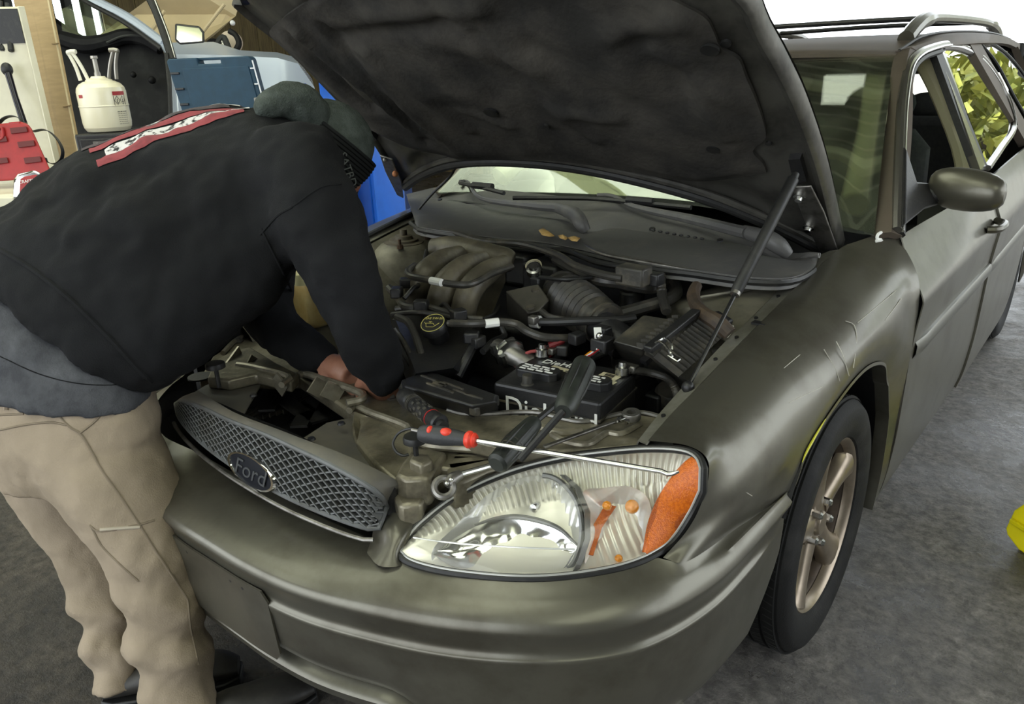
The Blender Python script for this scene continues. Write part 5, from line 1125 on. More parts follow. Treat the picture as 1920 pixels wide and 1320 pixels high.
# fuse box
fb = part(car, 'fuse_box', MB().ring_loft([[at(a, b, z=z) for a, b in px] for z, px in ((.782, [(757, 712), (800, 697), (930, 742), (926, 752), (886, 760), (760, 722)]), (.775, [(752, 714), (799, 693), (936, 742), (932, 756), (888, 766), (756, 728)]), (.70, [(756, 738), (799, 720), (936, 770), (932, 785), (888, 796), (760, 756)]))]), BLACK, ang=.4, bevel=.003)
fp = MB()
for a, b in (((790, 704), (830, 718)), ((812, 716), (836, 724)), ((830, 716), (868, 730)), ((850, 730), (880, 740)), ((800, 718), (850, 736)), ((872, 738), (905, 748))): fp.beam(at(*a, z=.7835), at(*b, z=.7835), .004, .003)
sub(fb, 'raised_lettering_bars', fp, DUSTBLK, sm=False)
sub(fb, 'lid_panel', MB().ring_loft([[at(a, b, z=z) for a, b in [(818, 712), (838, 718), (828, 726), (808, 719)]] for z in (.785, .78)]), DUSTBLK, sm=False)
for q in ((905, 752), (926, 752), (890, 770)): sub(fb, 'latch', MB().box(at(*q, z=.765), (.02, .014, .02)), DUSTBLK, bevel=.003)
# ------------------------------------------------------------------ tools left on the car
def tool(name, label, cat, p): return thing(name, label, cat, V(p))
# hooked pry bar with red and black handle
h0, h1 = at(788, 812, z=.800), at(878, 824, z=.800); tp = at(1240, 884, z=.782)
t = tool('hook_pick', 'long steel hooked pick with red and black handle lying over the headlight', 'hand tool', at(830, 818, z=.79))
d_ = (h1 - h0)
part(t, 'handle', MB().tube([h0 - d_ * .02, h0, h0 + d_ * .12, h0 + d_ * .45, h0 + d_ * .75, h0 + d_ * .93, h0 + d_ * .97], [.006, .013, .0165, .0175, .014, .012, .012], 20, smooth=4), mat('charcoal_grip', (.030, .031, .034), .55, 0, bump=.1, bscale=300))
part(t, 'red_collar', MB().lathe(h0 + d_ * .95, d_, [(.0001, 0), (.012, 0), (.0155, .004), (.0155, .009), (.012, .013), (.0135, .016), (.010, .020), (.0001, .020)], 20), REDGRIP)
up3 = V((0, -.3, .95))
for a, b in ((.20, .33), (.47, .72)):
    c1, c2 = h0 + d_ * a, h0 + d_ * b; m = MB(); cen = (c1 + c2) / 2; L = (c2 - c1).length / 2; R_ = Matrix((d_.normalized(), V((0, 0, 1)).cross(d_.normalized()).normalized(), V((0, 0, 1)))).transposed()
    b_ = MB().ball((0, 0, 0), 1, 16, 8, (L, .009, .008)); b_.v = [tuple(R_ @ V(v) + cen + up3 * .0115 + V((.0, -.002, 0))) for v in b_.v]; part(t, 'red_inlay', b_, REDGRIP)
shaft = [h1 - d_ * .02, h1.lerp(tp, .5), tp, at(1252, 889, z=.783), at(1262, 888, z=.786), at(1273, 884, z=.790)]
part(t, 'shaft', MB().tube(shaft, [.0046, .0046, .0044, .0042, .0036, .0022], 12), STEEL)
part(t, 'hanging_lanyard', MB().tube([at(a, b, z=z) for a, b, z in [(786, 806, .80), (768, 804, .80), (748, 812, .79), (737, 830, .775), (742, 846, .765), (755, 854, .76), (766, 852, .76)]], .0026, 6, smooth=5), RUBBER, label='thin black lanyard loop')
part(t, 'handle_end_pin', MB().tube(AZ(.80, (772, 806), (790, 810)), .003, 8), DSTEEL)
# knurled penlight / ratchet handle with red band
t = tool('torch', 'stubby black ribbed torch with a thin red band beside the fuse box', 'torch', at(790, 772, z=.74))
a, b = at(757, 742, z=.772), at(826, 796, z=.775); ax_ = (b - a)
part(t, 'barrel', MB().tube([a, a + ax_ * .10, a + ax_ * .2, a + ax_ * .3, a + ax_ * .75, a + ax_ * .97, b], [.017, .0195, .018, .0155, .0165, .019, .014], 20, smooth=4), BLACK)
for i in range(3): part(t, 'grip_ring', MB().tube([a + ax_ * (.26 + .03 * i), a + ax_ * (.272 + .03 * i)], .0185, 20), DSTEEL if i == 1 else DUSTBLK)
for k in range(8):
    for i in range(4):
        an = 2 * math.pi * (k + .5 * (i % 2)) / 8; u_ = ax_.cross(V((0, 0, 1))).normalized(); w_ = u_.cross(ax_.normalized()); q = a + ax_ * (.40 + .085 * i) + (u_ * math.cos(an) + w_ * math.sin(an)) * .0162
        part(t, 'grip_notch', MB().beam(q, q + ax_ * .05, .006, .003, (u_ * math.cos(an) + w_ * math.sin(an))), DUSTBLK, sm=False)
part(t, 'red_band', MB().tube([a + ax_ * .78, a + ax_ * .795], .0176, 20), RED)
part(t, 'rubber_knob', MB().tube([b, b + ax_ * .08], .011, 12), RUBBER)
# two long black-handled screwdrivers crossing over the battery
def driver(label, pts, r, blade, tipr=.0045):
    P = [at(a, b, z=z) for a, b, z in pts]; t = tool('screwdriver', label, 'screwdriver', P[0])
    dd = P[1] - P[0]
    part(t, 'handle', MB().tube([P[0], P[0] + dd * .04, P[0] + dd * .5, P[0] + dd * .85, P[1] - dd * .04, P[1]], [r * .7, r * .98, r, r * .92, r * .80, r * .6], 18, ribs=None), mat('dark_green_black_grip', (.009, .011, .009), .5, 0, (.022, .026, .021), 30), ang=.5)
    part(t, 'blade', MB().tube([P[1] - dd * .02] + P[2:], [tipr] * (len(P) - 1), 8), DSTEEL if blade else RUBBER)
    u_ = dd.cross(V((0, 0, 1))).normalized(); w_ = u_.cross(dd.normalized())
    for k in range(8):
        o_ = u_ * math.cos(k * math.pi / 4) + w_ * math.sin(k * math.pi / 4)
        part(t, 'grip_flute', MB().tube([P[0] + dd * .12 + o_ * r * .94, P[0] + dd * .45 + o_ * r * .95, P[0] + dd * .80 + o_ * r * .88], [.001, .0036, .001], 6, smooth=3), t.children[0].data.materials[0])
    return t, P, dd
t, P, dd = driver('large black screwdriver standing with its fluted handle over the battery', [(1097, 682, .885), (1056, 772, .86), (975, 862, .785)], .022, False, .0065)
for k in range(6):
    pass
t, P, dd = driver('black ringed screwdriver lying low under the long steel pick', [(930, 872, .765), (1004, 790, .79), (1062, 742, .805), (1105, 690, .815)], .020, False, .006)
for q in (.32, .42): part(t, 'grip_ring', MB().tube([P[0] + dd * q, P[0] + dd * (q + .02)], .0205, 16), DUSTBLK)
# flex-head ratchet at the left of the lamp
t = tool('ratchet_wrench', 'flex-head steel ratchet wrench with its head beside the headlight tip', 'wrench', at(850, 905, z=.70))
part(t, 'shank', MB().tube([at(862, 890, z=.715), at(890, 882, z=.722), at(925, 872, z=.735)], .0055, 10), STEEL)
part(t, 'yoke', MB().tube([at(a, b, z=z) for a, b, z in [(864, 889, .715), (848, 898, .712), (838, 908, .708)]], [.009, .012, .010], 12, smooth=3), DSTEEL)
rg_ = at(832, 914, z=.704); rn_ = V((.5, -.5, .7)).normalized(); u_ = rn_.cross(V((0, 0, 1))).normalized(); w_ = u_.cross(rn_)
part(t, 'ring_head', MB().tube([rg_ + (u_ * math.cos(q) + w_ * math.sin(q)) * .017 for q in [2 * math.pi * k / 24 for k in range(24)]], .0065, 8, close=True), DSTEEL)
for q in ((846, 899, .726), (838, 906, .722)): part(t, 'pivot_pin', MB().ball(at(*q[:2], z=q[2]), .0045, 8, 6), STEEL)
# ratcheting spanner across the support
t = tool('combination_spanner', 'long slim ratcheting spanner lying toward the front corner of the battery', 'wrench', at(1090, 810, z=.72))
s0, s1 = at(1020, 838, z=.752), at(1160, 788, z=.755)
part(t, 'shank', MB().beam(s0, s1, .009, .005), DSTEEL, bevel=.0015)
rc = at(1184, 779, z=.757)
part(t, 'ring_head', MB().lathe(rc, (0, -.1, 1), [(.009, .008), (.017, .008), (.0185, .005), (.0185, -.005), (.017, -.007), (.009, -.007), (.009, .008)], 24, False), DSTEEL)
part(t, 'neck', MB().beam(s1, rc + (s1 - rc).normalized() * .016, .014, .009), STEEL, bevel=.002)
for q in ((1160, 788), (1176, 790)): part(t, 'pivot_pin', MB().lathe(at(*q, z=.760), (0, 0, 1), [(.0001, .003), (.005, .003), (.005, -.003), (.0001, -.003)], 10), CHROME)
# ------------------------------------------------------------------ the mechanic bent over the engine
from mathutils.bvhtree import BVHTree
HOODIE = mat('black_sweatshirt', (.0055, .0058, .0066), .92, 0, (.011, .0115, .013), 3, .45, .7, bump=.25, bscale=420, spec=.25)
FLEECE = mat('dark_green_fleece', (.055, .066, .058), .95, 0, (.09, .106, .095), 40, .4, .7, bump=.5, bscale=260, spec=.2)
TEE = mat('charcoal_tee', (.050, .052, .058), .92, 0, (.095, .098, .106), 14, .4, .68, bump=.3, bscale=300, spec=.2)
KHAKI = mat('khaki_work_trousers', (.315, .255, .185), .85, 0, (.26, .21, .15), 6, .42, .66, bump=.2, bscale=300, spec=.25)
SEAM = mat('khaki_seam', (.20, .16, .112), .9)
SKIN = mat('skin', (.34, .16, .10), .5, 0, (.28, .12, .075), 30)
BOOT = mat('black_boot_leather', (.018, .017, .016), .5, 0, (.04, .036, .03), 20)
KNIT = mat('black_knit_cap', (.012, .013, .013), .95, spec=.2)
mech = thing('person', 'mechanic in black hoodie and khaki work trousers bent over the engine', 'person', (at(300, 1320, z=0.0).x, at(300, 1320, z=0.0).y, 0))
LAT = V((.89, -.45, 0)).normalized()
def sect(top, bot, lat, d, n=36, e=.85):
    a = at(*top, d=d); b = at(*bot, d=d); c = (a + b) / 2; u = (a - b) / 2
    return [c + u * math.copysign(abs(math.cos(q)) ** e, math.cos(q)) + LAT * lat * math.copysign(abs(math.sin(q)) ** e, math.sin(q)) for q in [2 * math.pi * k / n for k in range(n)]]
def dense(rings, sub_):
    cols = [spline(list(c), sub_) for c in zip(*rings)]; return [list(r) for r in zip(*cols)]
def limb(mb, pts, seg=20, sm_=6):
    P = [at(a, b, d=d) for a, b, d, r in pts]; R_ = [r * d / FPX for a, b, d, r in pts]; mb.tube(P, R_, seg, smooth=sm_); mb_end(mb, P, R_)
def mb_end(mb, P, R_): mb.ball(P[0], R_[0] * .98, 16, 10); mb.ball(P[-1], R_[-1] * .96, 16, 10)
# body under the clothes: one continuous figure with head, hands and legs
T_ST = [((-40, 470), (270, 740), .165, 1.73), ((90, 360), (330, 680), .165, 1.73), ((210, 275), (390, 610), .175, 1.74), ((330, 240), (450, 560), .18, 1.75), ((440, 225), (510, 500), .19, 1.76), ((520, 235), (560, 440), .17, 1.78), ((575, 270), (600, 390), .10, 1.80)]
bd_ = MB().ring_loft(dense([sect(*a) for a in T_ST], 4))
NEARLEG = [(120, 745, 1.70, 120), (165, 820, 1.68, 118), (222, 915, 1.665, 104), (278, 1020, 1.66, 84), (300, 1100, 1.67, 76), (312, 1190, 1.69, 70), (335, 1280, 1.715, 64), (352, 1390, 1.75, 60)]
FARLEG = [(60, 760, 1.86, 105), (90, 850, 1.87, 100), (140, 960, 1.87, 80), (180, 1050, 1.87, 62), (195, 1130, 1.865, 56), (208, 1200, 1.86, 50), (228, 1285, 1.86, 43)]
NARM = [(565, 330, 1.60, 62), (606, 430, 1.585, 56), (644, 540, 1.59, 48), (676, 630, 1.63, 42), (706, 705, 1.70, 34)]
FARM = [(530, 350, 1.97, 52), (486, 470, 1.97, 46), (498, 572, 1.95, 40), (548, 636, 1.90, 34), (610, 680, 1.845, 26)]
for L_ in (NEARLEG, FARLEG): limb(bd_, [(a, b, d, r * .62) for a, b, d, r in L_[:-2]], 16)
for L_ in (NARM, FARM): limb(bd_, [(a, b, d, r * .72) for a, b, d, r in L_], 16)
hc = at(610, 296, d=1.85); face = V((.40, .62, -.68)).normalized(); crown = V((.28, .50, .80)); crown = (crown - face * crown.dot(face)).normalized(); side = face.cross(crown)
def hp_(f, c, s): return hc + face * f + crown * c + side * s
bd_.tube([at(575, 300, d=1.82), hp_(-.03, -.09, 0), hp_(-.01, -.03, 0)], [.068, .060, .058], 16)
def hball(f, c, s, rf, rc, rs):
    b = MB().ball((0, 0, 0), 1, 18, 12); bd_.add([hp_(f + v[0] * rf, c + v[1] * rc, s + v[2] * rs) for v in b.v], b.f)
hball(-.005, .02, 0, .095, .108, .076); hball(.03, -.055, 0, .058, .062, .054); hball(.088, -.012, 0, .022, .026, .014); hball(.080, .0, 0, .014, .04, .010)
for s in (-1, 1): hball(-.01, -.01, s * .077, .018, .030, .008); hball(.066, .028, s * .032, .018, .010, .02)
hball(.078, -.058, 0, .012, .006, .024)
def hand(mb, wrist, fwd_, palm_n, s=1.0, curl=.35, thumb=1):
    f = V(fwd_).normalized(); n = V(palm_n); n = (n - f * n.dot(f)).normalized(); r = f.cross(n)
    q = lambda a, b, c: V(wrist) + (f * a + r * b + n * c) * s
    mb.tube([q(-.02, 0, 0), q(.02, 0, 0), q(.05, 0, .0), q(.085, 0, .004)], [.026 * s, .030 * s, .036 * s, .032 * s], 14)
    for k, (b, L) in enumerate(((-.030, .066), (-.010, .076), (.011, .071), (.030, .056))):
        P = [q(.07, b, .004)]; an = .15
        for j, seg_ in enumerate((.45, .32, .26)):
            an += curl * (1.0 if j else .6); P.append(P[-1] + (f * math.cos(an) + n * math.sin(an)) * L * seg_ * s * 1.15)
        mb.tube(P, [.0105 * s, .0100 * s, .0092 * s, .0078 * s], 10); mb.ball(P[-1], .0078 * s, 8, 6)
    P = [q(.015, -.024 * thumb, .006), q(.045, -.045 * thumb, .018), q(.068, -.050 * thumb, .032), q(.088, -.044 * thumb, .044)]
    mb.tube(P, [.015 * s, .013 * s, .0115 * s, .009 * s], 10); mb.ball(P[-1], .009 * s, 8, 6)
fw_ = at(610, 680, d=1.845); hand(bd_, fw_, at(668, 706, d=1.80) - fw_, V((.3, .3, -.9)), 1.0, .38, 1)
nw_ = at(700, 705, d=1.70); hand(bd_, nw_, at(738, 742, d=1.83) - nw_, V((-.3, .5, -.8)), 1.0, .45, -1)
body = part(mech, 'body', bd_, SKIN); remesh(body, .006, 3, .5)
# eyes
for s in (-1, 1): sub(body, 'eye', MB().ball(hp_(.074, .012, s * .031), .011, 10, 8), WHITEMARK)
# trousers
tr_ = MB().ring_loft(dense([sect((-60, 640), (255, 705), .205, 1.72), sect((-70, 700), (288, 735), .21, 1.72), sect((-60, 780), (300, 800), .20, 1.73), sect((-20, 880), (250, 890), .15, 1.75)], 4))
rnd = random.Random(11)
def leg(mb, pts, fold):
    P, R_ = cr_path([at(a, b, d=d) for a, b, d, r in pts], [r * d / FPX for a, b, d, r in pts], 10); n = len(P); rings = []
    for i in range(n):
        t = (P[min(i + 1, n - 1)] - P[max(i - 1, 0)]).normalized(); u = LAT - t * LAT.dot(t); u.normalize(); w_ = t.cross(u); q = i / n; rr = []
        for k in range(36):
            a = 2 * math.pi * k / 36; f = fold * sst(.38, .8, q)
            bump_ = f * (math.sin(i * .62 + 2.2 * math.sin(a + .5)) * .6 + .7 * NZ.noise(V((math.cos(a) * 1.3, math.sin(a) * 1.3, i * .16))))
            rr.append(P[i] + (u * math.cos(a) + w_ * math.sin(a)) * (R_[i] + bump_ + .006 * NZ.noise(V((math.cos(a), math.sin(a), i * .07)))))
        rings.append(rr)
    mb.ring_loft(rings)
leg(tr_, NEARLEG, .020); leg(tr_, FARLEG, .018)
trous = part(mech, 'trousers', tr_, KHAKI); remesh(trous, .008, 2, .5, .014, .06)
# tee shirt hanging below the hoodie
ts = MB().ring_loft(dense([sect((-60, 480), (180, 600), .20, 1.725), sect((-70, 560), (262, 660), .225, 1.72), sect((-75, 640), (284, 712), .228, 1.72), sect((-75, 690), (280, 735), .226, 1.72)], 5))
tee = part(mech, 'tee_shirt', ts, TEE); remesh(tee, .010, 4, .5, .018, .10)
# hoodie: torso, sleeves and the bunched hood in one surface
H_ST = [((-70, 455), (282, 716), .235, 1.72), ((-20, 405), (302, 712), .240, 1.72), ((60, 345), (335, 695), .243, 1.72), ((150, 280), (392, 658), .246, 1.73), ((270, 236), (450, 606), .246, 1.74), ((390, 206), (510, 545), .240, 1.75), ((490, 200), (560, 470), .225, 1.76), ((560, 232), (600, 410), .175, 1.78), ((598, 272), (625, 375), .10, 1.80)]
HR = dense([sect(*a, n=48, e=.9) for a in H_ST], 5)
ho_ = MB().ring_loft(HR)
limb(ho_, [(552, 318, 1.63, 90), (600, 415, 1.575, 82), (642, 520, 1.58, 70), (676, 615, 1.62, 58), (700, 672, 1.67, 51), (716, 700, 1.70, 46)], 24)
limb(ho_, [(520, 370, 1.94, 76), (486, 470, 1.96, 68), (498, 572, 1.94, 54), (545, 634, 1.89, 44), (596, 670, 1.855, 38)], 24)
hoodie = part(mech, 'hoodie', ho_, HOODIE); remesh(hoodie, .010, 3, .5, .036, .10)
hd_ = MB()
limb(hd_, [(498, 204, 1.66, 24), (528, 188, 1.69, 32), (562, 200, 1.74, 44), (590, 238, 1.80, 46), (610, 285, 1.84, 44)], 18)
limb(hd_, [(505, 205, 1.92, 22), (535, 188, 1.90, 30), (570, 205, 1.90, 38), (600, 260, 1.90, 40)], 18)
hd_.ball(at(545, 200, d=1.80), .045, 16, 10, (1.2, 1.2, .9))
hood_ = part(mech, 'hoodie_hood', hd_, FLEECE); remesh(hood_, .008, 5, .5, .016, .06)
cp_ = MB(); b = MB().ball((0, 0, 0), 1, 28, 18); cp_.add([hp_(-.010 + v[0] * .106, .035 + v[1] * .100, v[2] * .090) for v in b.v if True], b.f)
cap = part(mech, 'cap', cp_, FLEECE); remesh(cap, .007, 2, .5, .006, .03)
for k in range(13):
    rr = []; c0 = -.045 + .0085 * k
    sub(cap, 'knit_rib', MB().tube([hp_(-.010 + .113 * math.cos(q) * math.sqrt(max(1 - ((c0 - .035) / .125) ** 2, .1)), c0, .097 * math.sin(q) * math.sqrt(max(1 - ((c0 - .035) / .125) ** 2, .1))) for q in [2 * math.pi * j / 36 for j in range(36)]], .0055, 6, close=True), KNIT)
def bvh(o):
    me = o.data; return BVHTree.FromPolygons([v.co.copy() for v in me.vertices], [tuple(p.vertices) for p in me.polygons])
def drape(tree, px, py, off=.003):
    r = (at(px, py, d=1.0) - CAM_LOC).normalized(); h = tree.ray_cast(CAM_LOC, r)
    return None if h[0] is None else h[0] + h[1] * off
TB, HB = bvh(trous), bvh(hoodie); SB = bvh(tee)
def seam(tree, par, pts, r, m_, name, sm_=5):
    P = [q for q in (drape(tree, *p, 0) for p in spline2(pts, sm_)) if q is not None]
    P = [p for i, p in enumerate(P) if i == 0 or (p - P[i - 1]).length < .06]
    if len(P) > 2: return sub(par, name, MB().tube(P, r, 6), m_)
def spline2(pts, k): return [(p.x, p.y) for p in spline([V((a, b, 0)) for a, b in pts], k)]
for pts in ([(84, 728), (105, 770), (130, 800), (155, 818), (190, 880), (225, 930), (262, 985), (290, 1030), (330, 1090), (352, 1125)], [(0, 806), (50, 796), (95, 792), (125, 797)], [(150, 812), (178, 790), (190, 776)], [(220, 725), (230, 755), (222, 775)], [(168, 985), (190, 996), (255, 985), (290, 975)], [(172, 988), (190, 1022), (222, 1055), (260, 1090)], [(352, 1125), (358, 1180), (372, 1245)], [(0, 778), (45, 776)]):
    seam(TB, trous, pts, .0026, SEAM, 'stitched_seam')
seam(TB, trous, [(188, 993), (230, 990), (262, 988)], .004, mat('pale_pocket_edge', (.42, .37, .29), .8), 'pocket_edge')
q = seam(TB, trous, [(322, 962), (332, 954), (341, 947)], .004, STEEL, 'zip_pull')
for a in (12, 38): seam(TB, trous, [(a, 690), (a + 1, 730), (a, 768)], .006, KHAKI, 'belt_loop')
seam(SB, tee, [(0, 668), (70, 700), (140, 718), (210, 722), (262, 712)], .0012, HOODIE, 'hem_stitch')
wb_ = [[(-10, 462), (60, 505), (130, 560), (200, 628), (255, 688), (282, 716)], [(-10, 536), (50, 560), (120, 612), (190, 672), (240, 708), (276, 722)]]
seam(HB, hoodie, wb_[0], .005, HOODIE, 'waistband_seam'); seam(HB, hoodie, [(488, 440), (520, 405), (548, 388)], .003, HOODIE, 'sleeve_seam'); seam(HB, hoodie, [(548, 388), (600, 352), (640, 345)], .0022, HOODIE, 'sleeve_seam'); seam(HB, hoodie, [(490, 430), (520, 490), (548, 545)], .003, HOODIE, 'sleeve_seam')
# worn flag print across the back, stripes along the spine
FR = mat('worn_red_print', (.26, .035, .045), .85, 0, (.16, .022, .03), 30, .45, .7); FW = mat('worn_white_print', (.62, .60, .60), .9, 0, (.02, .02, .02), 55, .50, .58, detail=8); FB = mat('worn_dark_print', (.07, .05, .055), .9, 0, (.03, .025, .03), 50)
def backpt(t, th):
    i = min(int(t * (len(HR) - 1)), len(HR) - 2); f = t * (len(HR) - 1) - i; k = (th / (2 * math.pi) * 48) % 48; j = int(k); g_ = k - j
    p = HR[i][j].lerp(HR[i][(j + 1) % 48], g_).lerp(HR[i + 1][j].lerp(HR[i + 1][(j + 1) % 48], g_), f)
    h = HB.find_nearest(p); return h[0] + h[1] * .0022
th0 = .64
for k, (wd_, m_) in enumerate(((.14, FR), (.13, FW), (.10, FR), (.10, FB), (.12, FW), (.10, FR), (.14, FB), (.12, FW), (.12, FR), (.12, FB), (.12, FW), (.14, FR))):
    rows = [[backpt(.40 + .02 * math.sin(k * 1.7) + .29 * i / 30, th0 - wd_ * j / 4 - .20 * (i / 30)) for i in range(31)] for j in range(5)]; th0 -= wd_ + .012
    sub(hoodie, 'flag_stripe', MB().grid(rows), m_)
# lettering on the side of the cap
text('cap_lettering', 'SATBD', .026, mat('grey_thread', (.08, .085, .085), .9), cap, at(652, 318, d=1.755), at(662, 344, d=1.765) - at(645, 296, d=1.755), at(660, 312, d=1.76) - at(648, 320, d=1.76), .0006)
# boots
def boot(heel, dirv, s=1.0):
    d = V(dirv).normalized(); r = V((d.y, -d.x, 0)); h = V(heel); m = MB(); rings = []
    for f, w_, t in ((-.02, .030, .05), (0, .038, .075), (.05, .040, .085), (.10, .042, .095), (.15, .046, .088), (.20, .050, .082), (.25, .045, .074), (.285, .028, .055)):
        rings.append([h + d * f * s + r * (w_ * s * math.cos(q)) + V((0, 0, .022 + max(0, (t - .022) * (.5 + .5 * math.sin(q))))) for q in [2 * math.pi * k / 20 for k in range(20)]])
    m.ring_loft(dense(rings, 3));
    b = part(mech, 'boot', m, BOOT); so_ = []
    for f, w_ in ((-.028, .030), (0, .043), (.05, .046), (.10, .043), (.16, .049), (.21, .052), (.255, .046), (.29, .028)): so_.append((f, w_))
    poly = [h + d * f * s + r * w_ for f, w_ in so_] + [h + d * f * s - r * w_ for f, w_ in reversed(so_)]
    sub(b, 'sole', MB().prism([p + V((0, 0, .026)) for p in poly], V((0, 0, 1)), .026), RUBBER, bevel=.004)
fh = at(222, 1312, z=0.0); boot(fh, (.62, .78, 0)); nh = at(352, 1392, z=0.0); boot(nh, (.42, .9, 0))
# ------------------------------------------------------------------ along the back: tool chest and what stands on it
TCZ = 1.165
c0, c1 = at(118, 262, z=TCZ), at(640, 200, z=TCZ)
c0 = at(140, 262, d=3.75); c1 = at(625, 215, d=3.75)
ex = V((c1.x - c0.x, c1.y - c0.y, 0)).normalized(); ey = V((-ex.y, ex.x, 0))
if ey.dot(fwv := (_M @ V((0, 0, -1)))) < 0: ey = -ey
W_ = (V((c1.x, c1.y, 0)) - V((c0.x, c0.y, 0))).length
Rz = Matrix((ex, ey, V((0, 0, 1)))).transposed()
def cpt(u, v, z): return V((c0.x, c0.y, 0)) + ex * u + ey * v + V((0, 0, z))
chest = thing('tool_chest', 'black tool chest behind the mechanic carrying the cream gas cylinder', 'tool chest', cpt(W_ / 2, .25, 0))
part(chest, 'carcass', MB().box(cpt(W_ / 2, .25, .60), (W_, .50, 1.13), Rz), BLACK, bevel=.01)
for k in range(6):
    dr = part(chest, 'drawer', MB().box(cpt(W_ / 2, -.008, .16 + k * .18), (W_ - .06, .02, .165), Rz), BLACK, bevel=.004); sub(dr, 'drawer_pull', MB().beam(cpt(.1, -.025, .225 + k * .18), cpt(W_ - .1, -.025, .225 + k * .18), .015, .012), DSTEEL)
for u in (.08, W_ - .08):
    for v in (.08, .42): part(chest, 'caster', MB().lathe(cpt(u, v, .03), ex, [(.0001, .012), (.03, .012), (.03, -.012), (.0001, -.012)], 16), RUBBER)
def at_top(px, py): return at(px, py, z=TCZ)
# refrigerant cylinder
tb_ = at(206, 250, d=3.86); tb_.z = TCZ; r_ = .1118
tank = thing('gas_cylinder', 'cream refrigerant cylinder with two pale handles standing beside the brown cardboard', 'gas cylinder', tb_)
part(tank, 'shell', MB().lathe(tb_, (0, 0, 1), [(a * .9 if a > .001 else a, b * .80) for a, b in ((.0001, .0), (.085, .0), (.108, .008), (.120, .03), (.124, .06), (.124, .150), (.126, .153), (.126, .158), (.124, .161), (.124, .238), (.119, .262), (.104, .283), (.078, .298), (.04, .306), (.0001, .307))], 48), TANKP, ang=.35)
part(tank, 'collar', MB().lathe(tb_ + V((0, 0, .242)), (0, 0, 1), [(.0001, .02), (.030, .02), (.036, .012), (.06, .004), (.062, -.004), (.0001, -.004)], 24), TANKP)
va = part(tank, 'valve', MB().lathe(tb_ + V((0, 0, .255)), (0, 0, 1), [(.0001, .10), (.016, .10), (.017, .088), (.011, .086), (.011, .03), (.015, .02), (.015, 0), (.0001, 0)], 16), mat('brass_grey_valve', (.33, .31, .27), .35, .8))
vr = ex
for s in (-1, 1):
    a = tb_ + vr * (s * .062) + V((0, 0, .245)); out = vr * s
    hpts = [a + out * -.012, a + out * .006 + V((0, 0, .06)), a + out * .030 + V((0, 0, .115)), a + out * .040 + V((0, 0, .132))]
    hpts2 = [a + out * .026, a + out * .034 + V((0, 0, .06)), a + out * .050 + V((0, 0, .112)), a + out * .058 + V((0, 0, .128))]
    hm = MB().tube(hpts, .009, 8, smooth=4).tube(hpts2, .009, 8, smooth=4).tube([hpts[-1] - out * .022, hpts[-1], hpts2[-1], hpts2[-1] + out * .004], [.011, .012, .012, .010], 10)
    part(tank, 'handle', hm, mat('pale_handle', (.74, .71, .60), .4) if s < 0 else PALEH)
    if s < 0: PALEH = tank.children[-1].data.materials[0]
def on_tank(ang, z, rr=None):
    v = (CAM_LOC - tb_); v.z = 0; v.normalize(); s_ = V((-v.y, v.x, 0)); rr = (rr or r_) + .0012
    if s_.dot(ex) < 0: s_ = -s_
    return tb_ + (v * math.cos(ang) + s_ * math.sin(ang)) * rr + V((0, 0, z))
def decal(name, a0, a1, z0, z1, m_): return part(tank, name, MB().grid([[on_tank(a0 + (a1 - a0) * i / 8, z) for i in range(9)] for z in (z0, z1)]), m_, sm=True)
DRED = mat('label_red', (.38, .03, .03), .5); DINK = mat('label_ink', (.10, .09, .07), .6)
decal('red_band', .42, 1.05, .172, .190, DRED); decal('red_band', -1.1, -.85, .165, .180, DRED)
for z in (.160, .236): pass
lm = MB()
for (a0, z0), (a1, z1) in ([((.44, .126), (.44, .170)), ((.44, .126), (1.02, .126)), ((1.02, .126), (1.02, .170))] + [((c + dx0, .149 + dz0), (c + dx1, .149 + dz1)) for c in (.59, .87) for dx0, dz0, dx1, dz1 in ((-.13, 0, 0, .02), (0, .02, .13, 0), (.13, 0, 0, -.02), (0, -.02, -.13, 0), (-.03, -.008, .02, .0), (-.02, .0, .03, .006), (-.03, -.009, .04, -.009))]): lm.beam(on_tank(a0, z0), on_tank(a1, z1), .0022, .001, on_tank(a0, z0) - tb_)
part(tank, 'hazard_label', lm, DINK, sm=False)
lm = MB(); rn = random.Random(2)
for j in range(7):
    a = .50
    while a < .98:
        w_ = rn.uniform(.03, .10); lm.beam(on_tank(a, .096 - j * .0095), on_tank(min(a + w_, 1.0), .096 - j * .0095), .0035 if j == 0 else .002, .0008, on_tank(a, .1) - V((tb_.x, tb_.y, tb_.z + .1))); a += w_ + .03
part(tank, 'printed_text_lines', lm, DINK, sm=False)
# blue plastic case standing on edge
q0 = at(347, 216, d=3.70); q0.z = TCZ; q1 = at(478, 190, d=3.70)
ux = ex; hgt = .325; wid = .395
case = thing('tool_case', 'slate blue plastic tool case standing upright right of the cylinder', 'tool case', q0 + ux * wid / 2)
def cs(u, v, w): return q0 + ux * u + V((0, 0, v)) - ux * .045 * (v / hgt) + ey * w
part(case, 'shell', MB().ring_loft([[cs(u, v, w) for u, v in ((.0, .0), (wid, 0), (wid, hgt - .012), (wid - .012, hgt), (.250, hgt), (.250, hgt - .028), (.145, hgt - .028), (.145, hgt), (.012, hgt), (0, hgt - .012))] for w in (0, .09)]), BLUECASE, sm=False, bevel=.006)
part(case, 'handle_bar', MB().beam(cs(.14, hgt - .006, .045), cs(.255, hgt - .006, .045), .03, .012), BLUECASE, bevel=.003)
part(case, 'raised_panel', MB().ring_loft([[cs(u, v, w) for u, v in ((.06, .02), (wid - .02, .02), (wid - .02, hgt - .045), (.06, hgt - .045))] for w in (-.006, 0)]), BLUECASE, sm=False, bevel=.004)
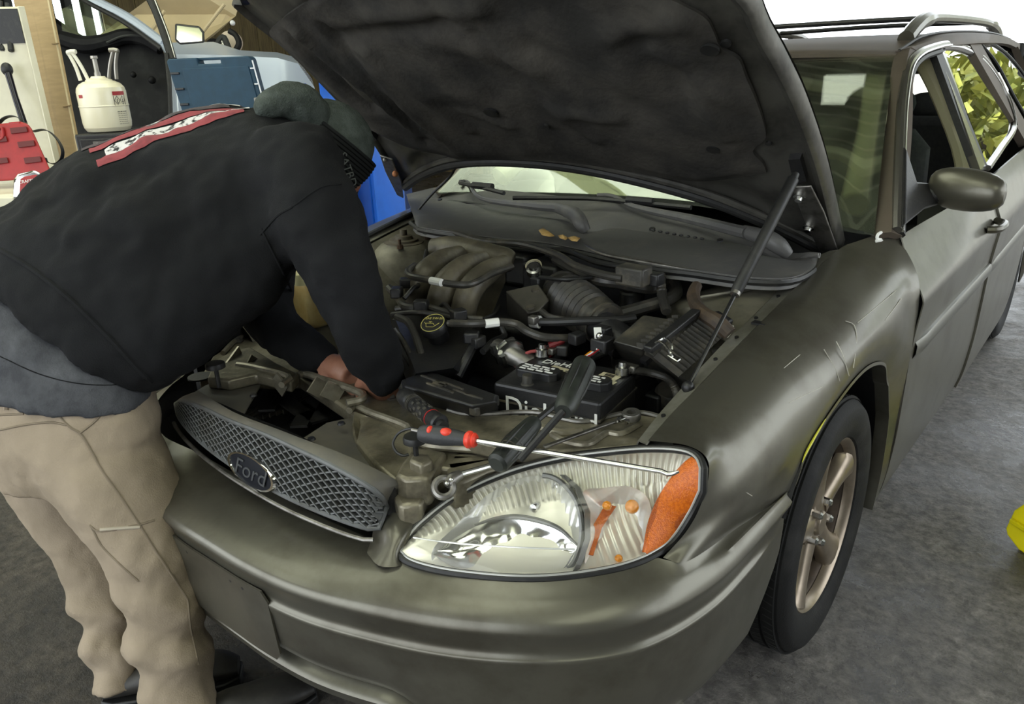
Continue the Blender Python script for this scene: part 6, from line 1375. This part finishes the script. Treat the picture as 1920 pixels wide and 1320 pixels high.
for k in range(4):
    part(case, 'hinge_rib', MB().beam(cs(.004, .05 + k * .07, -.004), cs(.045, .05 + k * .07, -.004), .012, .01), BLACK, bevel=.002)
    part(case, 'edge_clip', MB().beam(cs(wid - .015, .06 + k * .07, -.003), cs(wid + .006, .06 + k * .07, -.003), .006, .006), WHITEP)
part(case, 'pale_edge', MB().beam(cs(wid + .004, .02, .0), cs(wid + .004, hgt - .02, .0), .005, .006), WHITEP)
# jug, storage box, black organiser right of the case
jb = at(572, 205, d=3.72); jb.z = TCZ
jug = thing('jug', 'white plastic jug half hidden by the raised hood', 'jug', jb)
part(jug, 'bottle', MB().lathe(jb, (0, 0, 1), [(.0001, 0), (.050, 0), (.055, .008), (.055, .12), (.048, .145), (.028, .165), (.020, .172), (.0001, .172)], 28), WHITEP); part(jug, 'cap', MB().lathe(jb + V((0, 0, .172)), (0, 0, 1), [(.0001, .022), (.021, .022), (.022, .0), (.0001, 0)], 18), BLUEPOST)
sb_ = at(590, 214, d=3.60); sb_.z = TCZ
sbx = thing('storage_box', 'small clear storage box of rusty parts beside the blue post', 'box', sb_)
part(sbx, 'tub', MB().box(sb_ + V((0, 0, .06)), (.085, .085, .12), Rz), mat('cloudy_plastic', (.66, .62, .58), .3, 0, (.55, .36, .26), 12), bevel=.006); part(sbx, 'lid', MB().box(sb_ + V((0, 0, .128)), (.092, .092, .016), Rz), BLUEPOST, bevel=.004); part(sbx, 'rusty_contents', MB().box(sb_ + V((0, 0, .02)), (.0875, .0875, .035), Rz), RUST)
ob = at(507, 212, d=3.68); ob.z = TCZ
org = thing('parts_tray', 'black parts tray stacked beside the blue case edge', 'tray', ob)
part(org, 'lower_tray', MB().box(ob + V((0, 0, .04)), (.12, .10, .08), Rz), BLACK, bevel=.004); part(org, 'upper_tray', MB().box(ob + V((-.012, 0, .115)), (.10, .09, .05), Rz), DSTEEL, bevel=.004); part(org, 'paper_slip', MB().box(ob + V((.02, -.045, .085)), (.07, .03, .004), Rz), WHITEP, sm=False)
# tall cream cabinet door, cardboard, rods
def dpoly(px, d): return [at(a, b, d=d) for a, b in px]
def down(P, z=0.0):
    return P
pa, pb = at(108, 300, d=3.95), at(-60, 300, d=3.85); pa.z = pb.z = 0
cab = thing('cabinet', 'tall cream steel cabinet at the left edge with black tools hanging on it', 'cabinet', (pa + pb) / 2)
def wallbox(p, q, z0, z1, th):
    t = (q - p).normalized(); n = V((-t.y, t.x, 0)); n = n if n.dot(V((-.6, .72, 0))) > 0 else -n
    return MB().ring_loft([[a + V((0, 0, z)) for a in (p, q, q + n * th, p + n * th)] for z in (z0, z1)])
zt = at(28, 20, d=3.9).z
part(cab, 'side_panel', wallbox(pa, pb, 0, zt, .045), CREAMMETAL, sm=False, bevel=.008)
tt = (pb - pa).normalized(); nn = V((-tt.y, tt.x, 0)); nn = nn if nn.dot(V((-.6, .72, 0))) < 0 else -nn
part(cab, 'black_magnetic_strip', wallbox(pa + nn * .006 + tt * .02, pb + nn * .006, at(40, 84, d=3.9).z, zt - .01, .012), BLACK, sm=False)
part(cab, 'edge_fold', MB().beam(pa + V((0, 0, .05)) + nn * .01, pa + V((0, 0, zt)) + nn * .01, .03, .012), CREAMMETAL, bevel=.003)
def hang(name, label, pts, r, m_, group=None, sockets=True):
    P = [at(a, b, d=3.74) for a, b in pts]; t = thing(name, label, 'hand tool', P[-1], group)
    part(t, 'shaft', MB().tube(P, r, 10), m_); part(t, 'grip', MB().tube([P[-1] + (P[0] - P[-1]) * .02, P[-1] + (P[0] - P[-1]) * .62], r * 1.35, 12), RUBBER); part(t, 'bright_ferrule', MB().tube([P[-1] + (P[0] - P[-1]) * .63, P[-1] + (P[0] - P[-1]) * .78], r * 1.25, 12), STEEL)
    return t
hang('hanging_wrench', 'black gripped tool hanging nearest the frame edge on the cream cabinet', [(0, 2), (5, 96)], .010, BLACK); hang('hanging_wrench', 'black gripped tool hanging right of its twin on the cream cabinet', [(13, 6), (21, 97)], .010, BLACK)
P = [at(a, b, d=3.70) for a, b in ((13, 130), (28, 180), (45, 232))]
t = thing('torque_wrench', 'long glossy black bar leaning on the cream cabinet above the red case', 'wrench', P[2])
part(t, 'shaft', MB().tube(P, [.016, .014, .016], 14), mat('gloss_black', (.012, .010, .016), .15, .3)); part(t, 'head', MB().ball(P[0], .026, 14, 10, (1, 1, 1.2)), RUBBER)  # shaft is gloss black all along, without a chrome part
part(t, 'white_bracket', MB().box(at(22, 132, d=3.83), (.06, .02, .07), Rz), WHITEP, bevel=.003)
# cardboard, folded sheets leaning on edge
kb0, kb1 = at(146, 300, d=4.05), at(30, 300, d=4.25)
z_top = at(90, -30, d=4.1).z
cb_ = thing('cardboard_sheet', 'tall sheet of brown cardboard with fold creases standing behind the cylinder', 'cardboard', V((kb0.x, kb0.y, 0)))
e0, e1 = at(148, 285, d=4.0), at(88, -20, d=4.0); f0, f1 = at(96, 285, d=4.2), at(20, -20, d=4.2)
def foot(p, q): t = (p.z - 0) / (q.z - p.z); return p - (q - p) * t
E0, F0 = foot(e0, e1), foot(f0, f1)
cbm = MB().grid([[F0.lerp(E0, t) for t in (0, .5, 1)], [f1.lerp(e1, t) for t in (0, .5, 1)]], .012); part(cb_, 'sheet', cbm, CARD, sm=False)
nrm_c = (E0 - F0).cross(e1 - E0).normalized(); nrm_c = nrm_c if nrm_c.dot(CAM_LOC - E0) > 0 else -nrm_c
part(cb_, 'pale_cut_edge', MB().tube([E0 + nrm_c * .004, e1 + nrm_c * .004], .005, 6), mat('cut_card_edge', (.55, .45, .28), .9))
for a, b in (((44, 84), (112, 82)), ((70, 210), (135, 198))):
    p = [at(q[0], q[1], d=4.05) for q in (a, b)]; o_ = []
    for q in (a, b):
        r = at(q[0], q[1], d=1.0) - CAM_LOC; t_ = (E0 - CAM_LOC).dot(nrm_c) / r.dot(nrm_c); o_.append(CAM_LOC + r * t_ + nrm_c * .006)
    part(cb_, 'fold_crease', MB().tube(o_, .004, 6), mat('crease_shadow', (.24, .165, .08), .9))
# red case on a cream bin, tape, strap loop
bz = .985
bn0 = at(40, 350, d=3.3); bn0.z = 0
binn = thing('storage_bin', 'cream storage bin at the left edge under the red case', 'bin', bn0 + ex * -.12)
def bp3(u, v, z): return bn0 + ex * u + ey * v + V((0, 0, z))
part(binn, 'bin_body', MB().ring_loft([[bp3(u, v, z) for u, v in ((-.45, -.18), (.06, -.18), (.06, .22), (-.45, .22))] for z in (0, bz)]), CREAMMETAL, sm=False, bevel=.015)
part(binn, 'bin_rim', MB().ring_loft([[bp3(u, v, z) for u, v in ((-.46, -.19), (.07, -.19), (.07, .23), (-.46, .23))] for z in (bz - .05, bz - .01)]), CREAMMETAL, sm=False, bevel=.006)
rp = [(-40, 236), (10, 231), (42, 229), (52, 232), (60, 242), (96, 322), (92, 334), (-40, 342)]
rc_ = thing('red_case', 'red blow-moulded tool case with slots standing behind the tape measure', 'tool case', at(30, 336, d=3.32))
part(rc_, 'shell', MB().ring_loft([[at(a, b, d=d) for a, b in rp] for d in (3.30, 3.38)]), RED, sm=False, bevel=.008)
for x, y in ((32, 244), (46, 270), (58, 300), (-4, 302), (-6, 262)): part(rc_, 'slot', MB().ring_loft([[at(x + a, y + b, d=d) for a, b in ((-14, -4), (17, -7), (20, 3), (-11, 7))] for d in (3.292, 3.305)]), mat('dark_red_recess', (.10, .006, .006), .6) if x == 32 else RREC, sm=False, bevel=.002) and None; RREC = rc_.children[-1].data.materials[0]
part(rc_, 'slot_lip', MB().tube([at(a, b, d=3.293) for a, b in ((-2, 242), (4, 240), (6, 256), (-2, 262))], .006, 8, smooth=3), RED); part(rc_, 'latch', MB().beam(at(18, 234, d=3.31), at(40, 232, d=3.31), .02, .02), RED, bevel=.004)
tp0 = at(48, 352, d=3.12)
tape = thing('tape_measure', 'chrome and red tape measure lettered in white on the cream bin', 'tape measure', tp0)
tq = [(24, 372), (26, 336), (34, 326), (64, 319), (76, 324), (80, 350), (70, 375)]
part(tape, 'chrome_case', MB().ring_loft([[at(a, b, d=d) for a, b in tq] for d in (3.08, 3.17)]), CHROME, ang=.4, bevel=.008)
part(tape, 'red_face', MB().ring_loft([[at(a, b, d=d) for a, b in ((36, 370), (38, 336), (46, 331), (68, 327), (72, 333), (70, 366))] for d in (3.068, 3.085)]), RED, sm=False, bevel=.003)
text('face_lettering', 'CRAFTSMAN', .017, WHITEMARK, tape, at(58, 339, d=3.064), at(70, 336, d=3.064) - at(42, 340, d=3.064), at(56, 330, d=3.064) - at(57, 345, d=3.064), .0005)
def loop(pts, d, r, label):
    P = spline([at(a, b, d=d) for a, b in pts], 6); m = MB(); n_ = len(P); vd = V((-.6, .72, -.3)).normalized()
    rows = [[p - vd * .012 for p in P], [p + vd * .012 for p in P]]
    o = obj('band_loop', MB().grid(rows, .003), RUBBER); tag(o, label, 'band'); return o
loop([(62, 246), (85, 243), (104, 256), (117, 278), (116, 298), (104, 308), (88, 304), (84, 296)], 3.45, .006, 'springy dark band looped out right of the red case')
loop([(-4, 232), (8, 221), (24, 217), (38, 222), (44, 232)], 3.42, .006, 'dark band arching just above the top of the red case')
# blue lift post
bpz = 3.0
B = [at(a, b, d=d) for a, b, d in ((603, 200, 3.55), (654, 300, 3.42), (664, 300, 3.50), (690, 300, 3.50), (697, 300, 3.40), (760, 380, 3.36), (775, 380, 3.65), (620, 300, 3.80))]
post = thing('lift_post', 'bright blue steel lift post beyond the raised hood', 'post', V((B[3].x, B[3].y, 0)))
part(post, 'column', MB().ring_loft([[V((p.x, p.y, z)) for p in B] for z in (.02, bpz)]), BLUEPOST, sm=False, bevel=.006)
part(post, 'base_plate', MB().box(V((B[3].x - .05, B[3].y + .05, .01)), (.55, .5, .02), Rz), BLUEPOST, bevel=.003)
# ------------------------------------------------------------------ white car behind, bonnet up, door open
WC0 = at(330, 240, d=5.2); WC0.z = 0
wc_ = thing('white_car', 'white car in the background with its bonnet up and dark cabin open', 'car', WC0)
PALE = mat('sky_tinted_car_paint', (.52, .58, .68), .22, .2, coat=.6); TAN = mat('warm_lit_bonnet_paint', (.56, .45, .27), .45, 0, (.50, .40, .24), 4)  # sky blue and warm light put into the white car's wing and bonnet colours
BLK = mat('car_cabin_black', (.004, .004, .0045), .6, 0, (.016, .016, .016), 9, .5, .75, spec=.2)
part(wc_, 'front_wing', MB().grid([[at(a, b, d=d) for a, b, d in r] for r in ([(300, 86, 5.0), (400, 84, 5.15), (450, 100, 5.25), (520, 104, 5.3), (552, 112, 5.35), (580, 150, 5.4)], [(312, 105, 4.9), (400, 106, 5.0), (450, 108, 5.1), (520, 112, 5.15), (556, 122, 5.2), (585, 165, 5.3)], [(318, 260, 4.9), (400, 260, 5.0), (450, 260, 5.1), (520, 260, 5.15), (560, 260, 5.2), (600, 260, 5.3)], [(322, 420, 4.95), (400, 420, 5.05), (450, 420, 5.15), (520, 420, 5.2), (560, 420, 5.25), (600, 420, 5.35)])], .02), PALE, ang=.5)
part(wc_, 'bonnet', MB().ring_loft([[at(a, b, d=d + dd) for a, b, d in [(172, 76, 5.9), (250, 20, 5.6), (330, -40, 5.3), (462, -40, 5.5), (442, 30, 5.5), (402, 66, 5.45), (352, 100, 5.35), (300, 96, 5.5)]] for dd in (0, .03)]), TAN, sm=False)
for pts in ([(308, 20), (290, 50), (262, 80)], [(420, 8), (380, 60), (345, 92)]): part(wc_, 'bonnet_rib', MB().tube([at(a, b, d=5.33) for a, b in pts], .012, 8), TAN)
part(wc_, 'cabin_interior', MB().ring_loft([[at(a, b, d=d) for a, b in ((100, 66), (150, 72), (205, 82), (300, 80), (312, 115), (325, 330), (80, 330))] for d in (5.2, 6.2)]), BLK, sm=False)
part(wc_, 'dashboard', MB().tube([at(a, b, d=5.15) for a, b in ((108, 70), (160, 84), (200, 78), (235, 68), (270, 72), (302, 92))], [.05, .06, .05, .05, .05, .04], 10, smooth=4), BLK)
part(wc_, 'dash_lip', MB().tube([at(a, b, d=5.1) for a, b in ((200, 80), (235, 67), (280, 70), (300, 84))], .008, 6, smooth=4), DARKIN)
for a, b, r in ((250, 140, .02), (285, 150, .025)): part(wc_, 'cabin_lump', MB().ball(at(a, b, d=5.15), r, 12, 8), BLK)
part(wc_, 'windscreen_pillar', MB().tube([at(a, b, d=d) for a, b, d in ((120, -40, 5.3), (170, -2, 5.2), (240, 34, 5.1), (308, 82, 5.0))], [.035, .035, .034, .03], 10, smooth=4), PALE)
part(wc_, 'pillar_seal', MB().tube([at(a, b, d=d) for a, b, d in ((110, -34, 5.28), (160, 2, 5.18), (230, 40, 5.08), (303, 92, 4.98))], .016, 8, smooth=4), RUBBER)
part(wc_, 'windscreen', MB().ring_loft([[at(a, b, d=5.6 + dd) for a, b in ((110, 20), (170, -10), (240, 36), (300, 86), (200, 82), (120, 74))] for dd in (0, .005)]), WINDSH, sm=False)
part(wc_, 'far_pillar', MB().tube([at(a, b, d=6.3) for a, b in ((98, 42), (120, 58), (150, 76))], .05, 8), BLK)
dr_ = part(wc_, 'open_door', MB().ring_loft([[at(a, b, d=d) for a, b in ((312, 92), (330, 96), (342, 330), (322, 330))] for d in (4.7, 4.8)]), PALE, sm=False, bevel=.01)
sub(dr_, 'door_frame', MB().tube([at(a, b, d=4.68) for a, b in ((272, -20), (290, 14), (308, 62), (324, 112))], .026, 8, smooth=3), RUBBER)
sub(dr_, 'frame_trim', MB().tube([at(a, b, d=4.64) for a, b in ((287, -10), (299, 20), (316, 64), (329, 108))], .006, 6, smooth=3), STEEL)
sub(dr_, 'door_edge_seal', MB().tube([at(a, b, d=4.66) for a, b in ((312, 100), (318, 160), (324, 330))], .014, 8), RUBBER)
mi = part(wc_, 'door_mirror', MB().ring_loft([[at(a, b, d=d) for a, b in ((328, 44), (374, 49), (383, 60), (384, 80), (338, 84), (328, 76))] for d in (4.60, 4.70)]), RUBBER, sm=False, bevel=.01)
sub(mi, 'mirror_glass', MB().ring_loft([[at(a, b, d=d) for a, b in ((332, 48), (373, 53), (379, 62), (379, 77), (338, 80), (331, 73))] for d in (4.592, 4.60)]), CHROME, sm=False)
for k, (pts, r, m_) in enumerate(([[(386, 98), (392, 82), (404, 78), (414, 96)], .02, BLK], [[(404, 86), (418, 70), (426, 84), (432, 100)], .022, DARKIN], [[(396, 92), (410, 84), (420, 98)], .014, STEEL], [[(412, 74), (424, 86), (430, 98)], .012, STEEL], [[(430, 58), (442, 66), (448, 82), (440, 98)], .02, BLK])): part(wc_, 'bonnet_filler_tube', MB().tube([at(a, b, d=5.25) for a, b in pts], r, 8, smooth=4), m_)  # unclear figure under the bonnet, filled in with tubes and a drum
part(wc_, 'bonnet_filler_drum', MB().lathe(at(434, 80, d=5.4), (.7, -.7, .1), [(.0001, .06), (.05, .06), (.072, .045), (.078, .0), (.0001, 0)], 24), mat('beige_drum', (.62, .52, .40), .5))
part(wc_, 'hood_lamp', MB().ball(at(436, 43, d=5.3), .018, 12, 8), WHITEP)
part(wc_, 'rear_body', MB().ring_loft([[at(a, b, d=d) for a, b in ((60, 210), (110, 215), (110, 430), (60, 430))] for d in (5.2, 6.4)]), PALE, sm=False)
part(wc_, 'lower_sill', MB().ring_loft([[at(a, b, d=d) for a, b in ((100, 300), (330, 300), (340, 430), (100, 430))] for d in (5.1, 6.2)]), PALE, sm=False)
# ------------------------------------------------------------------ wet floor sign at the right
s0_ = at(1886, 1012, z=0.0) + V((-.012, .0, 0)); su = V((.80, -.60, 0)).normalized(); sv = V((.60, .80, 0)).normalized()
sign = thing('wet_floor_sign', 'yellow plastic floor sign with a green mark cut by the right frame edge', 'sign', s0_)
def panel(lean, off):
    hh = V((0, 0, 1)) * math.cos(lean) + sv * math.sin(lean); f = lambda u, h: s0_ + sv * off + su * u + hh * h
    outl_ = [(0, .035), (.012, .02), (.06, .0), (.24, .0), (.29, .02), (.30, .035), (.296, .10), (.272, .14), (.245, .50), (.23, .58), (.19, .61), (.11, .61), (.07, .58), (.055, .50), (.028, .14), (.004, .10)]
    return [f(*p) for p in outl_], f, hh
PO, f1_, h1_ = panel(.20, 0.0); n1_ = su.cross(h1_); n1_ = n1_ if n1_.dot(CAM_LOC - s0_) > 0 else -n1_
part(sign, 'front_panel', MB().prism(PO, n1_, .018), YELLOW, sm=False, bevel=.005)
PO2, f2_, h2_ = panel(-.20, .25); part(sign, 'rear_panel', MB().prism(PO2, n1_, .018), YELLOW, sm=False, bevel=.005)
part(sign, 'foot_ledge', MB().beam(f1_(.012, .07) + n1_ * .008, f1_(.288, .07) + n1_ * .008, .012, .014), YELLOW, bevel=.003)
part(sign, 'green_mark', MB().prism([f1_(.07, .125) + n1_ * .0012, f1_(.15, .26) + n1_ * .0012, f1_(.23, .125) + n1_ * .0012], n1_, .002), GREENP, sm=False)
# ------------------------------------------------------------------ trees outside the open side, mirrored in the car's windows
BARK = mat('grey_bark', (.10, .075, .05), .9); 
LEAVES = [mat('spring_leaves_%s' % n_, c_, .6, 0, d_, 3) for n_, c_, d_ in (('pale', (.36, .36, .06), (.20, .24, .04)), ('mid', (.20, .26, .04), (.12, .17, .03)))]
def tree(x, y, h, r, lm_, label, seed):
    rn = random.Random(seed); t = thing('tree', label, 'tree', (x, y, 0)); 
    part(t, 'trunk', MB().tube([V((x, y, 0)), V((x + .1, y, h * .4)), V((x, y + .1, h * .8))], [.16, .12, .05], 10, smooth=3), BARK)
    m = MB()
    for k in range(1500):
        while True:
            p = V((rn.uniform(-1, 1), rn.uniform(-1, 1), rn.uniform(-1, 1)))
            if .35 < p.length < 1: break
        c = V((x, y, h * .58)) + V((p.x * r, p.y * r, p.z * h * .42)); a = V((rn.uniform(-1, 1), rn.uniform(-1, 1), rn.uniform(-1, 1))).normalized() * rn.uniform(.10, .2); b = a.cross(V((rn.uniform(-1, 1), rn.uniform(-1, 1), 1))).normalized() * a.length * .7
        m.add([c - a, c - b * .8, c + a, c + b * .8], [(0, 1, 2, 3)])
    o = part(t, 'foliage', m, lm_, sm=False); o['kind'] = 'stuff'
tree(2.3, 12.0, 3.4, 1.15, LEAVES[0], 'pale spring tree outside mirrored in the rear door window', 1)
tree(5.0, 12.6, 4.2, 1.3, LEAVES[1], 'mid green tree outside just right of the pale mirrored tree', 2)
tree(3.0, 16.2, 3.8, 1.4, LEAVES[0], 'pale spring tree outside farthest from the garage', 3)
tree(8.4, 13.0, 4.6, 1.7, LEAVES[1], 'mid green tree outside farthest right of the wagon', 4)
